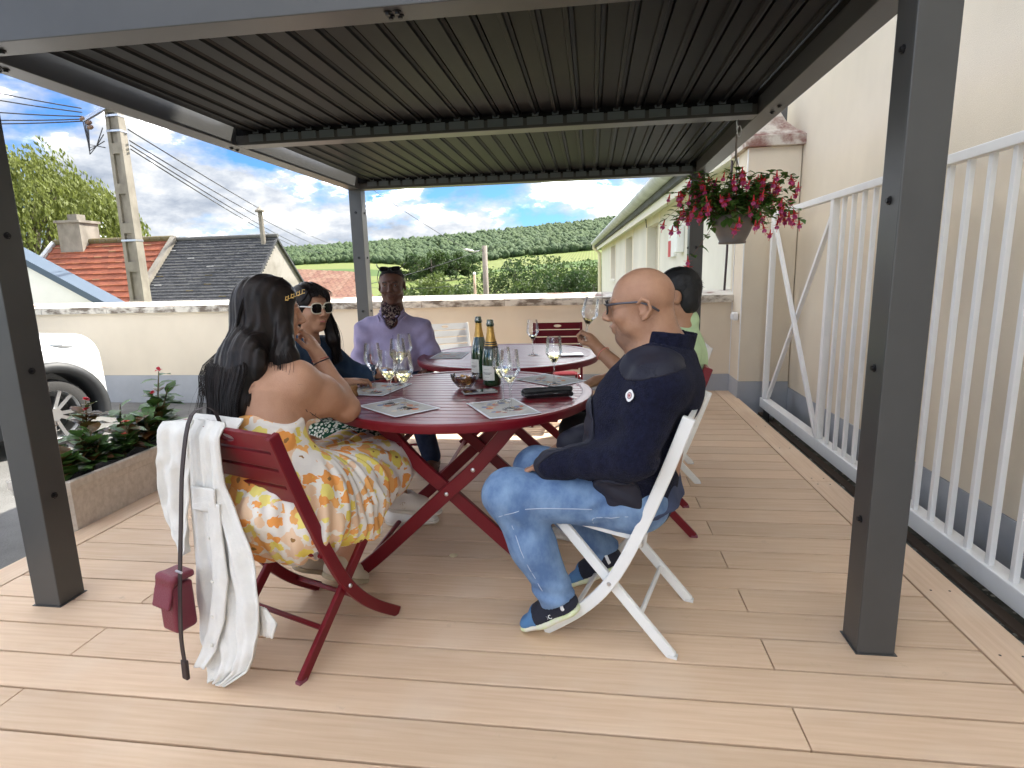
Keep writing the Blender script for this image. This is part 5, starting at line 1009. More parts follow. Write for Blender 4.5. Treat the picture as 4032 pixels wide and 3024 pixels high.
def hand(v, w, d, n, t, s=1.0, curl=(.25, .3, .35, .4), thumb=0.5, spread=1.0):
    """w wrist, d towards the knuckles, n palm normal, t thumb side; five separate jointed fingers"""
    d = nrm(d); n = nrm(np.asarray(n, float)-d*(np.asarray(n, float)@d)); t = np.asarray(t, float); t = nrm(t-d*(t@d)-n*(t@n)); w = np.asarray(w, float); out_ = []
    v.cone(w-d*.02*s, w+d*.03*s, .024*s, .027*s, .02, flat=n, ratio=.62); v.ell(w+d*.052*s, A(.048, .040, .0165)*s, (d, t, n), .02); v.ell(w+d*.03*s+t*.026*s+n*.006, A(.030, .016, .014)*s, (d, t, n), .015)
    for i, (off, L_, r_) in enumerate(((.030, .074, .0088), (.0105, .082, .0092), (-.0095, .076, .0088), (-.028, .060, .0078))):
        p = w+d*(.088-.006*abs(i-1))*s+t*off*s; a_ = curl[i]*.5; q = d+t*(off*2.2*spread)
        for seg, fr_ in enumerate((.46, .30, .24)):
            dd = nrm(nrm(q)*math.cos(a_)+n*math.sin(a_)); e_ = p+dd*L_*fr_*s; v.cone(p, e_, r_*s*(1-.08*seg), r_*s*(.92-.10*seg), .0045); p = e_; a_ += curl[i]*1.15
        out_.append(p)
    p = w+d*.026*s+t*.030*s; q = nrm(d*.62+t*.62+n*thumb*.55); e_ = p+q*.045*s; v.cone(p, e_, .0125*s, .0105*s, .010); q2 = nrm(d*.85+t*(.35-thumb*.5)+n*thumb*.55); v.cone(e_, e_+q2*.032*s, .0102*s, .0085*s, .005); out_.append(e_+q2*.032*s)
    return out_
def limb(v, pts, rs, k=.03): v.chain([np.asarray(p, float) for p in pts], rs, k)
def skinmat(name, c, c2, rough=0.48): return mat(name, c, rough, col2=c2, vscale=(22, 22, 22), ramp=(.32, .78), bump=.22, bscale=300, spec=.4, sub=0.0, detail=5)
def tint(m, p, r_in, r_out, col, amt=1.0, sc=(1, 1, 1)):
    """blend a skin material towards another pigment around a point of the body, soft edged and mottled"""
    t = m.node_tree; b = t.nodes['Principled BSDF']; src_ = b.inputs['Base Color'].links[0].from_socket
    g = t.nodes.new('ShaderNodeTexCoord'); mp = t.nodes.new('ShaderNodeMapping'); mp.vector_type = 'POINT'; mp.inputs['Location'].default_value = tuple(-p[i]*sc[i] for i in range(3)); mp.inputs['Scale'].default_value = sc; t.links.new(g.outputs['Object'], mp.inputs[0])
    ln = t.nodes.new('ShaderNodeVectorMath'); ln.operation = 'LENGTH'; t.links.new(mp.outputs[0], ln.inputs[0]); nz = t.nodes.new('ShaderNodeTexNoise'); nz.inputs['Scale'].default_value = 70; t.links.new(g.outputs['Object'], nz.inputs['Vector'])
    ad = t.nodes.new('ShaderNodeMath'); ad.operation = 'MULTIPLY_ADD'; ad.inputs[1].default_value = (r_out-r_in)*.7; t.links.new(nz.outputs['Fac'], ad.inputs[0]); t.links.new(ln.outputs['Value'], ad.inputs[2])
    mr = t.nodes.new('ShaderNodeMapRange'); mr.interpolation_type = 'SMOOTHSTEP'; mr.inputs['From Min'].default_value = r_in+(r_out-r_in)*.35; mr.inputs['From Max'].default_value = r_out+(r_out-r_in)*.35; mr.inputs['To Min'].default_value = amt; mr.inputs['To Max'].default_value = 0; t.links.new(ad.outputs[0], mr.inputs['Value'])
    mx = t.nodes.new('ShaderNodeMix'); mx.data_type = 'RGBA'; t.links.new(mr.outputs[0], mx.inputs['Factor']); t.links.new(src_, mx.inputs['A']); mx.inputs['B'].default_value = tuple(col)+(1,); t.links.new(mx.outputs['Result'], b.inputs['Base Color'])
def shell(src, name, mats, off, cutters, parent):
    """a thin raised panel: the source surface grown by off, kept only where all cutter functions are negative"""
    q = Vol(src.lo, src.lo+(src.n-1)*src.h, src.h); q.n = src.n.copy(); q.ax = src.ax; d = src.d-off
    X, Y, Z = src.ax[0][:, None, None], src.ax[1][None, :, None], src.ax[2][None, None, :]
    for c in cutters: d = np.maximum(d, c(X, Y, Z).astype(np.float32))
    q.d = np.maximum(d, -(src.d+.006)); return q.build(name, mats, parent)
def esph(c, r): c = np.asarray(c, float); r = np.asarray(r, float); return lambda X, Y, Z: (np.sqrt(((X-c[0])/r[0])**2+((Y-c[1])/r[1])**2+((Z-c[2])/r[2])**2)-1)*r.min()
def half(p, n): n = nrm(n); return lambda X, Y, Z: (X-p[0])*n[0]+(Y-p[1])*n[1]+(Z-p[2])*n[2]
def snap(v, p, d, maxd=.3):
    """march from p along d to the surface of volume v"""
    d = nrm(d); p = np.asarray(p, float)
    for i in range(int(maxd/.002)):
        q = p+d*i*.002; ix = np.clip(np.round((q-v.lo)/v.h).astype(int), 0, v.n-1)
        if v.d[tuple(ix)] < 0.0: return q
    return p
def strands(paths_fn, n, seed, r0, mt, parent, name='hair_strands', npt=11, extra=None):
    r = random.Random(seed); m = MB()
    for i in range(n):
        pts = [Vector(p) for p in paths_fn(r)]; pts = smooth_path(pts, 3); k_ = len(pts); ph = r.uniform(0, 6.28); am = r.uniform(0, .006); ax_ = Vector((r.gauss(0, 1), r.gauss(0, 1), 0))
        pts = [p+ax_*am*math.sin(ph+j*0.5)*(j/k_) for j, p in enumerate(pts)]; rr_ = r0*r.uniform(.6, 1.3); m.tube(pts, [rr_*(1-.85*(j/(k_-1))**2) for j in range(k_)], 3, False)
    return m.build(name, mt, parent, smooth=True, fixn=False)
M_hair = mat('black_hair', (0.006, 0.005, 0.005), 0.42, spec=0.22, col2=(0.018, 0.012, 0.010), vscale=(60, 60, 12)); M_hair2 = mat('black_short_hair', (0.006, 0.006, 0.006), 0.6)
def shoe(par, name, heel, toe, up, up_m, sole_m, L=.275, wd=.046, hgt=.075, sole=.022):
    """low sneaker: sole and upper; heel and toe are sole contact points"""
    heel, toe = np.asarray(heel, float), np.asarray(toe, float); d = nrm(toe-heel); u = np.asarray(up, float); u = nrm(u-d*(u@d)); s_ = np.cross(d, u); lo = np.minimum(heel, toe)-.13; hi = np.maximum(heel, toe)+.17; L_ = np.linalg.norm(toe-heel)
    v = Vol(lo, hi, .004); pt = lambda a, b, c: heel+d*a*L_+s_*b+u*c
    v.cone(pt(.10, 0, .040), pt(.55, 0, .036), .042, .044, .02, flat=u, ratio=.85); v.cone(pt(.55, 0, .036), pt(.88, 0, .026), .044, .034, .02, flat=u, ratio=.72); v.cone(pt(.12, 0, .045), pt(.20, 0, hgt+.012), .040, .034, .02); v.cone(pt(.28, 0, .05), pt(.34, 0, hgt), .036, .030, .02); v.cone(pt(.40, 0, .055), pt(.62, 0, .046), .032, .030, .02)
    v.ell(pt(.22, 0, hgt+.035), A(.036, .024, .034), (d, s_, u), .006, 's'); v.plane(pt(0, 0, sole*.9), -u); v.fn(lambda X, Y, Z: .0006*wav(X, Y, Z, 160, 4)); up_o = v.build(name, up_m, par)
    v2 = Vol(lo, hi, .004); v2.cone(pt(.10, 0, sole*.5), pt(.55, .002, sole*.5), .040, .047, .01, flat=u, ratio=.50); v2.cone(pt(.55, .002, sole*.5), pt(.90, 0, sole*.62), .047, .037, .012, flat=u, ratio=.50); v2.plane(pt(0, 0, sole+.002), u, .002); v2.plane(pt(0, 0, 0), -u, .002); v2.build('sole', sole_m, up_o)
    return v, pt, up_o, (d, s_, u)
# ---------------------------------------------------------------- bald man
FD = nrm(A(BD.x, BD.y, 0)); LF = A(-FD[1], FD[0], 0)*1.0; LF = -np.cross(FD, A(0, 0, 1))   # person's left
bm_ = thing('person', 'bald man with glasses in navy jacket and blue jeans on the white chair', 'person', (0.2, 1.95, 0))
SKB = skinmat('warm_brown_skin', (0.42, 0.235, 0.145), (0.33, 0.165, 0.098), .38)
pel = A(.165, 1.968, .505); hc = A(.158, 1.968, 1.148); nb = A(.225, 1.972, .985)
v = Vol((-.45, 1.62, 0), (.50, 2.36, 1.30), .004)
T = head(v, hc, (-.985, .12, -.10), (.07, 0, 1), 1.03, broad=1.06)
for q in (-1, 1):   # ear helix, lobe and nasolabial fold
    v.chain([T(.004, q*.083, .016), T(-.012, q*.089, .028), T(-.030, q*.092, .018), T(-.034, q*.091, -.006), T(-.022, q*.086, -.026), T(-.010, q*.082, -.034)], [.0045, .0055, .0058, .0055, .0055, .0065], .003)
    v.chain([T(.088, q*.022, -.030), T(.080, q*.034, -.048), T(.070, q*.040, -.066)], [.0035, .0035, .003], .006, op='s')
v.cone(hc+A(.035, .002, -.05), nb, .064, .072, .03); v.ell(hc+A(.062, 0, -.045), (.05, .06, .05), None, .03)      # thick nape
v.cone(T(.04, 0, -.105), nb+A(-.05, 0, .02), .030, .05, .03)
limb(v, [nb, A(.20, 1.972, .82), pel], [.10, .13, .12], .05)
lsh, lel, lwr = A(.205, 1.805, .915), A(.125, 1.750, .700), A(-.120, 1.868, .632); rsh, rel, rwr = A(.262, 2.145, .915), A(.20, 2.245, .69), A(-.06, 2.11, .64)
limb(v, [nb, lsh, lel, lwr], [.07, .055, .045, .030]); limb(v, [nb, rsh, rel, rwr], [.07, .055, .045, .030])
hand(v, lwr, (-.86, .40, -.22), (.1, -.2, -1), (.35, 1, 0), .98, (.5, .5, .55, .6)); hand(v, rwr, (-.9, -.25, -.3), (0, .2, -1), (.3, -1, 0), .98, (.5, .5, .5, .6))
lh, lk, la = pel+LF*.075, A(-.285, 1.885, .520), A(-.120, 1.850, .165); rh_, rk, ra = pel-LF*.085, A(-.215, 2.165, .515), A(.045, 2.185, .175)
limb(v, [lh, lk, la], [.09, .06, .042]); limb(v, [rh_, rk, ra], [.09, .06, .042])
link('body', v.mesh('body', SKB), bm_)
tint(SKB, T(.045, 0, -.088), .035, .085, (.17, .105, .08), .75, (1, 1, 1.25)); tint(SKB, T(.098, 0, -.0585), .010, .024, (.30, .12, .095), .8, (1, 1, 1.8))
# jacket
v = Vol((-.32, 1.58, .40), (.55, 2.40, 1.13), .006)
ch1, ch2 = A(.135, 1.972, .60), A(.158, 1.972, .78); fl = dict(flat=FD, ratio=.80)
v.cone(A(.150, 1.972, .53), ch1, .178, .182, .05, **fl); v.cone(ch1, ch2, .182, .186, .05, **fl); v.cone(ch2, A(.205, 1.972, .905), .186, .145, .06, **fl); v.ell(A(.275, 1.972, .885), (.085, .14, .11), None, .07)
v.cone(A(.225, 1.972, .91), nb+A(.005, 0, -.01), .125, .088, .06)
for a_, b_, c_2 in ((lsh, lel, lwr), (rsh, rel, rwr)): v.cone(nb+A(.0, 0, -.04), a_+A(0, 0, -.005), .080, .080, .06); v.chain([a_, b_], [.083, .067], .04); v.chain([b_, c_2], [.068, .047], .035); v.cone(c_2, c_2+nrm(c_2-b_)*.02, .047, .045, .005)
v.ell(hc+A(.030, 0, -.062), (.080, .078, .085), None, .004, 's'); v.plane((0, 0, .445), (-.12, 0, -1), .01)
v.cone(hc+A(-.10, 0, -.075), hc+A(.02, 0, -.065), .085, .080, .006, 's')
v.fn(lambda X, Y, Z: .0035*wav(X, Y, Z, 24, 5)+.0022*wav(X, Y, Z, 55, 9)+.004*np.sin(48*(Z-.55*X)+6*Y)*np.exp(-(((X-.12)/.10)**2+((Y-1.76)/.08)**2+((Z-.80)/.07)**2))+.0035*np.sin(62*(Z+.35*X)+5*np.sin(9*Y)+3*X*4)*np.exp(-(((X-.20)/.13)**2+((Y-1.75)/.10)**2+((Z-.70)/.10)**2))+.003*np.sin(70*X+30*Z)*np.exp(-(((X+.02)/.1)**2+((Y-1.82)/.1)**2+((Z-.65)/.07)**2)))
M_nav = mat('navy_knit', (0.0125, 0.0145, 0.036), 0.95, var=.45, vscale=(60, 60, 60), bump=.8, bscale=230, spec=.10, sheen=.04); M_quilt = mat('navy_nylon', (0.020, 0.021, 0.034), 0.58, spec=.25, var=.2, vscale=(12, 12, 12))
jv = v; jk = link('jacket', v.mesh('jacket', M_nav), bm_)
shell(jv, 'shoulder_patch', M_quilt, .0034, [esph((.180, 1.84, .975), (.110, .125, .060)), half((.20, 1.80, .945), nrm(A(.30, .35, -1)))], jk)
cu_ = nrm(A(.30, 0, 1)); cc_ = nb+A(.000, 0, .014); q = Vol(cc_-.2, cc_+.2, .005); q.cone(cc_-cu_*.05, cc_+cu_*.092, .105, .096, .01); q.cone(cc_-cu_*.08, cc_+cu_*.24, .091, .089, .002, 's'); q.plane(tuple(cc_+cu_*.076), tuple(nrm(cu_+A(-.18, 0, 0))), .004); q.plane(tuple(cc_-cu_*.045), tuple(-cu_), .01); q.fn(lambda X, Y, Z: .0010*wav(X, Y, Z, 40, 2)); q.build('collar', M_nav, jk)
# puffy front panel with quilting
q = Vol(jv.lo, jv.lo+(jv.n-1)*jv.h, jv.h); q.n = jv.n.copy(); q.ax = jv.ax; X, Y, Z = q.ax[0][:, None, None], q.ax[1][None, :, None], q.ax[2][None, None, :]
q.d = np.maximum(np.maximum(jv.d-.006-.005*np.abs(np.sin(52*(Z+.3*X))), half((.10, 0, 0), (1, 0, .12))(X, Y, Z)+0*Y), np.maximum(-(jv.d+.006), half((0, 1.845, 0), (0, -1, 0))(X, Y, Z)+0*X)); q.build('quilted_front', M_quilt, jk)
q = Vol(jv.lo, jv.lo+(jv.n-1)*jv.h, jv.h); q.n = jv.n.copy(); q.ax = jv.ax; q.d = np.maximum(np.maximum(jv.d-.005-.004*np.abs(np.sin(60*(Z+.5*X))), esph((.075, 1.80, .535), (.085, .10, .115))(X, Y, Z)), -(jv.d+.006)); q.build('quilted_side', M_quilt, jk)
# sleeve badge
def disc_on(vol, p, d, parts, parent, name='badge', lift=.003):
    s_ = snap(vol, p, d); ix = np.clip(np.round((s_-vol.lo)/vol.h).astype(int), 2, vol.n-3); n = nrm(A(*[vol.d[tuple(ix+2*e_)]-vol.d[tuple(ix-2*e_)] for e_ in np.eye(3, dtype=int)]))
    qd = Vector(n).to_track_quat('Z', 'Y'); root = None
    for nm_, mb, mt in parts:
        ob = mb.build(nm_, mt, parent if root is None else root)
        if root is None: ob.location = Vector(s_+n*lift)-parent.matrix_world.translation if False else Vector(s_+n*lift); ob.rotation_mode = 'QUATERNION'; ob.rotation_quaternion = qd; root = ob
    return root
def fan(r_, z_, n=20, fn=lambda a_: 1.0, cx=0, cy=0): return MB().add([(cx, cy, z_)]+[(cx+r_*fn(6.2832*k_/n)*math.cos(6.2832*k_/n), cy+r_*fn(6.2832*k_/n)*math.sin(6.2832*k_/n), z_) for k_ in range(n)], [(0, 1+k_, 1+(k_+1) % n) for k_ in range(n)])
disc_on(jv, A(.108, 1.59, .900), A(.05, 1, -.02), [('badge', fan(.0165, .002, 30, lambda a_: 1+.14*abs(math.cos(2*a_))), mat('badge_white', (.8, .8, .8), .6)), ('badge_ring', fan(.0105, .0026), mat('badge_grey', (.16, .15, .16), .6)), ('badge_field', fan(.0085, .0032), mat('badge_pink', (.62, .42, .42), .6)), ('badge_mark', fan(.0045, .0038, 8, lambda a_: 1+.4*math.sin(3*a_)), mat('badge_red', (.30, .05, .06), .6))], jk)
# shirt tail under the jacket
v = Vol((-.05, 1.68, .36), (.50, 2.32, .64), .007); v.cone(A(.170, 1.972, .47), A(.155, 1.972, .58), .178, .172, .04, **fl); v.ell(A(.235, 1.96, .455), (.09, .165, .05), None, .05); v.fn(lambda X, Y, Z: .004*np.sin(55*X+35*Y)); v.plane((0, 0, .425), (0.25, 0, -1), .01); v.build('shirt_tail', mat('slate_blue_cotton', (0.045, 0.06, 0.115), .9, var=.2, vscale=(20, 20, 20)), bm_)
# jeans
def denim(name, c, c2):
    m = mat(name, c, .85, col2=c2, vscale=(16, 16, 11), ramp=(.34, .70), bump=.35, bscale=600, spec=.2, detail=8); return m
M_jean = denim('blue_denim', (0.095, 0.17, 0.33), (0.22, 0.34, 0.52))
v = Vol((-.42, 1.70, .06), (.42, 2.36, .66), .006); v.cone(pel+LF*.07, pel-LF*.08, .112, .118, .04, flat=A(0, 0, 1), ratio=.88)
for a_, b_, c_2 in ((lh, lk, la), (rh_, rk, ra)): v.chain([a_+A(0, 0, -.004), b_], [.100, .080], .05); v.chain([b_, b_+(c_2-b_)*.5, c_2], [.080, .072, .064], .05)
v.fn(lambda X, Y, Z: .0026*wav(X, Y, Z, 35, 8)+.0014*wav(X, Y, Z, 90, 18)+.005*np.sin(95*(X*.5-Z*.9))*np.exp(-(((X-.03)/.06)**2+((Z-.53)/.07)**2))+.0045*np.sin(85*(X*.75+Z*.65))*np.exp(-(((X+.24)/.07)**2+((Z-.46)/.06)**2))+.004*np.sin(110*Z+14*X)*np.exp(-((Z-.19)/.05)**2))
for c_2, b_ in ((la, lk), (ra, rk)): v.cone(c_2+nrm(c_2-b_)*.004, c_2+nrm(c_2-b_)*.1, .055, .055, 0, 's'); v.plane(c_2+nrm(c_2-b_)*.012, nrm(c_2-b_)) if c_2 is la and False else v.rbox(c_2+nrm(c_2-b_)*.085, (.09, .09, .07), .005, ax=(nrm(np.cross(c_2-b_, A(0, 1, 0))), A(0, 1, 0), nrm(c_2-b_)), op='s')
jn = link('jeans', v.mesh('jeans', M_jean), bm_); M_thr = mat('pale_thread', (.42, .50, .62), .8)
def seam(pts, vol, par, r_=.0016, name='seam'):
    P_ = smooth_path([tuple(snap(vol, A(*p)+A(0, -.16, .0), (0, 1, 0))-A(0, .0006, 0)) for p in pts], 5); P_ = [snap(vol, np.array(p)+A(0, -.05, 0), (0, 1, 0))-A(0, .0006, 0) for p in P_]; MB().tube([tuple(p) for p in P_], r_, 4).build(name, M_thr, par, smooth=True)
seam([(-.31, 1.85, .47), (-.25, 1.85, .495), (-.18, 1.85, .505), (-.08, 1.85, .508), (.0, 1.85, .508)], v, jn); seam([(.005, 1.85, .45), (.005, 1.85, .475), (.06, 1.85, .485), (.115, 1.85, .495)], v, jn); seam([(-.265, 1.85, .44), (-.235, 1.85, .36), (-.20, 1.85, .28), (-.165, 1.85, .21)], v, jn)
# shoes
M_shn = mat('navy_mesh', (0.012, 0.015, 0.032), .75, var=.3, vscale=(60, 60, 60), bump=.4, bscale=500); M_lime = mat('lime_sole', (0.62, 0.72, 0.36), .6, col2=(0.72, 0.70, 0.62), vscale=(22, 22, 22)); M_blue = mat('blue_toe', (0.075, 0.20, 0.40), .7, bump=.4, bscale=500); M_sock = mat('black_sock', (.012, .012, .013), .95, bump=.5, bscale=300)
for hl, te, nm_, ank in ((A(-.050, 1.838, .118), A(-.232, 1.885, .006), 'left', la), (A(.115, 2.150, .135), A(-.075, 2.195, .010), 'right', ra)):
    upd = A(-.35, 0, .9); vv, pt, uo, (d_2, s_2, u_2) = shoe(bm_, 'shoe', hl, te, upd, M_shn, M_lime, hgt=.078, sole=.026)
    shell(vv, 'toe_panel', M_blue, .0012, [half(pt(.66, 0, 0), -d_2)], uo); shell(vv, 'heel_strip', mat('reflective_white', (.75, .77, .78), .4), .0018, [half(pt(.115, 0, 0), d_2*1), half(pt(.055, 0, 0), -d_2), half(pt(0, 0, .040), -u_2), half(pt(0, 0, .088), u_2)], uo)
    MB().tube([tuple(pt(.20, 0, .062)), tuple(ank+A(0, 0, .0)), tuple(ank+(lk-la)*.1)], [.038, .036, .036], 16).build('sock', M_sock, bm_, smooth=True)
    for k_ in range(5): a_ = .40+.055*k_; zq = .089-.010*k_; MB().tube([tuple(pt(a_, -.024, zq-.012)), tuple(pt(a_+.01, 0, zq)), tuple(pt(a_, .024, zq-.012))], .0024, 5).build('lace', M_sock if k_ > 1 else mat('white_lace', (.7, .72, .66), .8), uo)
    if nm_ == 'left':
        lt = link('logo', text('oc', .034, None, mat('logo_white', (.78, .8, .8), .5)), uo); n_2 = s_2 if s_2[1] < 0 else -s_2; p_ = snap(vv, pt(.40, 0, .040)+n_2*.12, -n_2)+n_2*.002
        xa = d_2 if np.cross(u_2, n_2)@d_2 > 0 else -d_2; lt.matrix_basis = Matrix.Translation(Vector(p_)) @ Matrix((Vector(xa), Vector(np.cross(n_2, xa)), Vector(n_2))).transposed().to_4x4()
# glasses
M_frame = mat('black_frame', (.012, .013, .016), .3); M_templ = mat('grey_temple', (.10, .10, .12), .35, .5)
def spectacles(parent, T, hs, frame_m, temple_m, lens_m, rw=.026, rh=.021, fwd=.112, up=.012, name='glasses', tl=.125):
    g = None
    for q in (-1, 1):
        c = T(fwd-.006, q*.034, up); F_ = nrm(T(1, 0, 0)-T(0, 0, 0)); R_ = nrm(T(0, 1, 0)-T(0, 0, 0)); U_ = nrm(T(0, 0, 1)-T(0, 0, 0)); Fw = nrm(F_*.0+F_); pts = []
        for k_ in range(25):
            an = 6.2832*k_/24; cx, sx = math.cos(an), math.sin(an); e_ = .72; pts.append(tuple(c+R_*rw*math.copysign(abs(cx)**e_, cx)+U_*rh*math.copysign(abs(sx)**e_, sx)-F_*.006*abs(cx)*(1 if cx*q > 0 else 0)))
        o = MB().tube(pts, .0030, 6).build(name if g is None else 'rim', frame_m, parent if g is None else g, smooth=True); g = g or o
        MB().add([tuple(c)]+pts[:24], [(0, 1+k_, 1+(k_+1) % 24) for k_ in range(24)]).build('lens', lens_m, g)
        MB().tube([tuple(T(fwd-.010, q*.061, up+.008)), tuple(T(.06, q*.076, up+.010)), tuple(T(.0, q*.084, up+.008)), tuple(T(-.030, q*.085, up-.004)), tuple(T(-.058, q*.080, up-.026))][:5 if tl > .1 else 3], [.0045, .0036, .0036, .0040, .0038][:5 if tl > .1 else 3], 6).build('temple', temple_m, g, smooth=True)
    MB().tube([tuple(T(fwd-.003, -.010, up+.006)), tuple(T(fwd+.002, 0, up+.009)), tuple(T(fwd-.003, .010, up+.006))], .0024, 6).build('bridge', frame_m, g); return g
spectacles(bm_, T, 1, M_frame, M_templ, thin('spectacle_lens', (.92, .93, .95)), fwd=.110)
# ---------------------------------------------------------------- woman in the yellow dress
FY = nrm(A(YD.x, YD.y, 0)); RY = np.cross(FY, A(0, 0, 1))
yw = thing('person', 'long haired woman in yellow and orange floral sundress seen from behind', 'person', (-1.05, 1.8, 0))
SKY = skinmat('light_brown_skin', (0.50, 0.28, 0.18), (0.44, 0.23, 0.14))
pel = A(-1.050, 1.790, .505); hc = A(-1.140, 1.972, 1.150); nb = A(-1.172, 1.905, .975)
v = Vol((-1.60, 1.50, 0), (-.72, 2.60, 1.33), .005)
fh_ = nrm(A(.80, .58, -.12)); T = head(v, hc, fh_, (.06, 0, 1), .95)
v.cone(hc+A(-.03, -.03, -.06), nb, .050, .056, .03)
rsh, rel, rwr = A(-1.015, 1.872, .915), A(-.942, 2.075, .780), A(-1.030, 2.080, .975); lsh, lel, lwr = A(-1.335, 1.985, .900), A(-1.40, 2.13, .70), A(-1.16, 2.20, .60)
cst = A(-1.165, 1.850, .845)
v.cone(pel, A(-1.11, 1.80, .66), .150, .135, .05, flat=FY, ratio=.78); v.cone(A(-1.11, 1.80, .66), cst, .135, .150, .06, flat=FY, ratio=.72); v.cone(cst, nb+A(0, 0, -.03), .150, .085, .07, flat=FY, ratio=.70)
for a_, b_, c_2, rr_ in ((rsh, rel, rwr, 1.0), (lsh, lel, lwr, .95)): v.cone(nb+A(0, 0, -.045), a_, .060, .066*rr_, .06); v.chain([a_, a_+(b_-a_)*.45, b_], [.068*rr_, .064*rr_, .050*rr_], .045); v.chain([b_, b_+(c_2-b_)*.3, c_2], [.049, .045, .028], .03)
v.ell(rel+A(.012, .0, -.012), (.040, .045, .035), None, .03); v.cone(rsh+A(-.02, .01, -.10), rel+A(-.03, -.06, .04), .045, .042, .05)
hand(v, rwr, (-.42, .10, .90), (-.55, -.1, -.30), (-.45, -.85, 0.), .92, (.55, .75, .95, 1.15), .6)
hand(v, lwr, (.6, .7, -.3), (0, 0, -1), (.8, -.5, 0), .9)
rk, lk = A(-.885, 2.235, .475), A(-1.075, 2.315, .475); ra, la = A(-.985, 2.03, .155), A(-1.13, 2.09, .155)
limb(v, [pel+RY*.08, rk, ra], [.105, .068, .040], .05); limb(v, [pel-RY*.08, lk, la], [.105, .068, .040], .05)
yb = link('body', v.mesh('body', SKY), yw); bv = v
for c_, q in ((.033, 1), (-.033, 1)): pass
# sandy sneakers tucked back under the chair, heels lifted
for hl, te in ((A(-1.015, 1.955, .125), A(-.955, 2.145, .008)), (A(-1.165, 2.005, .125), A(-1.105, 2.20, .008))): shoe(yw, 'shoe', hl, te, (-.1, -.5, .8), mat('cream_canvas', (.55, .50, .40), .8), mat('sandy_sole', (.42, .37, .26), .85), hgt=.07)
# dress
def floral(name, base, pal, sc, centre, petal=.5, dist=.35):
    m = bpy.data.materials.new(name); m.use_nodes = True; t = m.node_tree; b = t.nodes['Principled BSDF']; b.inputs['Roughness'].default_value = .85; b.inputs['Specular IOR Level'].default_value = .2; N_ = t.nodes.new; L_ = t.links.new
    tcn = N_('ShaderNodeTexCoord'); nz = N_('ShaderNodeTexNoise'); nz.inputs['Scale'].default_value = sc*1.9; nz.inputs['Detail'].default_value = 2; L_(tcn.outputs['Object'], nz.inputs['Vector'])
    mxv = N_('ShaderNodeMix'); mxv.data_type = 'RGBA'; mxv.blend_type = 'LINEAR_LIGHT'; mxv.inputs['Factor'].default_value = dist/sc; L_(tcn.outputs['Object'], mxv.inputs['A']); L_(nz.outputs['Color'], mxv.inputs['B'])
    cur = None
    for i, (scl, thr, seed) in enumerate(((sc*1.7, .52, 3.3), (sc, .46, 0.0))):
        mp = N_('ShaderNodeMapping'); mp.inputs['Location'].default_value = (seed, seed*1.7, seed*.6); L_(mxv.outputs['Result'], mp.inputs[0]); vo = N_('ShaderNodeTexVoronoi'); vo.inputs['Scale'].default_value = scl; vo.inputs['Randomness'].default_value = .8; L_(mp.outputs[0], vo.inputs['Vector'])
        # petals: finer voronoi breaks the flower outline into lobes
        v2 = N_('ShaderNodeTexVoronoi'); v2.inputs['Scale'].default_value = scl*3.1; L_(mp.outputs[0], v2.inputs['Vector']); ad = N_('ShaderNodeMath'); ad.operation = 'MULTIPLY_ADD'; ad.inputs[1].default_value = petal*.5; L_(v2.outputs['Distance'], ad.inputs[0]); L_(vo.outputs['Distance'], ad.inputs[2])
        r = N_('ShaderNodeValToRGB'); r.color_ramp.interpolation = 'CONSTANT'; r.color_ramp.elements[0].color = (1, 1, 1, 1); r.color_ramp.elements[1].position = thr+petal*.22; r.color_ramp.elements[1].color = (0, 0, 0, 1); L_(ad.outputs[0], r.inputs[0])
        sp = N_('ShaderNodeSeparateColor'); L_(vo.outputs['Color'], sp.inputs[0]); cr = N_('ShaderNodeValToRGB'); cr.color_ramp.interpolation = 'CONSTANT'; cr.color_ramp.elements[0].color = pal[0]+(1,); cr.color_ramp.elements[1].position = 1/len(pal); cr.color_ramp.elements[1].color = pal[1]+(1,)
        for k_ in range(2, len(pal)): e = cr.color_ramp.elements.new(k_/len(pal)); e.color = pal[k_]+(1,)
        L_(sp.outputs[i], cr.inputs[0]); mx = N_('ShaderNodeMix'); mx.data_type = 'RGBA'; L_(r.outputs[0], mx.inputs['Factor']); L_(cr.outputs[0], mx.inputs['B'])
        if cur is None: mx.inputs['A'].default_value = base+(1,)
        else: L_(cur, mx.inputs['A'])
        cur = mx.outputs['Result']
        if i == 1:
            rc = N_('ShaderNodeValToRGB'); rc.color_ramp.interpolation = 'CONSTANT'; rc.color_ramp.elements[0].color = (1, 1, 1, 1); rc.color_ramp.elements[1].position = .11; rc.color_ramp.elements[1].color = (0, 0, 0, 1); L_(vo.outputs['Distance'], rc.inputs[0]); m2 = N_('ShaderNodeMix'); m2.data_type = 'RGBA'; L_(rc.outputs[0], m2.inputs['Factor']); L_(cur, m2.inputs['A']); m2.inputs['B'].default_value = centre+(1,); cur = m2.outputs['Result']
    L_(cur, b.inputs['Base Color']); return m
M_dress = floral('yellow_floral_cotton', (.78, .74, .68), [(.80, .66, .14), (.80, .34, .09), (.80, .76, .70), (.78, .56, .38), (.82, .70, .20), (.82, .42, .14)], 13.5, (.30, .16, .06), .42, .30)
v = Vol((-1.50, 1.42, .22), (-.62, 2.52, .98), .006)
v.cone(A(-1.12, 1.80, .66), cst+A(.0, .0, .01), .146, .165, .05, flat=FY, ratio=.78); v.cone(A(-1.10, 1.80, .63), A(-1.12, 1.80, .66), .150, .148, .04, flat=FY, ratio=.85); v.ell(cst+FY*.09+A(0, 0, -.03), (.13, .10, .09), (RY, FY, A(0, 0, 1)), .05)
v.cone(A(-1.10, 1.80, .62), pel+A(0, 0, .01), .155, .205, .05, flat=FY, ratio=.92)
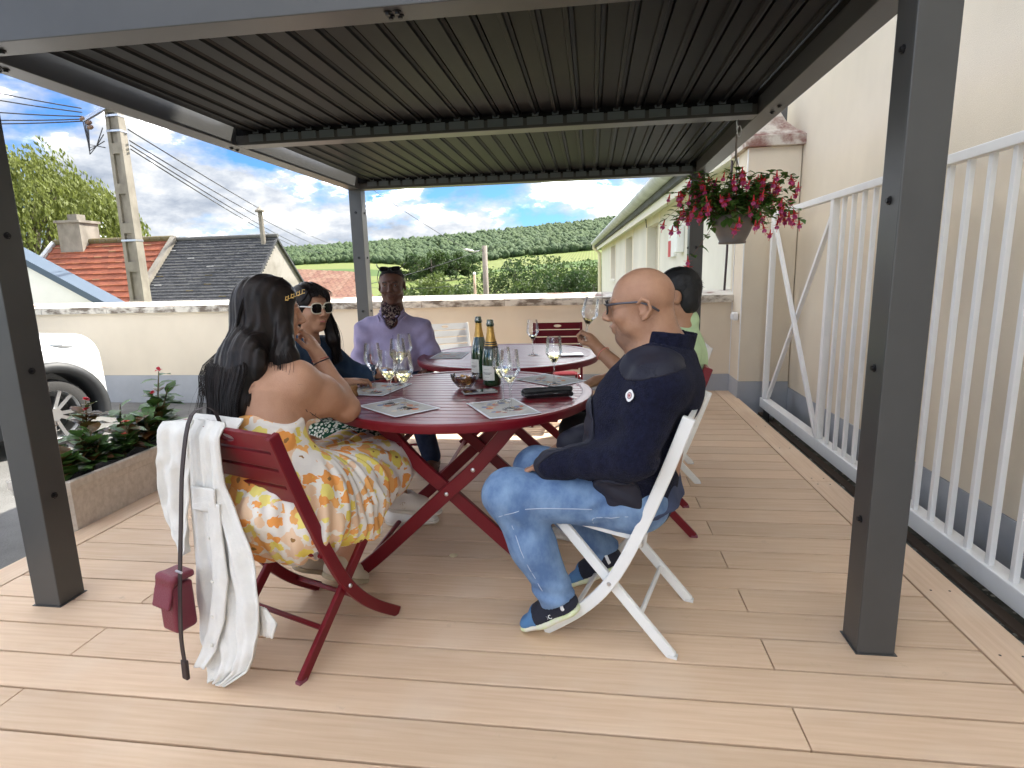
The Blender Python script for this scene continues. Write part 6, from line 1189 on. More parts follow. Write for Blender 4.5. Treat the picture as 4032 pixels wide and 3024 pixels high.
for k_, q in ((rk, .08), (lk, -.08)): v.cone(pel+RY*q, k_+A(0, 0, .01)+FY*.03, .165, .118, .08)
v.cone(rk+FY*.02, lk+FY*.02, .118, .118, .05); v.cone(pel+RY*.13-FY*.02+A(0, 0, -.02), rk+RY*.02+A(0, 0, -.03), .115, .10, .05)
# draped hem over the right seat edge and the back
v.cone(pel+RY*.15+FY*.04+A(0, 0, -.03), pel+RY*.19+FY*.17+A(0, 0, -.135), .075, .040, .05); v.cone(pel-FY*.10+RY*.02, pel-FY*.12+A(0, 0, -.05), .12, .055, .05); v.cone(pel+RY*.16+FY*.20+A(0, 0, -.06), pel+RY*.19+FY*.20+A(0, 0, -.15), .07, .030, .04)
v.cone(A(-.83, 2.00, .43), A(-.865, 1.955, .335), .060, .030, .05); v.cone(A(-.87, 1.90, .42), A(-.905, 1.89, .36), .055, .035, .04)
v.plane((0, 0, .300), (0, 0, -1), .012)
def pleat(X, Y, Z):
    a_ = np.arctan2(X-pel[0]-.03, Y-pel[1]-.10); w_ = np.clip((.68-Z)/.10, 0, 1)*np.clip((Z-.2)/.1, 0, 1); return (.0075*np.sin(a_*17+2.5*np.sin(a_*5)+18*(Z-.5))+.004*np.sin(a_*39+1))*w_+.002*wav(X, Y, Z, 40, 6)
v.fn(pleat)
def sample(vol, X, Y, Z): i_ = [np.clip(np.round((c-vol.lo[k_])/vol.h).astype(int), 0, vol.n[k_]-1) for k_, c in enumerate((X, Y, Z))]; return vol.d[i_[0], i_[1], i_[2]]
Xd, Yd, Zd = v.ax[0][:, None, None], v.ax[1][None, :, None], v.ax[2][None, None, :]; lat_ = np.abs((Xd-cst[0])*RY[0]+(Yd-cst[1])*RY[1])
cov = np.maximum(sample(bv, Xd, Yd, Zd)-.010, np.maximum(np.minimum(lat_-.150, np.maximum(lat_-.215, (Xd-cst[0])*FY[0]+(Yd-cst[1])*FY[1]-.045)), np.maximum(.60-Zd, (Xd-cst[0])*FY[0]+(Yd-cst[1])*FY[1]-.15))); t_ = np.clip(.5+.5*(cov-v.d)/.012, 0, 1); v.d = (cov*(1-t_)+v.d*t_-.012*t_*(1-t_)).astype(np.float32)
v.plane(tuple(cst+A(0, 0, -.006)-FY*.1), (-FY[0]*.10+RY[0]*.03, -FY[1]*.10+RY[1]*.03, 1), .003); v.plane(tuple(cst+RY*.12+A(0, 0, -.012)), (RY[0]*.55, RY[1]*.55, 1), .006)
dv = v; dr = link('dress', v.mesh('dress', M_dress), yw)
for pts in ([(-1.155, 1.76, .835), (-1.150, 1.76, .87), (-1.120, 1.78, .93), (-1.112, 1.83, .975), (-1.10, 1.89, .985)], [(-1.385, 1.87, .82), (-1.40, 1.885, .86), (-1.395, 1.92, .92), (-1.36, 1.97, .96)]):
    P_ = []
    for p in pts: p = A(*p); s_ = p-FY*.10+A(0, 0, .10*max(0, (p[2]-.90)/.08)); P_.append(snap(bv, s_, (p+FY*.05-A(0, 0, .02))-s_)-FY*.002)
    MB().tube([tuple(p) for p in P_], .0058, 6).build('strap', M_dress, dr, smooth=True)
# hair mass, strands and clip
F_, R_, U_ = axes(fh_, (.06, 0, 1)); v = Vol((-1.55, 1.52, .68), (-.90, 2.12, 1.34), .006)
v.ell(T(-.022, 0, .040), A(.112, .094, .098), (F_, R_, U_), .01); v.ell(T(-.050, -.004, -.03), A(.088, .096, .12), (F_, R_, U_), .04)
v.ell(T(.085, 0, -.035), A(.085, .070, .105), (F_, R_, U_), .012, 's')
b0 = T(-.055, 0, -.06); b1 = A(-1.178, 1.815, .985); b2 = A(-1.185, 1.752, .880); b3 = A(-1.178, 1.712, .790)
v.cone(b0, b1, .092, .094, .04, flat=FY, ratio=.55); v.cone(b1, b2, .090, .070, .04, flat=FY, ratio=.40); v.cone(b2, b3, .068, .038, .03, flat=FY, ratio=.40)
v.cone(T(.03, .075, .0), A(-1.045, 1.868, 1.00), .030, .036, .03); v.cone(A(-1.045, 1.868, 1.00), A(-1.072, 1.825, .93), .036, .014, .03)
v.cone(b1-RY*.08, A(-1.305, 1.795, .89), .030, .008, .04)
v.fn(lambda X, Y, Z: 0.0016*np.sin(150*((X-hc[0])*RY[0]+(Y-hc[1])*RY[1])+3.5*np.sin(6*Z)+2*np.sin(14*Z+X*20))+.0012*np.sin(330*((X-hc[0])*RY[0]+(Y-hc[1])*RY[1])+9*Z))
hr = link('hair', v.mesh('hair', M_hair), yw)
def ypath(r):
    l = max(-1, min(1, r.gauss(0, .55))); o = r.uniform(.0, .008); up_ = r.uniform(.05, .132); e_ = r.uniform(-.09, .05)
    c = [T(.03-.09*(.132-up_)/.08, l*.045, up_*1.03), T(-.085, l*.072, .075), T(-.118, l*.084, -.03), T(-.110, l*.100, -.11)]
    return [c[0], c[1]-F_*o, c[2]-F_*o, c[3]-F_*o, b1-FY*(.055+o)+RY*l*.095, b2-FY*(.036+o)+RY*l*.072, b3-FY*(.020+o)+RY*l*(.052+.02*r.random())+A(0, 0, e_*.4), b3-FY*.012+RY*l*(.045+.05*r.random())+A(.01, -.012, -.055+e_)]
strands(ypath, 950, 5, .0013, M_hair, hr)
def ypath2(r):
    l = r.uniform(-1, 1); s_ = 1 if r.random() < .45 else -1; e_ = r.gauss(0, .02)
    if s_ > 0: return [T(.02, .05, .11), T(.02, .088, .03), T(.005, .092, -.06), A(-1.045+e_, 1.850, 1.00)-FY*.035+RY*l*.02, A(-1.065+e_, 1.810, .93)+RY*l*.02, A(-1.075+e_*2, 1.79, .86+e_)]
    return [T(-.03, -.06, .11), T(-.07, -.09, .02), T(-.09, -.10, -.09), b1-FY*.05-RY*(.11+.03*l), A(-1.315+e_*.5, 1.78, .88), A(-1.32+e_, 1.76, .81+e_)]
strands(ypath2, 110, 8, .0010, M_hair, hr)
M_gold = mat('gold_metal', (.75, .52, .20), .3, 1.0); clip = MB(); cb = T(.055, .078, .070)
for k_ in range(7):
    p = T(.035+.010*k_, .0865-.0035*k_, .062+.005*k_); clip.bar(p-U_*.007, p+U_*.007, .0022, .0022, tuple(R_)); 
    if k_ % 2 == 0: clip.bar(p+U_*.006, p+F_*.009+U_*.007, .0022, .0022, tuple(R_)); clip.bar(p-U_*.006, p+F_*.009-U_*.005, .0022, .0022, tuple(R_))
clip.bar(T(.03, .0875, .055), T(.105, .062, .088), .002, .0016, tuple(R_)); clip.build('hair_clip', M_gold, hr)
# bracelet and fine tattoo
def band(par, c, d, r_, th_, mt, name='bracelet'):
    u = Vector(d).orthogonal().normalized(); w_ = Vector(d).normalized().cross(u); MB().tube([tuple(Vector(c)+(u*math.cos(6.2832*k_/20)+w_*math.sin(6.2832*k_/20))*r_) for k_ in range(21)], th_, 6).build(name, mt, par, smooth=True)
band(yb, rwr+(rel-rwr)*.10, rwr-rel, .0325, .0028, mat('dark_cord', (.03, .015, .02), .6)); band(yb, rwr+(rel-rwr)*.05, rwr-rel+A(.03, 0, 0), .0315, .0014, mat('red_thread', (.45, .03, .04), .7))
M_tat = mat('tattoo_ink', (.06, .045, .05), .7)
def onarm(p): p = A(*p); d = nrm(p-A(0, 0, EYE)); return snap(bv, p-d*.25, d, .6)-d*.0002
tp = [onarm((-1.035+.011*k_, 1.95, .800-.0078*k_)) for k_ in range(8)]
MB().tube([tuple(p) for p in tp], .0011, 4).build('tattoo', M_tat, yb)
for k_ in range(4): p = onarm((-1.035+.011*k_+.006, 1.95, .800-.0078*k_+.010*(1 if k_ % 2 else -1))); MB().tube([tuple(tp[k_]), tuple(p)], .0013, 4).build('tattoo_leaf', M_tat, yb)
# ---------------------------------------------------------------- jacket and handbag on her chair
M_cord = mat('white_corduroy', (.76, .745, .70), .95, var=.08, vscale=(20, 20, 20), bump=.3, bscale=260, spec=.1)
ca = A(-.940, 1.528, .822); LT = nrm(A(-YD.y, YD.x, 0)); BK = -FY       # near top corner of the backrest, along-the-back, backwards
tp = lambda l, b_, z_: ca+LT*l+BK*b_+A(0, 0, z_-ca[2])
jw = thing('jacket', 'white corduroy jacket hanging over the back of burgundy chair', 'jacket', (-1.25, 1.6, 0))
def lerpc(C, t):
    C = np.array(C, float); x = t*(len(C)-1); i_ = min(int(x), len(C)-2); f_ = x-i_; return C[i_]*(1-f_)+C[i_+1]*f_
def drape(name, Lc, Rc, b0, fold, seed, nu=44, nt=70, th_=.005, bot=.07, sag=0.0, freq=3.2):
    """lofted cloth between a left and a right edge given as (along, height); folds run down the cloth"""
    r = np.random.default_rng(seed); ph = r.uniform(0, 6.28, 5); G_ = np.zeros((nt+1, nu+1, 3))
    for i_ in range(nt+1):
        t_ = i_/nt; l_, z_l = lerpc(Lc, t_); r_, z_r = lerpc(Rc, t_)
        for k_ in range(nu+1):
            s_ = k_/nu; l = l_+(r_-l_)*s_; z_ = z_l+(z_r-z_l)*s_; b_ = b0+bot*t_*t_
            f_ = fold*(.25+.75*min(1, t_*2.2))*(np.sin(6.28*(freq*s_+.35*np.sin(2.6*t_+ph[0]))+ph[1])+.45*np.sin(6.28*(freq*2.1*s_-.5*t_)+ph[2])+.25*np.sin(31*t_+9*s_+ph[3]))
            b_ += f_-.030*np.exp(-((.84-z_)/.022)**2)*1.0
            G_[i_, k_] = ca+LT*l+BK*b_+A(0, 0, max(.010, z_+.85*bot*t_*t_)-ca[2])
    n1 = np.cross(np.gradient(G_, axis=1), np.gradient(G_, axis=0)); n1 /= np.linalg.norm(n1, axis=2)[..., None]+1e-9
    if (n1.reshape(-1, 3)@BK).mean() < 0: n1 = -n1
    V_ = np.concatenate([(G_+n1*th_/2).reshape(-1, 3), (G_-n1*th_/2).reshape(-1, 3)]); w_ = nu+1; id_ = np.arange((nt+1)*w_).reshape(nt+1, w_); o_ = (nt+1)*w_
    q1 = np.stack([id_[:-1, :-1], id_[:-1, 1:], id_[1:, 1:], id_[1:, :-1]], -1).reshape(-1, 4); rim = np.concatenate([id_[0, :], id_[1:, -1], id_[-1, -2::-1], id_[-2:0:-1, 0]]); rn2 = np.roll(rim, -1); F_2 = np.concatenate([q1, q1[:, ::-1]+o_, np.stack([rim, rim+o_, rn2+o_, rn2], 1)])
    return link(name, arr_mesh(name, V_, F_2, M_cord), jw)
drape('back_panel', [(.33, .845), (.335, .70), (.345, .57), (.372, .335), (.372, .213), (.362, .121), (.345, .06), (.30, .035), (.29, -.02), (.255, -.06)], [(.168, .848), (.172, .75), (.168, .65), (.122, .557), (.074, .479), (.043, .393), (.027, .303), (.037, .187), (.053, .106), (.083, .037), (.20, -.062)], .038, .011, 4)
drape('sleeve', [(.455, .825), (.468, .725), (.478, .666), (.486, .536), (.447, .448), (.385, .392)], [(.315, .843), (.322, .743), (.332, .658), (.340, .543), (.348, .454), (.360, .385)], .046, .010, 9, bot=.02, freq=1.6)
drape('front_fold', [(.44, .835), (.44, .74), (.43, .66)], [(.185, .840), (.19, .74), (.20, .66)], -.035, .004, 2, bot=-.06, nt=24)
drape('pocket_flap', [(.300, .640), (.305, .60), (.310, .560)], [(.183, .648), (.186, .61), (.190, .572)], .058, .002, 7, nu=16, nt=14, bot=.0, freq=.8)
drape('placket', [(.222, .60), (.232, .50), (.225, .35), (.245, .20), (.27, .08), (.285, .0)], [(.172, .60), (.178, .50), (.165, .35), (.185, .20), (.215, .08), (.245, .0)], .058, .004, 6, nu=10, nt=50, bot=.075, freq=.7)
drape('hem_corner', [(.060, .290), (.055, .24), (.060, .19)], [(.022, .290), (-.018, .249), (.004, .195)], .050, .003, 3, nu=12, nt=14, bot=.0)
for z_ in (.50, .36, .24, .14):
    l_ = float(np.interp(-z_, [-.60, -.35, -.08], [.197, .195, .235])); p = tp(l_, .085+.05*(.6-z_), z_); MB().lathe([(0, .003), (.006, .002), (.0065, -.001)], 10, tuple(p), tuple(BK)).build('button', mat('shell_button', (.7, .68, .62), .3), jw)
M_bag = mat('maroon_leather', (.16, .018, .035), .45, bump=.25, bscale=260); M_strap = mat('dark_brown_leather', (.030, .018, .017), .55)
bg_ = thing('handbag', 'small maroon leather flap handbag hanging by strap behind the chair', 'handbag', tuple(tp(.36, .12, .14)))
bx = lambda l, b_, z_: tuple(tp(l, b_, z_)); fr_ = (LT, BK, A(0, 0, 1)); v = Vol(tp(.36, .12, .14)-.16, tp(.36, .12, .42)+.16, .005)
v.rbox(tp(.345, .125, .262), (.040, .036, .080), .012, (LT, BK, A(0, 0, 1))); link('bag_body', v.mesh('bag_body', M_bag), bg_)
v = Vol(tp(.36, .12, .14)-.16, tp(.36, .12, .42)+.16, .005); v.rbox(tp(.342, .120, .362), (.045, .037, .012), .010, (LT, BK, A(0, 0, 1))); v.rbox(tp(.350, .160, .318), (.044, .006, .050), .005, (LT, nrm(BK+A(0, 0, .30)), nrm(A(0, 0, 1)-.30*BK)), k=.02); link('flap', v.mesh('flap', M_bag), bg_)
sp_ = [bx(.28, -.055, .72), bx(.275, -.035, .862), bx(.272, .045, .868), bx(.285, .085, .72), bx(.285, .115, .54), bx(.288, .135, .40), bx(.290, .150, .28), bx(.30, .155, .17), bx(.30, .155, .085)]
m = MB(); P_ = smooth_path(sp_, 4); vs_ = []
for p in P_:
    for a_, b_ in ((-1, -1), (1, -1), (1, 1), (-1, 1)): q = np.array(p)+LT*a_*.008+BK*b_*.0022; vs_.append(tuple(q))
n_ = len(P_); m.add(vs_, [(0, 1, 2, 3), tuple((n_-1)*4+k_ for k_ in (3, 2, 1, 0))]+[(i*4+k_, i*4+(k_+1) % 4, i*4+4+(k_+1) % 4, i*4+4+k_) for i in range(n_-1) for k_ in range(4)]); link('strap', m.mesh('strap', M_strap), bg_)
link('strap_end', MB().bar(bx(.30, .155, .095), bx(.30, .157, .030), .026, .012, tuple(BK), .004).mesh('strap_end', M_strap), bg_); link('ring', MB().tube([bx(.275, .14, .392), bx(.302, .14, .392)], .004, 6).mesh('ring', M_steel), bg_)
for o in bg_.children: o.matrix_parent_inverse = Matrix.Translation(bg_.location).inverted()
for o in jw.children: o.matrix_parent_inverse = Matrix.Translation(jw.location).inverted()
# ---------------------------------------------------------------- woman with sunglasses
FS = nrm(A(.95, -.30, 0)); RS = np.cross(FS, A(0, 0, 1))
sw = thing('person', 'woman in white framed sunglasses, denim jacket and green floral skirt', 'person', (-1.5, 2.72, 0))
SKS = skinmat('tan_skin', (0.46, 0.25, 0.15), (0.40, 0.20, 0.12)); hc = A(-1.362, 2.715, 1.122); nb = A(-1.412, 2.715, .955); pel = A(-1.47, 2.72, .505)
v = Vol((-1.75, 2.30, 0), (-.62, 3.05, 1.30), .005); fs = nrm(A(.86, -.50, -.04)); T = head(v, hc, fs, (0, 0, 1), .93)
v.cone(T(-.025, 0, -.07), nb, .046, .052, .03); rsh, rel, rwr = A(-1.452, 2.560, .900), A(-1.345, 2.470, .745), A(-1.165, 2.590, .775); lsh, lel, lwr = A(-1.395, 2.870, .900), A(-1.28, 2.98, .75), A(-1.08, 2.93, .770)
v.cone(pel, A(-1.44, 2.715, .85), .12, .125, .05, flat=FS, ratio=.72); v.cone(A(-1.44, 2.715, .85), nb, .125, .06, .06, flat=FS, ratio=.7)
for a_, b_, c_2 in ((rsh, rel, rwr), (lsh, lel, lwr)): limb(v, [nb+A(0, 0, -.04), a_, b_, c_2], [.05, .048, .040, .026])
hand(v, rwr, (.55, .80, .02), (.2, -.15, -1), (.8, -.55, .1), .92, (.55, .55, .6, .6), .5); hand(v, lwr, (.7, -.65, 0), (0, 0, -1), (.6, .7, 0), .9, (.5, .5, .5, .5), .4)
rk, ra = A(-.975, 2.445, .505), A(-.885, 2.470, .275); lk, la = A(-1.00, 2.72, .50), A(-1.00, 2.74, .115)
limb(v, [pel+RS*.08, rk, ra], [.10, .060, .036], .04); limb(v, [pel-RS*.08, lk, la], [.10, .060, .036], .04); sb = link('body', v.mesh('body', SKS), sw); sv_ = v
vv, pt, uo, _ = shoe(sw, 'shoe', A(-.925, 2.445, .205), A(-.715, 2.515, .165), (.15, 0, 1), mat('white_leather', (.74, .72, .66), .5), mat('offwhite_sole', (.66, .63, .55), .7), hgt=.072)
lt = MB(); K = 20
for rr_ in (.016, .012):
    pts = [snap(vv, pt(.30, 0, .045)+A(.0, -.12, 0)+A(rr_*math.cos(6.283*k_/K)*.95, 0, rr_*math.sin(6.283*k_/K)), (0, 1, 0)) for k_ in range(K+1)]; lt.tube([tuple(p) for p in pts], .0010, 4)
for k_ in range(4): an = k_*1.571+.4; lt.tube([tuple(snap(vv, pt(.30, 0, .045)+A(q*.010*math.cos(an), -.12, q*.010*math.sin(an)), (0, 1, 0))) for q in (.2, 1)], .0014, 4)
lt.build('emblem', mat('tan_emblem', (.45, .36, .22), .6), uo)
for k_ in range(5): a_ = .44+.06*k_; zq = .082-.009*k_; MB().tube([tuple(pt(a_, -.024, zq-.012)), tuple(pt(a_+.01, 0, zq)), tuple(pt(a_, .024, zq-.012))], .0028, 5).build('lace', M_white, uo)
shoe(sw, 'shoe', A(-1.045, 2.715, .012), A(-.80, 2.77, .004), (0, 0, 1), MATS['white_leather'], MATS['offwhite_sole'], hgt=.07)
M_dj = denim('dark_denim', (0.022, 0.045, 0.085), (0.05, 0.085, 0.14)); v = Vol((-1.75, 2.36, .50), (-1.02, 3.08, 1.0), .006)
v.cone(A(-1.465, 2.72, .56), A(-1.445, 2.715, .83), .140, .150, .05, flat=FS, ratio=.78); v.cone(A(-1.445, 2.715, .83), nb+A(0, 0, -.03), .150, .085, .06, flat=FS, ratio=.72)
for a_, b_, c_2 in ((rsh, rel, rwr), (lsh, lel, lwr)): v.chain([nb+A(0, 0, -.05), a_, b_, b_+(c_2-b_)*.70], [.06, .068, .054, .043], .04); v.cone(b_+(c_2-b_)*.78, c_2+(c_2-b_)*.2, .036, .036, 0, 's')
v.cone(nb+A(-.02, 0, -.01), nb+A(-.03, 0, .03), .068, .074, .02); v.ell(nb+A(.03, 0, .03), (.07, .055, .06), None, .005, 's'); v.ell(nb+FS*.10+A(0, 0, -.06), (.05, .03, .12), (FS, RS, A(0, 0, 1)), .005, 's')
v.fn(lambda X, Y, Z: .003*wav(X, Y, Z, 38, 15)+.003*np.sin(80*(X+Z)+20*Y)*np.exp(-((Z-.76)/.06)**2)); v.build('denim_jacket', M_dj, sw)
M_green = floral('green_floral_viscose', (.008, .055, .028), [(.66, .68, .60), (.60, .62, .50)], 34, (.55, .42, .10), .35, .2)
for e_ in M_green.node_tree.nodes:
    if e_.type == 'VALTORGB' and e_.color_ramp.elements[1].color[0] == 0 and e_.color_ramp.elements[1].position > .2: e_.color_ramp.elements[1].position -= .10
v = Vol((-1.70, 2.28, .28), (-.80, 2.95, .68), .007); v.cone(pel+RS*.10, pel-RS*.10, .125, .125, .05)
v.cone(pel+RS*.08, rk+A(-.03, 0, .005), .125, .085, .06); v.cone(pel-RS*.08, lk+A(-.04, 0, 0), .12, .085, .06); v.cone(rk+A(-.05, 0, 0), rk+A(-.03, -.01, -.14), .075, .06, .05); v.plane(tuple(rk+A(.02, 0, -.05)), (1, 0, -.25), .01); v.fn(lambda X, Y, Z: .004*np.sin(60*Y+40*Z)+.002*wav(X, Y, Z, 40, 3)); v.build('skirt', M_green, sw)
F_, R_, U_ = axes(fs, (0, 0, 1)); v = Vol((-1.62, 2.46, .76), (-1.16, 2.98, 1.29), .006); v.ell(T(-.020, 0, .042), A(.104, .086, .092), (F_, R_, U_), .01); v.ell(T(-.05, 0, -.03), A(.07, .085, .10), (F_, R_, U_), .03); v.ell(T(.090, 0, -.030), A(.085, .066, .098), (F_, R_, U_), .012, 's')
v.cone(T(.0, -.080, -.02), T(.03, -.100, -.17), .030, .028, .03); v.cone(T(.03, -.100, -.17), T(.02, -.115, -.28), .028, .010, .02); v.cone(T(-.06, .03, -.06), T(-.09, .05, -.22), .060, .045, .03); v.cone(T(-.09, .05, -.22), T(-.09, .06, -.34), .045, .012, .03)
v.fn(lambda X, Y, Z: .003*np.sin(170*((X-hc[0])*R_[0]+(Y-hc[1])*R_[1])+4*np.sin(9*Z))); hr = link('hair', v.mesh('hair', M_hair), sw)
def spath(r):
    s_ = r.choice((-1, -1, 1)); l = r.uniform(.5, 1.15); e_ = r.gauss(0, .02)
    if s_ < 0: return [T(.04, -.015*l, .128), T(.065, -.062*l, .075), T(.03, -.092, -.01), T(.045+e_, -.105, -.13), T(.04+e_, -.115-.03*(l-.8), -.24), T(.02+e_*2, -.12-.05*(l-.8), -.31+e_)]
    return [T(.04, .015*l, .128), T(.06, .058*l, .075), T(-.005, .090, .0), T(-.05, .09, -.12), T(-.08+e_, .07, -.25), T(-.09+e_, .06, -.34)]
strands(spath, 340, 3, .0012, M_hair, hr); strands(lambda r: [T(.03, r.uniform(-.03, .03), .130), T(.088, (q := r.uniform(-.055, .055)), .098), T(.104, q*1.1, .062+abs(q)*.1)], 70, 4, .0016, M_hair, hr)
spectacles(sw, T, 1, mat('ivory_frame', (.68, .62, .48), .35), mat('white_temple', (.75, .73, .68), .4), mat('black_lens', (.006, .005, .005), .08, spec=.25), .028, .025, .110, .010, 'sunglasses')
MB().tube([tuple(T(.099, -.018, -.0588)), tuple(T(.105, 0, -.0585)), tuple(T(.099, .018, -.0588))], .0035, 6).build('lips', mat('rose_lip', (.36, .12, .11), .45), sb, smooth=True)
# ---------------------------------------------------------------- man in lilac shirt
FP = nrm(A(.16, -.985, 0)); RP = np.cross(FP, A(0, 0, 1))
pm = thing('person', 'smiling man in lilac shirt with patterned neck scarf facing the camera', 'person', (-1.36, 3.95, 0))
SKP = skinmat('deep_brown_skin', (0.135, 0.060, 0.036), (0.10, 0.042, 0.026), .42); hc = A(-1.335, 3.835, 1.205); nb = A(-1.362, 3.890, 1.010); pel = A(-1.37, 4.00, .505)
v = Vol((-1.78, 3.15, 0), (-.78, 4.25, 1.36), .005); T = head(v, hc, (.20, -.97, -.06), (0, -.05, 1), 1.02, broad=1.04); v.cone(T(-.02, 0, -.07), nb, .058, .062, .03)
for q in (-1, 1): v.ell(T(.070, q*.040, -.030), A(.024, .022, .018), None, .012)
rsh, rel, rwr = A(-1.565, 3.905, .905), A(-1.600, 3.790, .670), A(-1.375, 3.565, .615); lsh, lel, lwr = A(-1.185, 3.960, .905), A(-1.105, 3.925, .725), A(-1.065, 3.700, .660)
v.cone(pel, A(-1.37, 3.945, .82), .13, .145, .05, flat=FP, ratio=.72); v.cone(A(-1.37, 3.945, .82), nb, .145, .07, .06, flat=FP, ratio=.7)
for a_, b_, c_2 in ((rsh, rel, rwr), (lsh, lel, lwr)): limb(v, [nb+A(0, 0, -.04), a_, b_, c_2], [.06, .055, .045, .030])
hand(v, rwr, (.7, -.6, -.1), (0, 0, -1), (.6, .7, 0), 1.0, (.4, .4, .4, .4)); hand(v, lwr, (.1, -1, -.1), (0, 0, -1), (-1, 0, 0), 1.0, (.4, .4, .4, .4))
rk, ra = A(-1.33, 3.52, .515), A(-1.29, 3.62, .10); lk, la = A(-1.12, 3.50, .515), A(-1.05, 3.58, .10); limb(v, [pel+RP*.09, rk, ra], [.09, .06, .04]); limb(v, [pel-RP*.09, lk, la], [.09, .06, .04]); pb = link('body', v.mesh('body', SKP), pm)
for q in (-1, 1):
    MB().lathe([(0, .0075), (.0055, .006), (.0085, 0), (.0055, -.006), (0, -.0075)], 12, tuple(T(.0815, q*.032, .0105)), tuple(nrm(T(1, 0, 0)-T(0, 0, 0)))).build('eye', mat('eye_white', (.62, .56, .50), .25), pb, smooth=True); MB().lathe([(0, .002), (.0042, .001), (.0045, 0)], 10, tuple(T(.0875, q*.032, .0105)), tuple(nrm(T(1, 0, 0)-T(0, 0, 0)))).build('iris', mat('dark_iris', (.01, .006, .004), .15), pb)
    MB().tube([tuple(T(.092, q*.016, .027)), tuple(T(.092, q*.034, .032)), tuple(T(.080, q*.050, .027))], .003, 5).build('eyebrow', M_hair2, pb)
MB().tube([tuple(T(.094, -.026, -.052)), tuple(T(.103, -.010, -.058)), tuple(T(.103, .010, -.058)), tuple(T(.094, .026, -.052))], .0026, 5).build('lips', mat('dark_lip', (.10, .03, .028), .4), pb, smooth=True)
shell(v, 'short_hair', mat('cropped_hair', (.015, .011, .010), .9, bump=.5, bscale=500), .0022, [half(T(.02, 0, .058), nrm(-(T(0, 0, 1)-T(0, 0, 0))*.8+(T(1, 0, 0)-T(0, 0, 0))*.5)), esph(T(-.02, 0, .05), (.13, .13, .12))], pm)
M_lil = mat('lilac_cotton', (0.40, 0.345, 0.51), .85, var=.14, vscale=(16, 16, 16), bump=.15, bscale=400, spec=.2); v = Vol((-1.80, 3.42, .44), (-.92, 4.22, 1.09), .006)
v.cone(A(-1.37, 3.99, .52), A(-1.37, 3.945, .80), .150, .168, .05, flat=FP, ratio=.76); v.cone(A(-1.37, 3.945, .80), nb+A(0, 0, -.04), .168, .09, .07, flat=FP, ratio=.70); v.ell(A(-1.355, 3.90, .72), (.15, .10, .14), (RP, FP, A(0, 0, 1)), .05)
for a_, b_, c_2 in ((rsh, rel, rwr), (lsh, lel, lwr)): v.chain([nb+A(0, 0, -.06), a_, b_, c_2], [.070, .068, .056, .042], .045)
v.cone(nb+A(0, 0, -.02), nb+A(0, -.01, .035), .078, .072, .015); v.ell(nb+FP*.09+A(0, 0, -.005), (.052, .10, .085), (RP, FP, A(0, 0, 1)), .006, 's'); v.ell(nb+A(0, -.01, .05), (.066, .066, .07), None, .004, 's')
v.fn(lambda X, Y, Z: .0055*wav(X, Y, Z, 30, 21)+.0025*wav(X, Y, Z, 62, 22)+.006*np.sin(60*(X*.6+Z))*np.exp(-(((X+1.58)/.07)**2))+.004*np.sin(55*(X-Z))*np.exp(-(((X+1.13)/.07)**2))+.008*np.sin(40*(Z+.8*X))*np.exp(-((Z-.68)/.12)**2-((X+1.36)/.14)**2)); shv = v; st_ = link('shirt', v.mesh('shirt', M_lil), pm)
for q in (-1, 1):   # collar leaves
    a_, b_, c_2, d_2 = nb+RP*q*.020+FP*.088+A(0, 0, .005), nb+RP*q*.075+FP*.020+A(0, 0, .048), nb+RP*q*.100+FP*.030+A(0, 0, -.005), nb+RP*q*.072+FP*.105+A(0, 0, -.035); cv = Vol(np.minimum(a_, c_2)-.09, np.maximum(a_, c_2)+.09, .005)
    for t_ in (0, .33, .66, 1): cv.cone(a_+(d_2-a_)*t_, b_+(c_2-b_)*t_, .006, .006, .012)
    cv.build('collar', M_lil, st_)
MB().tube([tuple(snap(shv, A(-1.345, 3.55, .880-.045*k_), (0, 1, 0))-A(0, .001, 0)) for k_ in range(9)], .0022, 4).build('placket', mat('lilac_shadow', (.16, .12, .25), .9), st_)  # thin dark tube, shade along the placket edge put into its colour
M_scarf = floral('paisley_silk', (.012, .007, .010), [(.20, .15, .12), (.10, .05, .05), (.014, .008, .010)], 70, (.05, .02, .02), .2, .15); v = Vol(nb-.16, nb+.16, .005); v.cone(nb+A(0, 0, .005)+FP*.005, nb+A(0, -.018, .062), .072, .068, .015); v.cone(nb+FP*.070+A(0, 0, .01), nb+FP*.105+A(0, 0, -.082), .058, .012, .03, flat=FP, ratio=.45); v.ell(nb+A(0, -.014, .085), (.062, .062, .05), None, .004, 's'); v.fn(lambda X, Y, Z: .002*wav(X, Y, Z, 80, 5)); v.build('neck_scarf', M_scarf, pm)
v = Vol((-1.58, 3.36, .05), (-.92, 4.18, .64), .007)
for a_, b_, c_2 in ((pel+RP*.09, rk, ra), (pel-RP*.09, lk, la)): v.chain([a_, b_, c_2], [.11, .080, .062], .05)
v.build('jeans', denim('ink_denim', (0.012, 0.02, 0.045), (0.03, 0.045, 0.085)), pm)
for q in (ra, la): shoe(pm, 'shoe', q+A(0, .06, -.10), q+A(.02, -.18, -.098), (0, 0, 1), mat('brown_leather', (.10, .04, .02), .45), mat('dark_sole', (.03, .02, .015), .8))
Tu = lambda a, b, d: T(a-.022, b, d+.095-.30*a); spectacles(pm, lambda a, b, d: T(.050+(a-.11)*.6-d*.62, b*1.05, .112+(a-.11)*-.25+d*.45), 1, M_frame, M_frame, mat('smoke_lens', (.02, .018, .016), .05, spec=.8), .030, .024, .112, .0, 'sunglasses', .09)
for q in (-1, 1): MB().tube([tuple(T(.06, q*.066, .105)), tuple(T(.02, q*.084, .06)), tuple(T(-.03, q*.087, .02))], .0026, 6).build('temple', M_frame, pm, smooth=True)
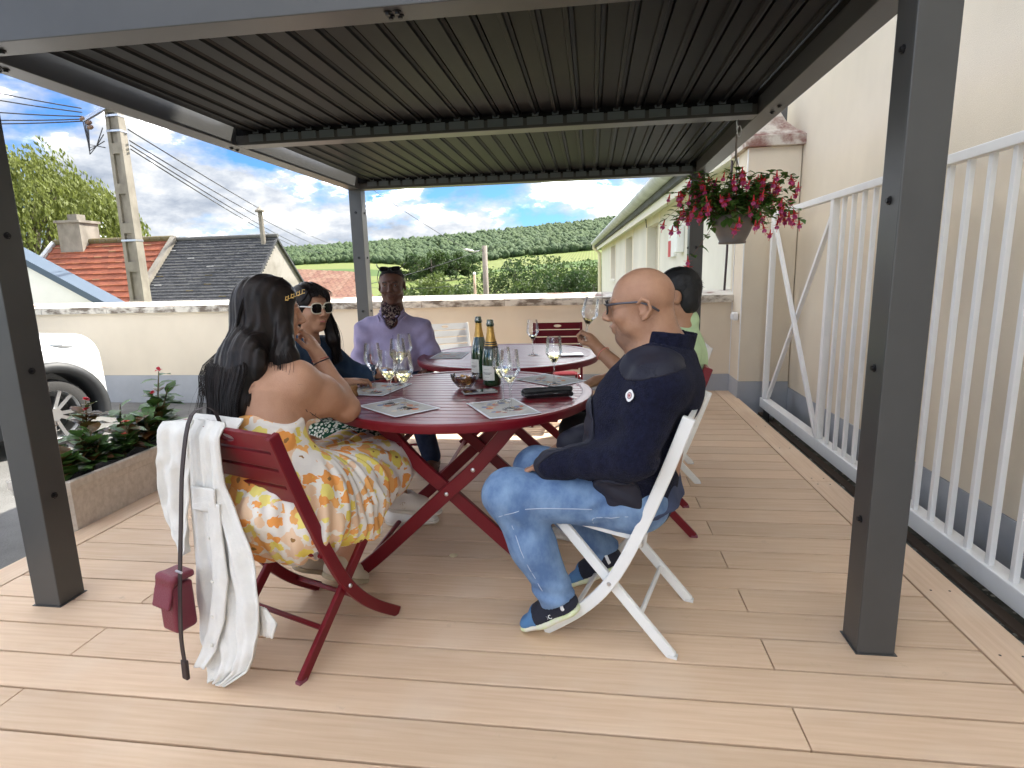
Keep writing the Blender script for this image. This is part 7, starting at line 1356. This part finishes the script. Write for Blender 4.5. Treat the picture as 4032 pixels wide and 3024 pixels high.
# ---------------------------------------------------------------- man in pale green
FG = nrm(A(-1, .06, 0)); RG = np.cross(FG, A(0, 0, 1))
gm = thing('person', 'black haired man in pale green shirt behind the bald man, raising glass', 'person', (.32, 2.9, 0))
SKG = skinmat('medium_brown_skin', (0.40, 0.21, 0.12), (0.34, 0.17, 0.095)); hc = A(.392, 2.885, 1.142); nb = A(.430, 2.890, .985); pel = A(.34, 2.90, .505)
v = Vol((-.30, 2.38, 0), (.72, 3.25, 1.30), .005); T = head(v, hc, (-.97, .22, -.04), (.03, 0, 1), 1.0); v.cone(T(-.03, 0, -.07), nb, .052, .056, .03)
lsh, lel, lwr = A(.405, 2.715, .890), A(.165, 2.600, .800), A(.030, 2.715, .912); rsh, rel, rwr = A(.43, 3.07, .89), A(.25, 3.16, .72), A(.02, 3.05, .70)
v.cone(pel, A(.405, 2.89, .83), .125, .135, .05, flat=FG, ratio=.74); v.cone(A(.405, 2.89, .83), nb, .135, .065, .06, flat=FG, ratio=.7)
for a_, b_, c_2 in ((lsh, lel, lwr), (rsh, rel, rwr)): limb(v, [nb+A(0, 0, -.04), a_, b_, c_2], [.055, .052, .042, .028])
hand(v, lwr, (-.52, .34, .78), (-.80, .35, -.35), (-.1, -.75, .55), .95, (.95, 1.05, 1.15, 1.2), .9); hand(v, rwr, (-.9, -.1, -.3), (0, 0, -1), (0, -1, 0), .95)
lk, la = A(-.07, 2.735, .515), A(-.015, 2.64, .10); rk, ra = A(-.06, 3.0, .515), A(.02, 3.02, .10); limb(v, [pel-RG*.09, lk, la], [.09, .058, .038]); limb(v, [pel+RG*.09, rk, ra], [.09, .058, .038]); gb = link('body', v.mesh('body', SKG), gm)
band(gb, lwr+(lel-lwr)*.16, lwr-lel, .034, .0025, mat('coral_thread', (.62, .22, .16), .6))
F_, R_, U_ = axes((-.97, .22, -.04), (.03, 0, 1)); v = Vol(hc-.19, hc+.19, .005); v.ell(T(-.022, 0, .045), A(.103, .084, .092), (F_, R_, U_), .01); v.ell(T(-.058, 0, -.02), A(.058, .074, .085), (F_, R_, U_), .03); v.ell(T(.095, 0, -.035), A(.072, .075, .095), (F_, R_, U_), .01, 's')
for q in (-1, 1): v.ell(T(-.012, q*.085, -.015), A(.030, .028, .045), (F_, R_, U_), .008, 's')
v.plane(tuple(T(-.06, 0, -.085)), tuple(-U_*1-F_*.2), .01); v.fn(lambda X, Y, Z: .0016*wav(X, Y, Z, 240, 3)); hr = link('hair', v.mesh('hair', M_hair2), gm)
def gpath(r):
    d = rdir(r, -.15, 1); a_, b_, c_2 = -abs(d.x) if r.random() < .7 else d.x*.5, d.y, d.z; p = T(-.022+a_*.100, b_*.082, .045+c_2*.089); q = nrm(p-T(-.02, 0, .03)); e_ = r.uniform(.006, .012); dn = -U_*.010+R_*r.gauss(0, .004); return [p, p+q*e_*.5+dn*.5, p+q*e_+dn]
strands(gpath, 420, 6, .0012, M_hair2, hr)
M_mint = mat('pale_green_cotton', (0.52, 0.68, 0.40), .9, var=.12, vscale=(14, 14, 14), bump=.2, bscale=400, spec=.15); v = Vol((.05, 2.56, .46), (.72, 3.22, 1.07), .006)
v.cone(A(.35, 2.90, .52), A(.405, 2.89, .80), .142, .158, .05, flat=FG, ratio=.80); v.cone(A(.405, 2.89, .80), nb+A(.0, 0, -.04), .158, .085, .07, flat=FG, ratio=.72); v.ell(A(.47, 2.89, .84), (.075, .13, .12), None, .05)
for a_, b_ in ((lsh, lel), (rsh, rel)): v.chain([nb+A(0, 0, -.06), a_, a_+(b_-a_)*.55], [.07, .078, .070], .045)
v.cone(nb+A(0, 0, -.015), nb+A(.008, 0, .035), .076, .072, .015); v.ell(nb+A(-.03, 0, .045), (.075, .062, .06), None, .004, 's'); v.fn(lambda X, Y, Z: .003*wav(X, Y, Z, 32, 31)); v.build('shirt', M_mint, gm)
v = Vol((-.22, 2.50, .05), (.52, 3.16, .64), .007)
for a_, b_, c_2 in ((pel-RG*.09, lk, la), (pel+RG*.09, rk, ra)): v.chain([a_, b_, c_2], [.11, .078, .060], .05)
v.build('trousers', mat('black_cotton', (.010, .011, .014), .9), gm)
M_ws = mat('worn_white_leather', (.62, .60, .56), .6, col2=(.40, .37, .33), vscale=(25, 25, 25))
for q in (la, ra): shoe(gm, 'shoe', q+A(.07, -.01, -.10), q+A(-.19, .02, -.098), (0, 0, 1), M_ws, M_ws, hgt=.08)
# the glass he raises: stem held between thumb and fingers
glass((-.040, 2.752, .925), .128, 'tilted tulip glass raised in the hand of the man in green', tilt=(R(-4), R(11), 0))
# parts were modelled in world space: give every person part the inverse of its root
for root in (bm_, yw, sw, pm, gm):
    for o in root.children: o.matrix_parent_inverse = Matrix.Translation(root.location).inverted()
